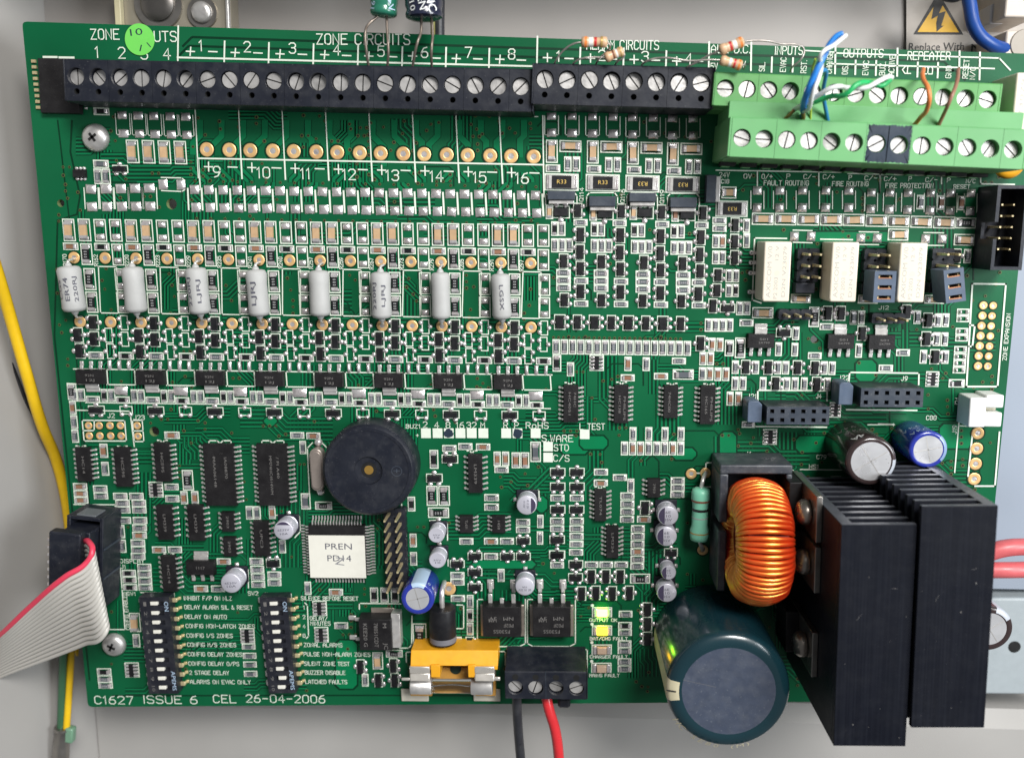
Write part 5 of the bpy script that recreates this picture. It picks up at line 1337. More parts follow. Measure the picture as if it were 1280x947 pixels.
# white right-angle connector
c, a, W, H = frame(1232, 513.5, 43, 40, 6)
t = thing('white_connector', 'small white plastic connector at the right edge above the four rings', 'connector', (c.x, c.y, 0), a)
bm = bmesh.new(); box(bm, -W / 2, -H / 2, 0, -W * .02, H * .42, 6.6); part('body', bm, WHTP, t, bev=.3)
bm = bmesh.new(); box(bm, -W * .02, H * .1, 0, W / 2, H / 2, 6.2); box(bm, -W * .02, -H / 2, 0, W / 2, -H * .05, 6.0); part('guide_arms', bm, WHTP, t, bev=.35)
bm = bmesh.new(); box(bm, -W * .02, -H * .05, .5, W * .47, H * .1, 3.2); part('tongue', bm, mat('ivory_nylon', (.62, .58, .44), .45), t, bev=.2)
crop(1040, 440, .1875)
for a in ((862, 285, 940, 287), (862, 285, 818, 800), (850, 490, 940, 495)): sline(*a, 1.5)

# ------------------------------------------------------------------ square power transistors, tall regulator, black diode
def dpak(X, Y, w, h, zt, label, lines, rot=0, leads=True, tabpx=7):
    c, a, W, H = frame(X, Y, w, h, zt)
    t = thing('power_transistor', label, 'transistor', (c.x, c.y, .1), a)
    bm = bmesh.new(); taper(bm, -W / 2, -H / 2, W / 2, H / 2, .5, zt, .15); part('body', bm, ICB, t, bev=.08)
    bm = bmesh.new(); box(bm, -W / 2 - .7, -H / 2 - 1.2, .05, W / 2 + .7, H / 2 - 1.0, .9); part('metal_tab', bm, mat('dull_tab', (.45, .39, .33), .4, metal=.7, var=.3), t, bev=.12)
    for s in (-1, 1):
        bm = bmesh.new(); x = s * W * .30
        box(bm, x - .85, H / 2 + 3.0, 0, x + .85, H / 2 + 5.6, .35); box(bm, x - .55, H / 2 - .1, 1.6, x + .55, H / 2 + 2.4, 2.0); box(bm, x - .5, H / 2 + 2.2, .3, x + .5, H / 2 + 4.9, .8)
        part('lead', bm, TIN, t, bev=.15)
    bm = bmesh.new(); box(bm, -.5, H / 2 - .1, 1.6, .5, H / 2 + 1.3, 2.0); part('cut_lead', bm, TIN, t, bev=.1)
    for (s_, dx, dy, ww, hh) in lines: text(s_, PRINT, t, (dx * W, dy * H, zt + .012), ww * W, hh * H, R(rot))
    occ(X, Y - 12, w + 12, h + 40); return t
ln = [('F5305S', 0, -.30, .42, .12), ('14M', -.22, .06, .2, .12), ('P02F', .18, -.1, .25, .12), ('NM   3V', 0, .12, .62, .12)]
dpak(627, 777, 48.5, 38.5, 4.2, 'left one of the two square power transistors above the four-way terminal', ln, 180); dpak(689.5, 777, 48.5, 38.5, 4.2, 'right one of the two square power transistors above the four-way terminal', ln, 180)
crop(430, 720, .25)
for x0 in (667, 917):
    for a in ((x0, 115, x0, 335), (x0, 335, x0 + 28, 350), (x0 + 28, 350, x0 + 210, 350), (x0 + 210, 350, x0 + 240, 335), (x0 + 240, 335, x0 + 240, 115), (x0, 115, x0 + 25, 115)): sline(*a, 1.4)
crop(430, 740, .1478)
c, a, W, H = frame(*q(265, 360), 42, 40, 4.6)
t = thing('tall_regulator', 'black voltage regulator with a silver tab on its right, left of the fuse holder', 'voltage regulator', (c.x, c.y, .1), a)
bm = bmesh.new(); taper(bm, -W / 2, -H / 2, W / 2, H / 2, .4, 4.6, .2); part('body', bm, ICB, t, bev=.1)
bm = bmesh.new(); box(bm, W / 2 - .4, -H / 2 + .3, .1, W / 2 + 1.9, H / 2 + .9, 3.4); part('metal_tab', bm, TIN, t, bev=.15)
bm = bmesh.new(); box(bm, -W * .2, H / 2 - .1, .1, W / 2, H / 2 + 1.2, .6); part('solder_foot', bm, mat('dull_tab', (0, 0, 0)), t, bev=.1)
for s in (.32, -.3):
    bm = bmesh.new(); box(bm, -W / 2 - 1.6, -.45, 1.0, -W / 2 + .1, .45, 1.6); box(bm, -W / 2 - 3.4, -.6, .05, -W / 2 - 1.4, .6, .7); part('lead', bm, TIN, t, loc=(0, s * H, 0), bev=.2)
for s_, dx, ww in (('78051CDT', .02, .75), ('KEE20 G', -.30, .72), ('M', .28, .14), ('JC', .3, .2)): text(s_, PRINT, t, (dx * W, (0, 0, .3, -.35)[('78051CDT', 'KEE20 G', 'M', 'JC').index(s_)] * H, 4.62), ww * H, .12 * W, R(-90))
for a in ((130, 92, 480, 96), (130, 92, 130, 140), (575, 200, 572, 440), (572, 440, 548, 470), (548, 470, 470, 470)): sline(*a, 1.5)
for a in ((955, 105, 1012, 107), (1012, 107, 1012, 305), (1012, 305, 955, 305)): sline(*a, 1.4)
# black cylinder diode
c, a, W, H = frame(553.5, 780, 33, 44, 3.4)
t = thing('cylinder_diode', 'black cylinder diode with a grey band, right of the blue capacitor', 'diode', (c.x, c.y, 0), a)
bm = bmesh.new(); r = W / 2; lathe(bm, [(r * .55, -H / 2), (r * .97, -H / 2 + .15), (r, -H / 2 + .4), (r, H / 2 - .4), (r * .97, H / 2 - .15), (r * .55, H / 2)], 0, 0, 40, axis='y', cz=3.4); part('body', bm, BODY, t, smooth=40)
bm = bmesh.new(); lathe(bm, [(r * .99, -H / 2 + .5), (r * 1.012, -H / 2 + .52), (r * 1.012, -H / 2 + 1.9), (r * .99, -H / 2 + 1.92)], 0, 0, 40, axis='y', cz=3.4); part('grey_band', bm, mat('grey_paint', (.16, .16, .18), .45), t, smooth=40)
tube('lead', [(0, H / 2 - .2, 3.6), (0, H / 2 + 2.0, 3.9), (.1, H / 2 + 4.2, 3.2), (.3, H / 2 + 5.0, 1.6), (.3, H / 2 + 5.1, 0)], .68, TIN, t)
tube('lead', [(0, -H / 2 + .2, 3.4), (0, -H / 2 - .7, 3.0), (0, -H / 2 - .8, 0)], .68, TIN, t)
ring(561, 735, 17, True); ring(559, 806, 17, True); occ(553, 780, 34, 46)

# ------------------------------------------------------------------ fuse holder
crop(490, 795, .1953)
c, a, W, H = frame(*q(400, 240), 108, 40, 6)
t = thing('fuse_holder', 'yellow fuse holder with silver clips at the bottom edge', 'fuse holder', (c.x, c.y, 0), a)
def loc_(x, y, z):
    p = P(*q(x, y), z) - Vector((c.x, c.y, 0)); p.rotate(Matrix.Rotation(-a, 3, 'Z')); return p
def lbox(bm, x0, y0, x1, y1, z0, z1):
    A, B__ = loc_(x0, y1, z1), loc_(x1, y0, z1); return box(bm, A.x, A.y, z0, B__.x, B__.y, z1)
bm = bmesh.new(); lbox(bm, 118, 185, 300, 212, 0, 8.4); lbox(bm, 487, 185, 675, 212, 0, 8.4)
v = lbox(bm, 118, 110, 675, 186, 0, 8.3)
for k in (6, 7): v[k].co.z = 6.6
lbox(bm, 250, 185, 305, 262, 0, 8.8); lbox(bm, 488, 185, 535, 262, 0, 8.8)
part('yellow_body', bm, YELP, t, bev=.12)
bm = bmesh.new(); lbox(bm, 255, 200, 530, 360, 0, 2.6); lbox(bm, 118, 220, 250, 380, 0, 2.4); lbox(bm, 535, 220, 660, 380, 0, 2.4); part('yellow_floor', bm, mat('amber_floor', (.66, .34, .07), .5, var=.2), t, bev=.1)
bm = bmesh.new(); p_ = loc_(407, 208, 2.7); lathe(bm, [(1.45, 2.62), (1.45, 2.7)], p_.x, p_.y, 24); part('floor_hole', bm, mat('green_black_hole', (.01, .03, .02), .6), t)
bm = bmesh.new()
for x0, x1 in ((60, 232), (522, 692)): lbox(bm, x0, 338, x1, 415, .1, .55)
part('base_plate', bm, mat('cream_metal', (.66, .62, .52), .45, metal=.2, var=.1), t, bev=.2)
CLIP = mat('clip_metal', (.66, .62, .56), .3, metal=.6, var=.2)
for x0, x1, s in ((112, 240, -1), (528, 655, 1)):
    bm = bmesh.new(); lbox(bm, x0, 196, x1, 238, 3.5, 8.9); part('clip_leaf', bm, CLIP, t, bev=.2)
    bm = bmesh.new(); v = lbox(bm, x0, 244, x1, 290, 5.0, 9.6)
    for k in (6, 7): v[k].co.z = 8.8
    part('clip_jaw', bm, CLIP, t, bev=.3)
    bm = bmesh.new(); e0, e1 = (x0 - 52, x0 + 10) if s < 0 else (x1 - 10, x1 + 38)
    lbox(bm, e0, 268 if s < 0 else 262, e1, 284, 8.6, 9.2); part('clip_lip', bm, CLIP, t, bev=.2)
c2, a2, W2, H2 = frame(*q(377, 335), 103, 19, 8)
t = thing('glass_fuse', 'glass fuse with silver end caps held in the yellow holder', 'fuse', (c2.x, c2.y, 0), a2)
r = H2 / 2
GLS = mat('fuse_glass', (.92, .95, .93), .04, trans=1.0)
for s in (-1, 1):
    bm = bmesh.new(); x0 = s * W2 / 2; lathe(bm, sorted([(r * .9, x0), (r, x0 - s * .2), (r, x0 - s * W2 * .25), (r * .92, x0 - s * W2 * .26)], key=lambda p: p[1]), 0, 0, 32, axis='x', cz=6.6); part('end_cap', bm, SCREW, t, smooth=40)
bm = bmesh.new(); lathe(bm, [(r * .86, -W2 * .26), (r * .86, W2 * .26)], 0, 0, 32, axis='x', cz=6.6); part('glass_tube', bm, GLS, t, smooth=40)
tube('fuse_wire', [(-W2 * .3, 0, 6.9), (0, .25, 6.6), (W2 * .3, .1, 7.0)], .12, SCREW, t)
crop(490, 795, .1953)
for a in ((90, 100, 725, 96), (90, 100, 92, 165), (725, 96, 725, 180), (735, 80, 1250, 84), (1250, 84, 1248, 300)): sline(*a, 1.4)

# ------------------------------------------------------------------ switch blocks
WSL = mat('white_slider', (.78, .76, .68), .45)
def dip(TL, TR, BR_, BL, label, who, pinside):
    z = 3.6
    p = [P(*v_, z) for v_ in (TL, TR, BR_, BL)]; c = sum(p, Vector()) / 4
    ex = (p[1] - p[0] + p[2] - p[3]) / 2; ey = (p[0] - p[3] + p[1] - p[2]) / 2; W, H = ex.length, ey.length
    a = (math.atan2(ex.y, ex.x) + math.atan2(ey.y, ey.x) - math.pi / 2) / 2
    t = thing('switch_block', label, 'dip switch', (c.x, c.y, 0), a)
    pit = H / 10.35; ys = [H / 2 - pit * (i + .78) for i in range(10)]
    ys = [y + .25 for y in ys]
    bm = bmesh.new(); sx0, sx1 = -W * .16, W * .30
    box(bm, -W / 2, -H / 2, .4, sx0, H / 2, z); box(bm, sx1, -H / 2, .4, W / 2, H / 2, z)
    yl = H / 2
    for y in ys + [None]:
        y1 = (y + .62) if y is not None else -H / 2
        if y is not None: box(bm, sx0, y + .6, .4, sx1, yl, z); box(bm, sx0, y - .6, .4, sx1, y + .6, 2.7); yl = y - .6
        else: box(bm, sx0, -H / 2, .4, sx1, yl, z)
    part('housing', bm, mat('black_switch_plastic', (.012, .013, .02), .4, var=.2, dust=.05), t)
    for i, y in enumerate(ys):
        bm = bmesh.new(); box(bm, -.95, -.48, 0, .95, .48, .95); part('slider', bm, WSL, t, loc=(-W * .02 + (0 if not (who == 2 and i == 8) else .45), y, 2.7), bev=.1)
        text(str(i + 1), PRINT, t, (-W * .33, y - .1, z + .012), 1.15 if i < 9 else 1.5, .85, R(-90), 'number')
    text('ON', LBL, t, (W * .385, H / 2 - 2.6, z + .012), 2.6, 1.15, R(-90)); text('APEMS', LBL, t, (W * .385, -H / 2 + 3.6, z + .012), 5.4, 1.1, R(-90))
    for i, y in enumerate(ys):
        for s in pinside:
            bm = bmesh.new(); x0 = s * W / 2
            xs = sorted((x0 - s * .1, x0 + s * 1.1)); box(bm, xs[0], -.55, 1.2, xs[1], .55, 1.7)
            xs = sorted((x0 + s * .8, x0 + s * 1.2)); box(bm, xs[0], -.4, .1, xs[1], .4, 1.6)
            xs = sorted((x0 + s * 1.1, x0 + s * 1.65)); box(bm, xs[0], -.38, 0, xs[1], .38, .45)
            part('pin', bm, BRASS if s > 0 else SOLD, t, loc=(0, y, 0), bev=.1)
    return t
crop(70, 720, .1795)
dip(q(590, 148), q(795, 140), q(840, 812), q(635, 820), 'left switch block with ten white sliders, all alike', 1, (1, -1))
crop(260, 720, .1795)
dip(q(372, 150), q(560, 140), q(602, 808), q(412, 818), 'right switch block with ten white sliders, the ninth one shifted', 2, (1, -1))
crop(70, 720, .1795); occ(*q(715, 480), 44, 126); occ(*q(715, 480), 60, 126)
for a in ((590, 112, 822, 112), (822, 112, 822, 150)): sline(*a, 1.3)
crop(260, 720, .1795); occ(*q(487, 480), 60, 126)
for a in ((400, 115, 578, 115), (578, 115, 580, 150), (675, 185, 692, 200), (692, 200, 700, 415), (700, 415, 685, 430)): sline(*a, 1.4)

# ------------------------------------------------------------------ inductor: toroid in its holder
c = P(943, 661, 12); cl_, al_, WI, HI = frame(943, 661, 90, 158, 12)
t = thing('inductor_holder', 'dark plastic holder under the copper coil', 'coil holder', (c.x, c.y, 0), al_)
crop(800, 560, .2113)
bm = bmesh.new(); x0, x1, y0, y1 = -WI / 2, WI / 2, -HI / 2, HI / 2; w1 = 2.0
box(bm, x0, y1 - 2.2, 0, x1, y1, 12); box(bm, x1 - 1.4, y0, 0, x1, y1 - 2.2, 12); box(bm, x0, y1 * .10, 0, x0 + 2.0, y1 - 2.2, 12)
box(bm, x0, y0, 0, x1, y1, 1.5); v = box(bm, x0, y0, 0, x0 + 2.0, -HI * .02, 12)
box(bm, x0, y0, 0, x1, y0 + 1.5, 6)
part('shell', bm, mat('charcoal_plastic', (.045, .05, .062), .42, var=.2, dust=.12, bump=.1), t, bev=.4, seg=3)
occ(940, 655, 110, 175)
ct = P(946.5, 677, 16.2)
t = thing('copper_coil', 'ring coil wound with shiny orange copper wire, standing in its holder', 'coil', (ct.x, ct.y, 0), al_ * .3)
CU = mat('enamelled_copper', (.86, .035, .010), .3, coat=.3, var=.15, vscale=90)
nt_ = CU.node_tree; gl_ = nt_.nodes.new('ShaderNodeBsdfGlossy'); gl_.inputs['Color'].default_value = (1.0, .66, .09, 1); gl_.inputs['Roughness'].default_value = .33
mx_ = nt_.nodes.new('ShaderNodeMixShader'); mx_.inputs[0].default_value = .41; nt_.links.new(nt_.nodes['Principled BSDF'].outputs[0], mx_.inputs[1]); nt_.links.new(gl_.outputs[0], mx_.inputs[2]); nt_.links.new(mx_.outputs[0], nt_.nodes['Material Output'].inputs[0])
Ro, Ri, Wt = 13.4, 5.4, 10.6; zc = 15.6
bm = bmesh.new(); lathe(bm, [(Ri + .8, -Wt / 2 + 1), (Ro - 1.1, -Wt / 2 + .9), (Ro - .9, -Wt / 2 + 1.2), (Ro - .9, Wt / 2 - 1.2), (Ro - 1.1, Wt / 2 - .9), (Ri + .8, Wt / 2 - 1)], 0, 0, 48, axis='x', cz=zc)
part('core', bm, mat('red_core', (.25, .03, .02), .5), t, smooth=40)
cv = bpy.data.curves.new('winding', 'CURVE'); cv.dimensions = '3D'; cv.bevel_depth = .56 * MM; cv.bevel_resolution = 3; cv.resolution_u = 5; cv.materials.append(CU)
loop = []
k = 2.0; hw = Wt / 2
for (x_, r_) in ((-hw + k, Ro), (hw - k, Ro), (hw, Ro - k), (hw, Ri + k * .6), (hw - k, Ri), (-hw + k, Ri), (-hw, Ri + k * .6), (-hw, Ro - k)): loop.append((x_, 0, r_))
s_ = cv.splines.new('BEZIER'); s_.bezier_points.add(len(loop) - 1)
for bp, p_ in zip(s_.bezier_points, loop): bp.co = Vector(p_) * MM; bp.handle_left_type = bp.handle_right_type = 'AUTO'
s_.use_cyclic_u = True
N_ = 66
for i in range(N_):
    th = 2 * math.pi * i / N_ + random.gauss(0, .006)
    if R(95) < (math.atan2(math.sin(th), math.cos(th))) % (2 * math.pi) < R(0): continue
    o = ob('winding', cv, t, (0, 0, zc)); o.rotation_euler = (th, random.gauss(0, .012), random.gauss(0, .012))

# ------------------------------------------------------------------ heat sinks
def heatsink(corners, z, nf, side, label, ylen_extra=0):
    p = [P(*v_, z) for v_ in corners]; c = sum(p, Vector()) / 4
    ex = (p[1] - p[0] + p[2] - p[3]) / 2; ey = (p[0] - p[3] + p[1] - p[2]) / 2; W, H = ex.length, ey.length
    a = (math.atan2(ex.y, ex.x) + math.atan2(ey.y, ey.x) - math.pi / 2) / 2
    t = thing('heat_sink', label, 'heat sink', (c.x, c.y, 0), a)
    s = side
    bm = bmesh.new(); xs = sorted((s * W / 2, s * (W / 2 - 2.4))); box(bm, xs[0], -H / 2, .6, xs[1], H / 2, z - 1.35, 0)
    part('wall', bm, [HSM], t, bev=.12)
    for i in range(nf):
        zz = z - i * 3.7
        bm = bmesh.new(); xs = sorted((s * (W / 2 - (0 if i == 0 else 2.2)), -s * W / 2)); box(bm, xs[0], -H / 2 , zz - 1.35, xs[1], H / 2 , zz, 0); part('fin', bm, [HSM], t, bev=.14)
        bm = bmesh.new(); box(bm, xs[0] + .15, H / 2 + .001, zz - 1.2, xs[1] - .15, H / 2 + .03, zz - .1); part('cut_edge', bm, HSE, t)
    bm = bmesh.new(); xs = sorted((s * W / 2, s * (W / 2 - 2.4))); box(bm, xs[0] + .1, H / 2 + .001, .8, xs[1] - .1, H / 2 + .035, z - .2); part('cut_edge', bm, HSE, t)
    rnd = random.Random(5 + side)
    for i in range(8):
        bm = bmesh.new(); x_, y_ = rnd.uniform(-W * .46, W * .46), rnd.uniform(-H * .48, H * .3); r_ = rnd.choice((.04, .05, .08, .16))
        n_ = 6; prism(bm, [(x_ + r_ * rnd.uniform(.5, 1.3) * math.cos(6.28 * k_ / n_), y_ + r_ * rnd.uniform(.5, 1.6) * math.sin(6.28 * k_ / n_)) for k_ in range(n_)], z + .001, z + .02)
        part('dust_speck', bm, PRINT if r_ < .2 else WHTW, t)
    for (x_, y_, ln_, an_) in ((-.25, .08, 1.7, 60), (.2, .22, 1.2, 8)):
        bm = bmesh.new(); pr_ = [(k_ * ln_ / 5, .10 * rnd.uniform(-1, 1)) for k_ in range(6)]
        prism(bm, pr_ + [(x2, y2 + rnd.uniform(.02, .07)) for x2, y2 in pr_[::-1]], z + .001, z + .006); part('scratch', bm, PRINT, t, loc=(x_ * W, y_ * H, 0), rz=R(an_ + side * 10))
    return t, W, H, c, a
hs1, W1, H1, c1, a1 = heatsink([(1054, 656), (1149, 654.5), (1129.5, 931.5), (1040, 932.5)], 40, 10, -1, 'left black finned heat sink with transistors screwed to its left side')
hs2, W2_, H2_, c2_, a2_ = heatsink([(1155, 633), (1250, 631.5), (1228.5, 908), (1136, 910)], 41, 10, 1, 'right black finned heat sink, set a little higher in the picture')
# transistors bolted on the left wall
for (px_, py_, zz, lb) in ((1003, 640, 22, 'upper of the transistors bolted to the left heat sink'), (1001, 702, 22, 'middle transistor bolted to the left heat sink'), (992, 805, 22, 'lowest transistor bolted to the left heat sink, beside the huge capacitor')):
    yb = P(px_, py_, zz).y
    e = Matrix.Rotation(a1, 3, 'Z'); base = Vector((c1.x, c1.y, 0)) + e @ Vector((-W1 / 2, 0, 0))
    t_ = (yb - base.y) / (e @ Vector((0, 1, 0))).y; o_ = base + e @ Vector((0, t_, 0))
    t = thing('bolted_transistor', lb, 'transistor', (o_.x, o_.y, 0), a1)
    bm = bmesh.new(); box(bm, -1.3, -5.2, 6, 0, 5.2, 27); part('metal_plate', bm, STEEL, t, bev=.15)
    bm = bmesh.new(); box(bm, -4.2, -5.0, 6, -1.25, 5.0, 15.5); part('body', bm, ICB, t, bev=.2)
    for k in (-2.5, 0, 2.5): tube('lead', [(-2.8, k, 6.2), (-2.8, k, 3), (-2.9, k, 0)], .4, TIN, t)
    bm = bmesh.new(); lathe(bm, [(2.7, -1.5), (2.9, -1.9), (2.8, -2.9), (2.2, -3.7), (1.1, -4.1)][::-1], 0, 0, 24, axis='x', cz=21.5); part('screw_head', bm, mat('brown_steel', (.26, .23, .20), .3, metal=.8, var=.4), t, smooth=50)
    bm = bmesh.new(); box(bm, -4.2, -1.2, 21.25, -3.9, 1.2, 21.75); box(bm, -4.2, -.25, 20.3, -3.9, .25, 22.7); part('cross_slot', bm, HOLE, t)
crop(980, 500, .2745)
for a in ((75, 315, 290, 318), (430, 108, 500, 110)): sline(*a, 1.5)
c = P(1049, 604, 3); t = thing('capacitor_clip', 'small tin bracket between the dark brown capacitor and the heat sink', 'bracket', (c.x, c.y, 0), 0)
bm = bmesh.new(); box(bm, -1.4, -1.0, .1, 1.4, 1.2, 4.5); part('tab', bm, TIN, t, bev=.2)

# ------------------------------------------------------------------ ribbon socket and cable at the left edge
c, a, W, H = frame(112, 696, 26, 118, 11.5)
c = P(109, 702, 9.5)
t = thing('ribbon_socket', 'black box socket for the grey ribbon cable at the left edge', 'connector', (c.x, c.y, 0), R(-5.5))
p0, p1, p2, p3 = P(75.5, 644, 9.5), P(122, 646, 9.5), P(134, 762, 9.5), P(90, 760, 9.5)
def toL(p): 
    v_ = p - Vector((c.x, c.y, 0)); v_.rotate(Matrix.Rotation(R(5.5), 3, 'Z')); return v_
l0, l1, l2, l3 = map(toL, (p0, p1, p2, p3))
xa, xb, ya, yb = (l0.x + l3.x) / 2, (l1.x + l2.x) / 2, (l3.y + l2.y) / 2, (l0.y + l1.y) / 2
bm = bmesh.new(); w1 = .9
box(bm, xb - w1, ya, 0, xb, yb, 9.5); box(bm, xa, ya, 0, xa + w1, yb, 9.5); box(bm, xa + w1, yb - w1, 0, xb - w1, yb, 9.5); box(bm, xa + w1, ya, 0, xb - w1, ya + w1, 9.5); box(bm, xa + w1, ya + w1, 0, xb - w1, yb - w1, 2)
part('shroud', bm, BLK, t, bev=.15)
for yy in (ya + (yb - ya) * .34, ya + (yb - ya) * .66):
    bm = bmesh.new(); box(bm, xb, yy - .25, .5, xb + .25, yy + .25, 9); part('rib', bm, SLATE, t)
bm = bmesh.new(); box(bm, xa + 2.2, yb - .02, 4, xb - 2.2, yb + .4, 9.0); part('key_slot', bm, mat('grey_slot', (.12, .13, .14), .5), t, bev=.1)
t2 = thing('ribbon_plug', 'black plug of the ribbon cable sitting in its socket', 'plug', (c.x, c.y, 0), R(-5.5))
bm = bmesh.new(); box(bm, xa + 1.0, ya + 1.2, 3, xb - 1.2, yb - 2.4, 13.5); part('lower_half', bm, BLK, t2, bev=.3)
bm = bmesh.new(); box(bm, xa - .6, ya + .8, 13.5, xb - 1.9, yb - 1.8, 16.5); part('clamp', bm, mat('black_plastic', (0, 0, 0)), t2, bev=.5, seg=3)
for i in range(9):
    bm = bmesh.new(); box(bm, xa - .95, -.35, 12, xa - .55, .35, 16.2); part('contact_edge', bm, SOLD, t2, loc=(0, yb - 4.0 - i * 1.9, 0))
RIB = mat('grey_ribbon_pvc', (.52, .50, .46), .45, var=.08, vscale=60); RIBR = mat('red_ribbon_edge', (.72, .05, .10), .4)
tr = thing('ribbon_cable', 'grey ribbon cable with a red edge curling off the left side', 'ribbon cable', (0, 0, 0))
NR = 16
for i in range(NR):
    f = i / (NR - 1)
    pts = []
    # leaves the plug, doubles back over its right side, then runs down and left out of the frame
    S = (104 + 14 * f, 676 + 88 * f, 12.5)
    P1 = (112 + 15 * f, 678 + 92 * f, 17.5)
    P2 = (115.5 + 18.5 * f, 688 + 94 * f, 19.5)
    P3 = (108 + 22 * f, 703 + 90 * f, 20.5)
    P4 = (82 + 24 * f, 720 + 84 * f, 22 - 5 * f)
    P5 = (42 + 10 * f, 754 + 71 * f, 20 - 9 * f)
    P6 = (2 - 2 * f, 792 + 53 * f, 15 - 9 * f)
    P7 = (-30, 818 + 44 * f, 1)
    tube('conductor', [tuple(P(*v_)) for v_ in (S, P1, P2, P3, P4, P5, P6, P7)], .60 if i else .68, RIBR if i == 0 else RIB, tr, res=2)

# ------------------------------------------------------------------ indicator lamps
def led(x, y, w, h, label, lit, m):
    X, Y = q(x, y); w *= CR[2]; h *= CR[2]; outline(X, Y, w, h, 1.3); occ(X, Y, w, h)
    c, a, W, H = frame(X, Y, w * .86, h * .78)
    if h > w: a += math.pi / 2; W, H = H, W
    t = thing('signal_lamp', label, 'indicator lamp', (c.x, c.y, .1), a)
    bm = bmesh.new(); box(bm, -W / 2, -H / 2, 0, -W * .30, H / 2, .5); box(bm, W * .30, -H / 2, 0, W / 2, H / 2, .5); part('terminal', bm, SOLD, t, bev=.08)
    bm = bmesh.new(); taper(bm, -W * .30, -H * .46, W * .30, H * .46, .1, 1.0, .15); part('lens', bm, m, t, bev=.08)
crop(640, 670, .1901)
led(592, 498, 132, 66, 'lamp glowing yellow-green, topmost of the column of four', True, mat('lit_green_lens', (.3, .6, .05), .3, emit=((.34, 1.0, .03), 27)))
led(592, 618, 132, 66, 'lamp glowing amber, second of the column of four', True, mat('lit_amber_lens', (.6, .4, .03), .3, emit=((1.0, .55, .01), 11)))
DEAD = mat('clear_lens', (.50, .36, .26), .3, var=.2); led(590, 743, 132, 66, 'unlit lamp above the words charger fault wording, third of four', False, DEAD); led(588, 863, 132, 66, 'unlit lamp at the foot of the column of four', False, DEAD)
for (x, y) in ((528, 452), (526, 575), (525, 695), (524, 818)):
    p_ = P(*q(x, y)); lathe(silk, [(.42, ZS), (.42, ZS + .02)], p_.x, p_.y, 14)

# screws holding the board
def board_screw(X, Y, rpx, label):
    c = P(X, Y, 2); rr = (P(X + rpx, Y, 2) - c).length
    t = thing('cross_head_screw', label, 'screw', (c.x, c.y, 0), random.uniform(0, 1))
    bm = bmesh.new(); lathe(bm, [(rr * .98, .1), (rr, .4), (rr * .93, 1.1), (rr * .75, 1.7), (rr * .45, 2.1), (.1, 2.2)], 0, 0, 40); part('head', bm, SCREW, t, smooth=60)
    for k in (0, 90):
        bm = bmesh.new(); v = box(bm, -rr * .42, -.3, 1.5, rr * .42, .3, 2.24)
        for q_ in (4, 5, 6, 7): v[q_].co.x *= .8
        part('cross_slot', bm, HOLE, t, rz=R(k + 20))
    occ(X, Y, rpx * 2, rpx * 2)
board_screw(115.5, 171.5, 17, 'silver cross-head screw near the top left corner of the board'); board_screw(139, 808.5, 14.8, 'silver cross-head screw near the bottom left corner of the board')

# green round sticker, ink dots
c = P(174.5, 49.5, .3); rr = (P(193, 49.5) - P(156, 49.5)).length / 2
t = thing('round_sticker', 'lime green round sticker with handwritten marks at the top left', 'sticker', (c.x, c.y, 0), R(-3))
bm = bmesh.new(); lathe(bm, [(rr, .2), (rr, .28)], 0, 0, 48); part('paper', bm, mat('lime_paper', (.16, .62, .10), .5, var=.05), t)
text('10', INK, t, (-1.1, 1.5, .3), 3.0, 1.6, R(8), 'handwriting'); text('l', INK, t, (.2, -2.0, .3), .3, 1.6, R(-15), 'handwriting'); text('\\', INK, t, (2.2, -1.2, .3), 1.0, 1.2, R(10), 'handwriting')

# ------------------------------------------------------------------ radial capacitors hanging over the top edge
def hang_cap(A, Bp, rpx, z, sleeve, label, leads, letters, lm):
    a, b_ = P(*A, z), P(*Bp, z); d = a - b_; L = d.length; ang = math.atan2(d.y, d.x) - math.pi / 2; r = (P(A[0] + rpx, A[1], z) - a).length
    t = thing('hanging_capacitor', label, 'capacitor', (b_.x, b_.y, 0), ang)
    bm = bmesh.new(); lathe(bm, [(r * .5, -.1), (r * .8, 0), (r * .97, .35), (r, 1.0), (r * .93, 1.7), (r * .93, 2.0), (r, 2.7), (r, L)], 0, 0, 40, axis='y', cz=z); part('sleeve', bm, sleeve, t, smooth=50)
    inv = Matrix.Rotation(-ang, 3, 'Z')
    for pl in leads: tube('lead', [tuple(inv @ (P(x, y, zz) - Vector((b_.x, b_.y, 0)))) for x, y, zz in pl], .3, mat('dark_lead', (.22, .18, .15), .4, metal=.6), t)
    for (s_, dx, y_, ww, hh, rot) in letters:
        o = text(s_, lm, t, (dx * r, y_, z + math.sqrt(1 - dx * dx) * r + .05), ww, hh, R(rot)); o.rotation_euler = (Matrix.Rotation(math.asin(dx), 3, 'Y') @ Matrix.Rotation(R(rot), 3, 'Z')).to_euler()
crop(440, 0, .2112)
hang_cap((483, -60), q(187, 98), 17.2, 9, mat('green_sleeve', (.02, .16, .10), .25, coat=.4, var=.1), 'green capacitor hanging over the top edge on two leads', [qz([(150, 100, 9), (95, 150, 10), (80, 190, 11), (85, 300, 11), (98, 392, 9)]), qz([(205, 100, 9), (208, 180, 10), (215, 300, 11), (210, 390, 9)])], [('16', -.65, 1.6, 1.6, 1.4, 80), ('>V', .6, 2.0, 2.6, 1.6, -70)], LBL)
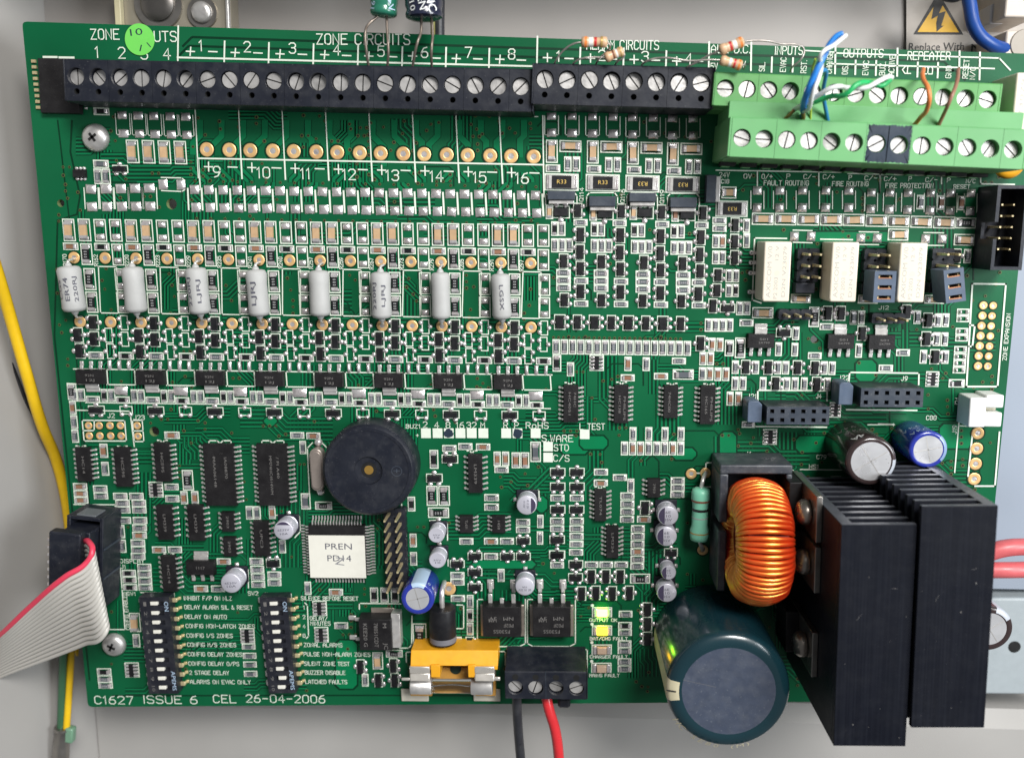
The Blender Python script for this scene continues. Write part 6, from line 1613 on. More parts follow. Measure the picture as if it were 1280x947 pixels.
hang_cap((528, -60), q(427, 115), 23.5, 10, mat('navy_sleeve', (.015, .018, .04), .25, coat=.4, var=.1), 'dark navy capacitor hanging over the top edge on two leads', [qz([(410, 115, 10), (408, 190, 11), (385, 260, 12), (358, 395, 9)]), qz([(470, 115, 10), (478, 200, 11), (470, 300, 12), (472, 400, 9)])], [('TNC', .45, 3.2, 5.0, 2.0, -75), ('VEN', 0, 3.2, 4.4, 1.7, -78), ('10', -.5, 2.2, 2.0, 1.4, -80)], WHTW)

# ------------------------------------------------------------------ lettering and lines printed on the board
for s, x, y, w, h in (('ZONE', 131.5, 43.3, 35, 11.5), ('INPUTS', 194.5, 46, 52, 11.5), ('1', 121.6, 65.5, 0, 12.5), ('2', 152.5, 66.5, 0, 12.5), ('3', 180.6, 67.6, 0, 12.5), ('4', 208.7, 67.8, 0, 12.5), ('ZONE CIRCUITS', 454, 49.5, 116, 12)):
    btext(s, x, y, w, h, px=True)
dg = [(251.3, 57.4), (309.2, 59), (365.7, 60.6), (421, 62.7), (476.3, 64.4), (530.8, 65.9), (585.7, 65.9), (639.6, 68)]
pl = [(238, 64.5), (294, 66), (350, 67.6), (405.8, 68.6), (461, 70.3), (515.6, 70.3), (570.3, 73.5), (624.8, 74.3)]
mn = [(266, 64.8), (322.4, 66.5), (378, 68.2), (433.3, 69.7), (490.7, 71.2), (545, 72.9), (597.3, 73.9), (651.6, 75.4)]
for i in range(8):
    btext(str(i + 1), *dg[i], 0, 12, px=True)
    x, y = pl[i]; sline(x - 5, y - .2, x + 5, y + .2, 1.5, True); sline(x + .4, y - 5, x - .4, y + 5, 1.5, True, z=ZS + .003)
    x, y = mn[i]; sline(x - 5.2, y - .2, x + 5.2, y + .2, 1.5, True)
for x, y0, y1 in ((222.8, 33, 75.5), (280.8, 52, 77), (336.2, 54, 79), (392, 55.5, 80.5), (447.7, 57, 81.5), (503, 59.2, 83.4), (557.7, 60, 85), (611.7, 61.3, 86.6), (671.8, 46, 78.5), (725.5, 60, 79.8), (779.8, 61.5, 81), (833, 64.2, 82.5), (886.5, 53, 85), (939.2, 53.5, 88), (965, 72, 90), (991.3, 73, 89.8), (1044.4, 58, 92), (1069.6, 76, 93), (1095.3, 76.5, 94), (1122, 61, 95), (1147.3, 78.5, 96), (1172.6, 79, 97), (1199.5, 64.4, 95), (1225, 66, 99.5)):
    sline(x, y0, x - .6, y1, 1.9, True)
sline(222, 72, 667, 83, 2.0, True, z=ZS + .003)
crop(860, 0, .2112)
sline(690, 300, 873, 310, 1.4); crop(1040, 0, .2112)
for a in ((20, 315, 990, 345), (990, 345, 1055, 415), (0, 378, 960, 407)): sline(*a, 1.5)
crop(660, 0, .2112)
for (x, y) in ((115, 342), (370, 345), (628, 353), (880, 362)): X, Y = q(x, y); sline(X - 5, Y, X + 5, Y + .3, 1.5, True); sline(X, Y - 5, X, Y + 5, 1.5, True, z=ZS + .003)
for (x, y) in ((243, 347), (500, 350), (755, 357), (1010, 362)): X, Y = q(x, y); sline(X - 5, Y, X + 5, Y + .3, 1.5, True)
for s, x, y in (('1', 180, 335), ('2', 437, 330), ('3', 692, 337), ('4', 950, 350)): btext(s, x, y, 0, 58)
btext('ALARM CIRCUITS', 560, 268, 425, 50)
crop(860, 0, .2112)
for s, x, y, w, h, r in (('AUX D.C.', 252, 292, 230, 45, 0), ('5V', 153, 397, 40, 40, 0), ('0V', 315, 385, 46, 40, 0), ('INPUTS', 595, 301, 165, 45, 0), ('SIL.', 437, 397, 50, 32, 90), ('EVAC', 562, 385, 80, 32, 90), ('RST.', 684, 397, 70, 32, 90), ('CHANGE', 836, 372, 125, 32, 90), ('DIS.', 928, 415, 50, 32, 90), ('EVAC', 1050, 404, 80, 32, 90)): btext(s, x, y, w, h, r)
crop(1040, 0, .2112)
for s, x, y, w, h, r in (('OUTPUTS', 185, 317, 232, 45, 0), ('REPEATER', 572, 332, 250, 45, 0), ('BUZ.', 297, 408, 75, 32, 90), ('ACTIVE', 352, 390, 115, 32, 90), ('A', 440, 415, 42, 50, 90), ('B', 568, 418, 42, 50, 90), ('GND', 688, 428, 68, 32, 90), ('RESET', 790, 410, 108, 30, 90), ('N/C', 830, 435, 70, 30, 90)): btext(s, x, y, w, h, r)
for k in range(8):
    x0 = 271.3 + 54.4 * k; n = str(9 + k); y = 214.8 + k * 1.15
    btext(n, (271.3, 329.5, 381.9, 436.5, 490.5, 545.6, 599.6, 652.5)[k], y, 0, 12.5, px=True)
    x, yy = 260.6 + 54.1 * k, 208.4 + k * 1.05; sline(x - 5, yy, x + 5, yy + .3, 1.5, True); sline(x, yy - 5.5, x + .3, yy + 5.5, 1.5, True, z=ZS + .003)
    x = (290.7, 345.6, 399.6, 453.5, 507, 560.8, 615.2, 668)[k]; sline(x - 5.5, yy + .4, x + 5.5, yy + .8, 1.5, True)
    x = 244 + 54.3 * k; sline(x, 138 + k * .8, x + 2.9, 198 + k, 1.4, True); sline(x + 3, 198 + k, x + 4.2, 222 + k, 1.9, True)
sline(678.5, 145, 680, 246, 1.6, True); sline(247.5, 198, 679.5, 206, 1.8, True, z=ZS + .003); sline(229, 136, 672, 146, 1.2, True, z=ZS + .003); sline(247.8, 198, 250.5, 237, 1.6, True)
crop(400, 450, .2344)
for s, x, y, w, h in (('BUZ1', 497, 352, 75, 20), ('2', 561, 343, 0, 32), ('4', 622, 345, 0, 32), ('8', 683, 345, 0, 32), ('16', 747, 346, 0, 32), ('32', 808, 346, 0, 32), ('M', 868, 347, 0, 32), ('R', 990, 346, 0, 32), ('P', 1048, 346, 0, 32), ('RoHS', 1158, 347, 118, 32), ('+', 520, 400, 0, 18)): btext(s, x, y, w, h)
def block(x, y, s, ink=False):
    X, Y = q(x, y); s *= CR[2]; occ(X, Y, s, s)
    bm = bmesh.new(); bm.faces.new([bm.verts.new(p) for p in reversed(quad(X, Y, s, s, ZS + .004))][::-1]); bm.normal_update()
    part('printed_square', bm, SILK, board)
    if ink:
        p_ = P(X, Y); n = 18; bm = bmesh.new(); r = s * .5 * .19
        prism(bm, [(p_.x + r * random.uniform(.85, 1.15) * math.cos(6.283 * k / n), p_.y + r * random.uniform(.85, 1.2) * math.sin(6.283 * k / n)) for k in range(n)], ZS + .006, ZS + .03); part('ink_spot', bm, INK, board)
for x in (565, 627, 687, 749, 809, 871, 993, 1053, 1150): block(x, 389, 52, x in (687, 1053))
crop(660, 530, .1795)
btext('S.WARE', 205, 97, 215, 46); btext('STD', 232, 162, 100, 44); btext('C/S', 232, 235, 108, 44); btext('L TEST', 447, 15, 172, 42)
block(140, 155, 66); block(140, 231, 66); block(395, 70, 66)
crop(70, 720, .1795)
btext('C1627', 405, 858, 265, 55); btext('ISSUE 6', 795, 855, 375, 55)
crop(260, 720, .1795)
btext('CEL', 117, 850, 155, 55); btext('26-04-2006', 540, 849, 545, 55)
L1 = ['INHIBIT F/P ON NLZ', 'DELAY ALARM SIL & RESET', 'DELAY ON AUTO', 'CONFIG NON-LATCH ZONES', 'CONFIG I/S ZONES', 'CONFIG M/S ZONES', 'CONFIG DELAY ZONES', 'CONFIG DELAY O/PS', '2 STAGE DELAY', 'ALARMS ON EVAC ONLY']
ys = [150, 213, 279, 344, 410, 474, 540, 605, 668, 732]
l_ = [-168, -162, -160, -153, -147, -142, -138, -133, -127, -122]; r_ = [166, 311, 130, 325, 171, 195, 238, 216, 146, 296]
for s, y, a, b_ in zip(L1, ys, l_, r_): btext(s, (a + b_) / 2, y, b_ - a, 27)
for s, y, a, b_ in (('SILENCE BEFORE RESET', 151, 650, 1045), ('ZONAL ALARMS', 475, 670, 935), ('PULSE NON-ALARM ZONES', 540, 668, 1130), ('SILENT ZONE TEST', 605, 672, 985), ('BUZZER DISABLE', 667, 677, 955), ('LATCHED FAULTS', 731, 680, 968), ('DELAY/', 290, 712, 832), ('MINUTES', 325, 714, 852), ('SW2', 116, 281, 350)): btext(s, (a + b_) / 2, y, b_ - a, 27)
for s, y in (('1', 214), ('2', 280), ('4', 345), ('8', 410)): btext(s, 670, y, 0, 25)
crop(70, 610, .1795)
btext('DISPLAY', 532, 505, 165, 27); btext('J1', 470, 544, 32, 27); btext('SW1', 525, 732, 62, 24); sline(410, 112, 460, 700, 1.4); sline(125, 112, 410, 114, 1.4); sline(460, 700, 480, 980, 1.4); sline(360, 982, 480, 982, 1.4)
crop(70, 720, .1795); btext('CONFIG ENABLED', 492, 240, 265, 25, 90)
crop(70, 450, .1795); btext('J2', 385, 385, 48, 30); btext('J23', 580, 398, 75, 30)
crop(880, 440, .1478); btext('J21', 402, 372, 78, 38); btext('J4', 968, 370, 42, 36); btext('J22', 1178, 215, 90, 36); btext('C79', 992, 884, 80, 34); btext('R250R', 225, 903, 140, 30); btext('I1', 380, 858, 36, 34)
crop(1040, 440, .1875); btext('J9', 480, 175, 42, 28); btext('C88', 660, 436, 66, 28); btext('J24', 833, 330, 58, 28, 90); btext('J19', 815, 515, 58, 28, 90); btext('+', 408, 484, 0, 28); sline(240, 483, 395, 484, 1.3)
crop(980, 500, .2745); btext('HS1', 135, 301, 42, 18); btext('HS2', 22, 325, 42, 18)
crop(1060, 340, .1719); btext('ZONE EXPANSION', 1150, 472, 348, 28, 90); btext('J12', 257, 258, 70, 26)
crop(880, 190, .1689)
DS = mat('silkscreen_white', (0, 0, 0))
for s, x, y, w, h in (('24V', 150, 170, 74, 34), ('C18', 155, 218, 56, 28), ('0V', 322, 180, 56, 32), ('O/+', 466, 182, 78, 32), ('P', 623, 180, 24, 32), ('C/-', 780, 183, 86, 32), ('C/+', 922, 184, 84, 32), ('FAULT ROUTING', 608, 230, 330, 34)): btext(s, x, y, w, h)
for x in (395, 850): sline(x, 145, x, 250, 1.4)
sline(90, 135, 1100, 152, 1.4)
crop(1060, 190, .1719)
for s, x, y, w, h in (('FIRE ROUTING', 15, 232, 262, 32), ('P', 15, 185, 20, 30), ('C/-', 165, 190, 90, 30), ('C/+', 305, 195, 86, 30), ('P', 450, 195, 20, 30), ('C/-', 605, 202, 86, 30), ('P', 730, 205, 22, 30), ('N/C', 890, 212, 66, 28), ('FIRE PROTECTION', 445, 245, 345, 32), ('RESET', 825, 253, 118, 28)): btext(s, x, y, w, h)
sline(232, 158, 232, 300, 1.4)
crop(640, 670, .1901)
for s, x, y, w in (('OUTPUT OK', 600, 548, 180), ('BAT/CHG FAULT', 636, 670, 246), ('CHARGER FAULT', 636, 789, 246), ('MAINS FAULT', 607, 911, 196)): btext(s, x, y, w, 21)
crop(680, 130, .1719)
for s, x, y in (('Q114', 272, 660), ('Q116', 572, 670), ('Q119', 858, 675)): btext(s, x, y, 95, 28, 90)
crop(60, 180, .1689)
for u in range(16):
    X, Y = XU(u, 325) - 11.5, YU(u, 325)
    btext('R' + str((170, 162, 220, 223, 229, 235, 241, 248, 257, 259, 267, 273, 279, 285, 291, 297)[u]), X, Y, 13.5, 4.6, 90, px=True)
# notches printed over the ends of some chips
for (X, Y) in ((712.5, 478), (777, 477.5), (840, 479), (886, 479.5), (101, 557), (153, 557.5), (203, 550), (206, 632), (246, 632.5), (211, 692), (590, 563), (750, 608), (764, 655), (327, 651)):
    for a in ((-6, 0, -3, 0), (-3, 0, 0, 3), (0, 3, 3, 0), (3, 0, 6, 0)): sline(X + a[0], Y + a[1], X + a[2], Y + a[3], 1.6, True)
fit_texts()

# loose silkscreen geometry, rings and solder dots joined into parts of the board
part('printed_outlines', silk, SILK, board, kind='stuff')
part('clearance_discs', blobs, GAP, board, kind='stuff')
part('solder_dots', dots, SOLD, board, kind='stuff', smooth=60)

# ------------------------------------------------------------------ tracks and vias
rnd = random.Random(21)
GRID = {}
for r_ in OCC:
    for gx in range(int(r_[0] // 20), int(r_[2] // 20) + 1):
        for gy in range(int(r_[1] // 20), int(r_[3] // 20) + 1): GRID.setdefault((gx, gy), []).append(r_)
def free(x, y, m=3):
    for r_ in GRID.get((int(x // 20), int(y // 20)), ()):
        if r_[0] - m < x < r_[2] + m and r_[1] - m < y < r_[3] + m: return False
    return True
tgap, ttrk, tpour = bmesh.new(), bmesh.new(), bmesh.new()
def ribbon(bm, pts, wmm, z):
    ps = [P(x, y, z) for x, y in pts]; L, Rr = [], []
    for i, p in enumerate(ps):
        d = (ps[min(i + 1, len(ps) - 1)] - ps[max(i - 1, 0)]).normalized(); n = Vector((-d.y, d.x, 0)) * wmm / 2
        L.append(bm.verts.new(p + n)); Rr.append(bm.verts.new(p - n))
    for i in range(len(ps) - 1): bm.faces.new((Rr[i], Rr[i + 1], L[i + 1], L[i]))
def inside(x, y): 
    lx = 28 + (y - 27) * .0965 + 7; rx = 1288 - (y - 67) * .085 - 8; ty = 27 + (x - 28) * .032 + 6
    return lx < x < rx and ty < y < 866
zt = [0]
def route(x, y, ang, n, sp, l1, l2, turn, gap=1.15, trk=.42):
    zt[0] += 1; z = .004 + zt[0] * .00022
    a = R(ang); d = (math.cos(a), math.sin(a)); nn = (-d[1], d[0]); a2 = R(ang + turn); d2 = (math.cos(a2), math.sin(a2)); j = rnd.uniform(6, 24)
    for k in range(n):
        o = (k - (n - 1) / 2) * sp; sh_ = o * math.tan(R(turn / 2)) * -1
        p0 = (x + nn[0] * o, y + nn[1] * o); p1 = (p0[0] + d[0] * (l1 + sh_), p0[1] + d[1] * (l1 + sh_))
        p2 = (p1[0] + d2[0] * j, p1[1] + d2[1] * j); p3 = (p2[0] + d[0] * (l2 - sh_), p2[1] + d[1] * (l2 - sh_))
        pts = [p0, p1, p2, p3]
        if not all(inside(*p) for p in pts): continue
        ribbon(tgap, pts, gap * .8, z); ribbon(ttrk, pts, trk, z + .00011)
for i in range(270):
    x, y = rnd.uniform(90, 1230), rnd.uniform(150, 860)
    route(x, y, rnd.choice((0, 90, 180, 270, 0, 90)), rnd.choice((1, 2, 3, 4, 5, 6)), rnd.uniform(3.6, 5.2), rnd.uniform(8, 45), rnd.uniform(8, 60), rnd.choice((45, -45)))
for (x, y, ang, n, l1, l2, tn) in ((640, 425, 90, 3, 60, 40, 45), (690, 585, 135, 2, 40, 20, 45), (600, 400, 0, 2, 30, 20, 45), (905, 545, 90, 5, 30, 20, -45), (985, 540, 90, 5, 40, 10, 45), (835, 480, 90, 6, 60, 20, 45), (760, 445, 90, 5, 50, 30, -45), (745, 560, 90, 4, 30, 20, 45), (300, 520, 0, 6, 40, 60, 45), (180, 590, 90, 4, 60, 60, 45), (660, 660, 0, 2, 60, 30, 45), (1170, 470, 180, 2, 60, 20, -45), (900, 560, 0, 4, 60, 40, 45), (440, 800, 0, 3, 40, 40, 45), (620, 720, 0, 2, 60, 60, 45), (880, 770, 90, 3, 50, 20, 45)):
    route(x, y, ang, n, 5.2, l1, l2, tn, 1.2, .45)
for x in range(250, 680, 27):                                        # the broad tracks below the zone terminals
    route(x, 150, 90, 1, 4, 20, rnd.uniform(10, 25), rnd.choice((45, -45)), 2.2, 1.5)
    route(x + 8, 228, rnd.choice((90, 270)), 2, 6, 3, 3, rnd.choice((45, -45)), 1.5, .8)
for dy, x0, x1 in ((12, 240, 1180), (23, 236, 1195)):                # the long gaps along the top edge
    z = .05
    ribbon(tgap, [(x0, 34.5 + dy), (x1, 34.5 + dy + (x1 - x0) * .0325), (x1 + 12, 34.5 + dy + 12 + (x1 - x0) * .0325)], .5, z)
    ribbon(tgap, [(x0, 34.5 + dy), (x0 - 12, 34.5 + dy + 12)], .5, z)
ribbon(tgap, [(90, 150), (88, 190), (100, 245), (96, 268), (72, 275), (68, 420), (112, 850)], .45, .051)
ribbon(tgap, [(72, 150), (92, 320), (93, 420), (118, 700)], .35, .052)
for a in ((140, 872, 470, 871.5), (470, 871.5, 620, 872), (450, 855, 500, 855)): ribbon(tgap, [(a[0], a[1] - 3), (a[2], a[3] - 3)], .4, .05)
for i in range(75):                                                   # gaps between copper areas
    x, y = rnd.uniform(100, 1220), rnd.uniform(150, 850); zt[0] += 1
    w_, h_ = rnd.uniform(15, 60), rnd.uniform(12, 40); c_ = 6
    pts = [(x, y + c_), (x + c_, y), (x + w_ - c_, y), (x + w_, y + c_), (x + w_, y + h_)]
    if all(inside(*p) for p in pts): ribbon(tgap, pts, .32, .004 + zt[0] * .00022)
for (x, y, w_, h_) in ((700, 545, 36, 22), (470, 500, 30, 14), (725, 545, 34, 16), (900, 540, 20, 60), (995, 545, 50, 20), (1070, 450, 25, 26), (1175, 530, 40, 30), (670, 620, 14, 20), (840, 560, 30, 14), (380, 690, 20, 20), (420, 800, 26, 60), (1010, 290, 120, 12), (590, 700, 80, 10), (330, 520, 16, 12), (275, 560, 22, 10)):
    zt[0] += 1; c_ = 5; z = .004 + zt[0] * .00022
    pts = [(x + c_, y), (x + w_ - c_, y), (x + w_, y + c_), (x + w_, y + h_ - c_), (x + w_ - c_, y + h_), (x + c_, y + h_), (x, y + h_ - c_), (x, y + c_)]
    tpour.faces.new([tpour.verts.new(P(a, b_, z + .00011)) for a, b_ in pts][::-1])
    tgap.faces.new([tgap.verts.new(P(x + w_ / 2 + (a - x - w_ / 2) * (1 + 4 / w_), y + h_ / 2 + (b_ - y - h_ / 2) * (1 + 4 / h_), z)) for a, b_ in pts][::-1])
POUR = mat('solder_mask_pour', (.002, .165, .06), .32, spec=.25, var=.15, vscale=150)
part('track_gaps', tgap, GAP, board, kind='stuff'); part('tracks', ttrk, TRK, board, kind='stuff'); part('copper_areas', tpour, POUR, board, kind='stuff')
va, vb = bmesh.new(), bmesh.new()
def via(x, y, r=.42):
    p = P(x, y); lathe(va, [(r, .10), (r * .96, .125)], p.x, p.y, 10); lathe(vb, [(r * .66, .126), (r * .64, .132)], p.x, p.y, 8)
n = 0
for i in range(9000):
    x, y = rnd.uniform(70, 1250), rnd.uniform(140, 865)
    if inside(x, y) and free(x, y, 3.2) and (140 < y < 560 or rnd.random() < .6):
        k = rnd.choice((1, 1, 1, 2, 3)) ; dx, dy = rnd.choice(((8, 0), (0, 8), (7, 6)))
        for j in range(k):
            if free(x + dx * j, y + dy * j, 3) and inside(x + dx * j, y + dy * j): via(x + dx * j, y + dy * j, rnd.uniform(.34, .48)); occ(x + dx * j, y + dy * j, 9, 9); GRID.setdefault((int((x + dx * j) // 20), int((y + dy * j) // 20)), []).append(OCC[-1]); n += 1
    if n > 700: break
for k in range(25): via(244 + 17.75 * k, 226.5 + k * .3, .36); via(246 + 17.75 * k, 273 + k * .3, .36)
for k in range(26): via(692 + 6.35 * k, 421.5 + k * .07, .36)
part('via_rings', va, mat('via_ring', (.11, .13, .035), .4, metal=.2), board, kind='stuff'); part('via_holes', vb, HOLE, board, kind='stuff')

# ------------------------------------------------------------------ the enclosure and what stands in it
def plate(name, pxs, z, m, kind='structure'):
    bm = bmesh.new(); f = bm.faces.new([bm.verts.new(P(x, y, z)) for x, y in pxs]); bm.normal_update()
    if f.normal.z < 0: f.normal_flip()
    return ob(name, mesh(bm, name, m), kind=kind)
bm = bmesh.new(); box(bm, -420, -420, -52, 420, 420, -50); ob('enclosure_back', mesh(bm, 'enclosure_back', ENAM), kind='structure')
PBL = mat('paint_blue_grey', (.27, .31, .375), .5, var=.25, vscale=25)
bm = bmesh.new(); A_ = P(1225, 60, -24); B_ = P(1225, 735, -24); box(bm, A_.x, B_.y, -30, 330, A_.y - 8, -24); o = ob('enclosure_side_shelf', mesh(bm, 'enclosure_side_shelf', PBL), kind='structure')
bm = bmesh.new(); box(bm, 300, -300, -49.9, 302, 400, 60); ob('enclosure_side_wall', mesh(bm, 'enclosure_side_wall', PBL), kind='structure')
bm = bmesh.new(); x_ = P(28, 450, -10).x
v = box(bm, -133, -300, -49.9, -131, 300, 30)
for k in (4, 7): v[k].co.x = -153
for k in (5, 6): v[k].co.x = -151
ob('enclosure_left_wall', mesh(bm, 'enclosure_left_wall', ENAM), kind='structure')
bm = bmesh.new(); A_ = P(640, 0, -32); box(bm, -415, A_.y + 16, -49.9, 415, A_.y + 17.5, 16); ob('unseen_shade_wall', mesh(bm, 'unseen_shade_wall', ENAM), kind='structure')  # unseen wall, added to keep light off the enclosure behind the top edge
bm = bmesh.new(); A_ = P(96, 862, -24); box(bm, -141, -400, -49.7, 250, A_.y, -24); o = ob('enclosure_ledge', mesh(bm, 'enclosure_ledge', ENAM), kind='structure'); o.modifiers.new('b', 'BEVEL').width = .004
bm = bmesh.new(); A_ = P(640, 62, -27); box(bm, P(-60, 62, -27).x, A_.y - 3, -49.7, 290, A_.y + 44, -27); ob('enclosure_top_ledge', mesh(bm, 'enclosure_top_ledge', mat('paint_warm_grey', (.40, .37, .345), .5, var=.25, vscale=22)), kind='structure')
def bx3(name, x0, y0, x1, y1, z0, z1, m, label, cat, group=None, bev=.4, extra=None):
    c, a, W, H = frame((x0 + x1) / 2, (y0 + y1) / 2, x1 - x0, y1 - y0, z1)
    t = thing(name, label, cat, (c.x, c.y, z0), a, group); bm = bmesh.new(); box(bm, -W / 2, -H / 2, 0, W / 2, H / 2, z1 - z0); part('body', bm, m, t, bev=bev); return t, W, H
t, W, H = bx3('mounting_bracket', 147, -30, 288, 50, -22, -16, mat('passivated_steel', (.42, .38, .30), .4, metal=.6, var=.4, vscale=90), 'dull metal mounting bracket behind the top left corner of the board', 'bracket')
bm = bmesh.new(); box(bm, -W / 2, -H / 2, 6.0, -W / 2 + 1.6, H / 2, 8); part('raised_edge', bm, mat('pale_yellow_edge', (.52, .47, .30), .5), t, bev=.2); bm = bmesh.new(); box(bm, W / 2 - .8, -H / 2, 6.0, W / 2, H / 2, 7.4); part('raised_edge', bm, SCREW, t, bev=.2)
for (x, y, r, lb, nut) in ((194, 3, 4.2, 'dark round screw on the metal bracket, the left one', False), (249.5, 14, 2.6, 'bright round stud on the metal bracket, the right one', True)):
    c = P(x, y, -14); t = thing('bracket_screw', lb, 'screw', (c.x, c.y, -16), 0)
    bm = bmesh.new(); lathe(bm, [(r * 1.5, 0), (r * 1.45, .6)], 0, 0, 32); part('washer', bm, STEEL, t, smooth=40)
    bm = bmesh.new(); lathe(bm, [(r, .6), (r, 1.2), (r * .85, 1.6), (r * .5, 1.8), (.1, 1.85)], 0, 0, 32); part('head', bm, SCREW if nut else mat('dark_steel', (.16, .15, .14), .35, metal=.8), t, smooth=50)
for (x, y) in ((228, 24), (268, 26)):
    pass
OLV = mat('olive_pvc', (.20, .19, .06), .45); wire('vertical_cable', [(550, -30, -12), (549, 20, -12), (549, 60, -12)], 7, BLKW, 'dark cable behind the hanging capacitors', 'cable'); wire('vertical_cable', [(541, -30, -11), (541, 60, -11)], 3, OLV, 'olive cable behind the hanging capacitors', 'cable')
# warning label
ZL = -26
bm = bmesh.new(); bm.faces.new([bm.verts.new(P(x, y, ZL)) for x, y in ((1133, 90), (1300, 95), (1300, -40), (1133, -40))])
tl = thing('warning_label', 'cream warning label with a black and yellow lightning triangle at the top right', 'label', (0, 0, 0))
part('paper', bm, mat('cream_label_paper', (.50, .45, .40), .55, var=.06), tl)
crop(1080, 0, .15625)
def poly(pts, z, m, name):
    bm = bmesh.new(); f = bm.faces.new([bm.verts.new(P(*q(x, y), z)) for x, y in pts]); bm.normal_update()
    if f.normal.z < 0: f.normal_flip()
    part(name, bm, m, tl)
poly([(595, -60), (395, 277), (795, 279)], ZL + .05, mat('label_black', (.02, .02, .02), .5), 'triangle_border')
poly([(597, -8), (428, 258), (760, 260)], ZL + .1, mat('warning_yellow', (.85, .48, .02), .45), 'triangle_field')
poly([(600, -30), (560, 40), (540, 155), (590, 128), (578, 185), (582, 255), (640, 205), (618, 210), (655, 90), (600, 108), (640, 20), (650, -30)], ZL + .15, mat('label_black', (0, 0, 0)), 'lightning_bolt')
p_ = P(*q(580, 378), ZL + .1); text('Replace With', mat('label_black', (0, 0, 0)), tl, tuple(p_), 13.6, 2.0, 0, 'printed_text')
p_ = P(*q(900, 395), ZL + .1); text('N', mat('label_black', (0, 0, 0)), tl, tuple(p_), 2.6, 2.4, 0, 'printed_text'); 
TEXTS[:] = TEXTS[-2:]; fit_texts()
wire('blue_cable', [(1207, -30, -8), (1212, 5, -8), (1220, 38, -8), (1238, 55, -9), (1262, 62, -12), (1290, 64, -14)], 8.2, mat('deep_blue_pvc', (.012, .06, .27), .35, var=.15), 'thick deep blue cable curving at the top right corner', 'cable')
wire('black_cable', [(1165, -20, -10), (1190, -6, -10), (1205, -12, -10)], 9, BLKW, 'black cable end above the warning triangle', 'cable')
BEI = mat('beige_plastic', (.60, .53, .46), .45, var=.08)
bx3('beige_terminal', 1257, 38, 1300, 72, -26, -10, BEI, 'beige terminal block at the top right corner, the lower one', 'terminal block'); bx3('beige_terminal', 1258, -30, 1300, 22, -26, -10, BEI, 'beige terminal block at the top right corner, the upper one', 'terminal block')
bx3('beige_terminal', 1238, 5, 1256, 30, -26, -16, mat('pale_plastic', (.62, .60, .60), .45), 'pale small block left of the beige terminal blocks', 'terminal block')
c = P(1281, 55, -9.9); tag(ob('round_plug_hole', (lambda bm: (lathe(bm, [(3.4, 0), (3.2, .3)], 0, 0, 24), mesh(bm, 'disc', mat('taupe', (.36, .32, .27), .5)))[1])(bmesh.new()), loc=(c.x, c.y, -9.98)), 'taupe round dimple on the lower beige terminal block', 'plug')

# left: yellow and earth wires, crimp
YW = mat('yellow_pvc', (.80, .50, .01), .38, var=.1); EG = mat('earth_green', (.04, .12, .06), .4)
wire('yellow_wire', [(-20, 290, 10), (-2, 345, 5), (14, 400, 0), (34, 470, -4), (52, 530, -9), (72, 580, -16), (85, 640, -18), (92, 740, -18), (92, 820, -20)], 7.6, YW, 'thick yellow wire running down behind the left edge of the board', 'wire')
wire('dark_wire', [(-20, 400, -4), (2, 428, -6), (20, 470, -8), (36, 510, -11), (60, 560, -18), (80, 640, -20)], 3, BLKW, 'thin dark wire beside the thick yellow one', 'wire')
wire('earth_wire', [(80, 790, -7), (78, 850, -7), (76, 912, -7)], 5.5, EG, 'dark green earth wire below the ribbon cable', 'wire'); wire('earth_wire', [(90, 790, -9), (87, 850, -8), (83, 912, -7)], 5.0, YW, 'yellow stripe wire beside the dark green one below the ribbon', 'wire')
c = P(74, 935, -6); t = thing('cable_lug', 'grey metal crimp lug on the earth wire at the bottom left', 'cable lug', (c.x, c.y, -7), R(-8))
bm = bmesh.new(); lathe(bm, [(2.3, -8), (2.4, -7.7), (2.2, 0), (1.9, 5), (2.2, 5.3), (2.1, 6)], 0, 0, 20, axis='y', cz=0); part('barrel', bm, STEEL, t, smooth=50)
bm = bmesh.new(); box(bm, 1.2, 2, -1.2, 3.6, 6.5, 1.2); part('sleeve_end', bm, mat('clear_green_sleeve', (.16, .30, .20), .3), t, bev=.5)

# right: pink wires, a silver-topped capacitor, a shelf
PK = mat('pink_pvc', (.60, .12, .13), .4, var=.15)
wire('pink_wire', [(1225, 694, -6), (1255, 685, -5), (1300, 683, -6)], 11.5, PK, 'upper pink wire behind the right heat sink', 'wire'); wire('pink_wire', [(1225, 712, -6), (1260, 712, -5), (1300, 711, -6)], 11, PK, 'lower pink wire behind the right heat sink', 'wire')
big_cap(1237, 786, 30, 14, BRC, GRS, 'silver-topped capacitor peeping out right of the right heat sink', .72, (30, 75), letters=[('10S', -38, 16, 12.2, 1.6, WHTW)])
t, W, H = bx3('metal_shelf', 1180, 748, 1330, 868, -49.9, -22, mat('paint_pale_blue', (.34, .38, .40), .5, var=.08), 'pale grey metal shelf low at the right edge, with a small hole', 'shelf', bev=.6)
c = P(1268, 808, -22); bm = bmesh.new(); lathe(bm, [(1.7, 27.92), (1.6, 28.0)], 0, 0, 20)
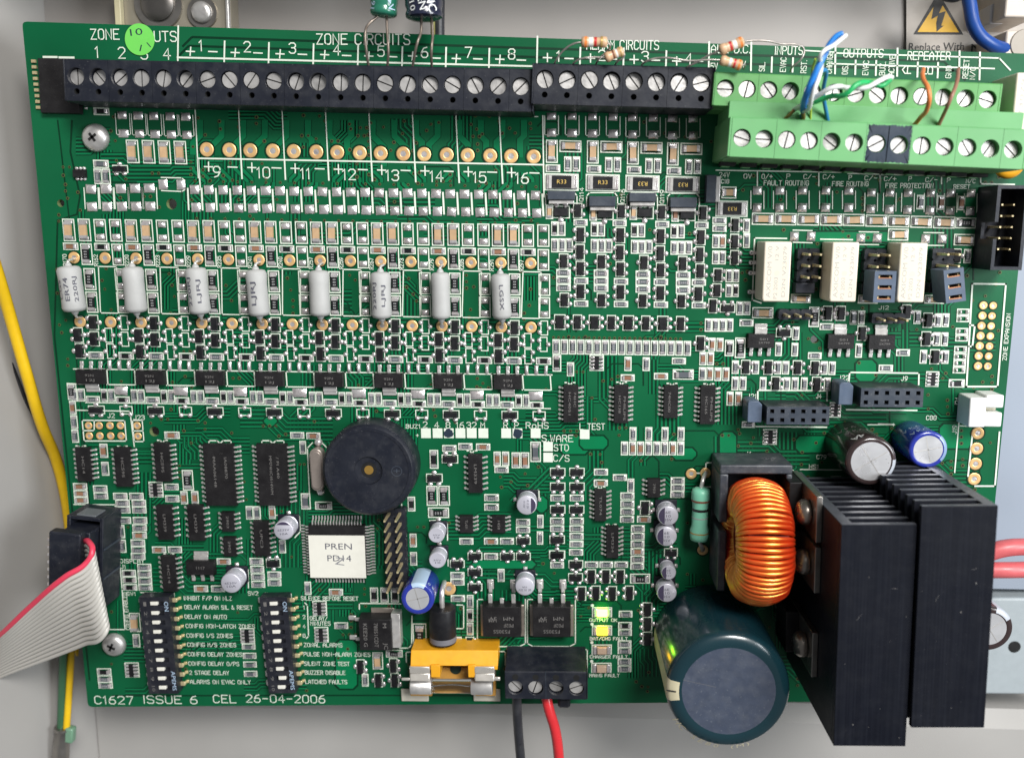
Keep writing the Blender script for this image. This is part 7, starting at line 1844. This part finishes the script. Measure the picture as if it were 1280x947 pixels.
o = part('screw_hole', bm, HOLE, t); inv_ = Matrix.Rotation(-t.rotation_euler.z, 3, 'Z') @ (c - t.location / MM); o.location = Vector((inv_.x, inv_.y, 0)) * MM

# ------------------------------------------------------------------ names of the small parts, each by its place in its row
groups = {}
for e in SMALL:
    groups.setdefault((e[3], e[1]), []).append(e)
def nth(i): return ORD[i] if i < len(ORD) else f'{i + 1}th'
for (clu, adj), es in groups.items():
    clu_ = clu or 'standing alone'
    hmean = sum(e[7] for e in es) / len(es)
    es = sorted(es, key=lambda e: e[5] - sh(e[5]) * e[4]); rows = []
    for e in es:
        yy = e[5] - sh(e[5]) * e[4]
        if rows and yy - rows[-1][0] < hmean * .55: rows[-1][1].append(e)
        else: rows.append([yy, [e]])
    ncol = max(len(r_[1]) for r_ in rows)
    for ri, (_, row) in enumerate(rows):
        row.sort(key=lambda e: e[4])
        for ci, e in enumerate(row):
            o = e[0]
            if len(es) == 1: lab = f'{adj} {clu_}'
            elif len(rows) == 1: lab = f'{nth(ci)} {adj} from left {clu_}'
            elif ncol == 1: lab = f'{nth(ri)} {adj} from top {clu_}'
            elif len(row) == 1: lab = f'{adj} alone in {nth(ri)} line {clu_}'
            else: lab = f'{nth(ci)} {adj} in {nth(ri)} line {clu_}'
            if len(lab.split()) > 16: print('LONG', len(lab.split()), lab)
            o['label'] = lab; o['category'] = e[2]; o['group'] = (e[2] + 's ' + clu_)

# curves and lettering become meshes, one each
bpy.context.view_layer.update(); dg = bpy.context.evaluated_depsgraph_get(); done = {}
for o in [o for o in scn.objects if o.type in ('CURVE', 'FONT')]:
    key = o.data.name
    if key not in done:
        me = bpy.data.meshes.new_from_object(o.evaluated_get(dg)); me.name = o.name.split('.')[0]; done[key] = me
    n = bpy.data.objects.new('tmp', done[key]); nm = o.name; par = o.parent; keep = {k: o[k] for k in ('label', 'category', 'group', 'kind') if k in o}
    link(n); n.location = o.location; n.rotation_euler = o.rotation_euler; n.scale = o.scale
    if par: n.parent = par
    for k, v_ in keep.items(): n[k] = v_
    bpy.data.objects.remove(o); n.name = nm
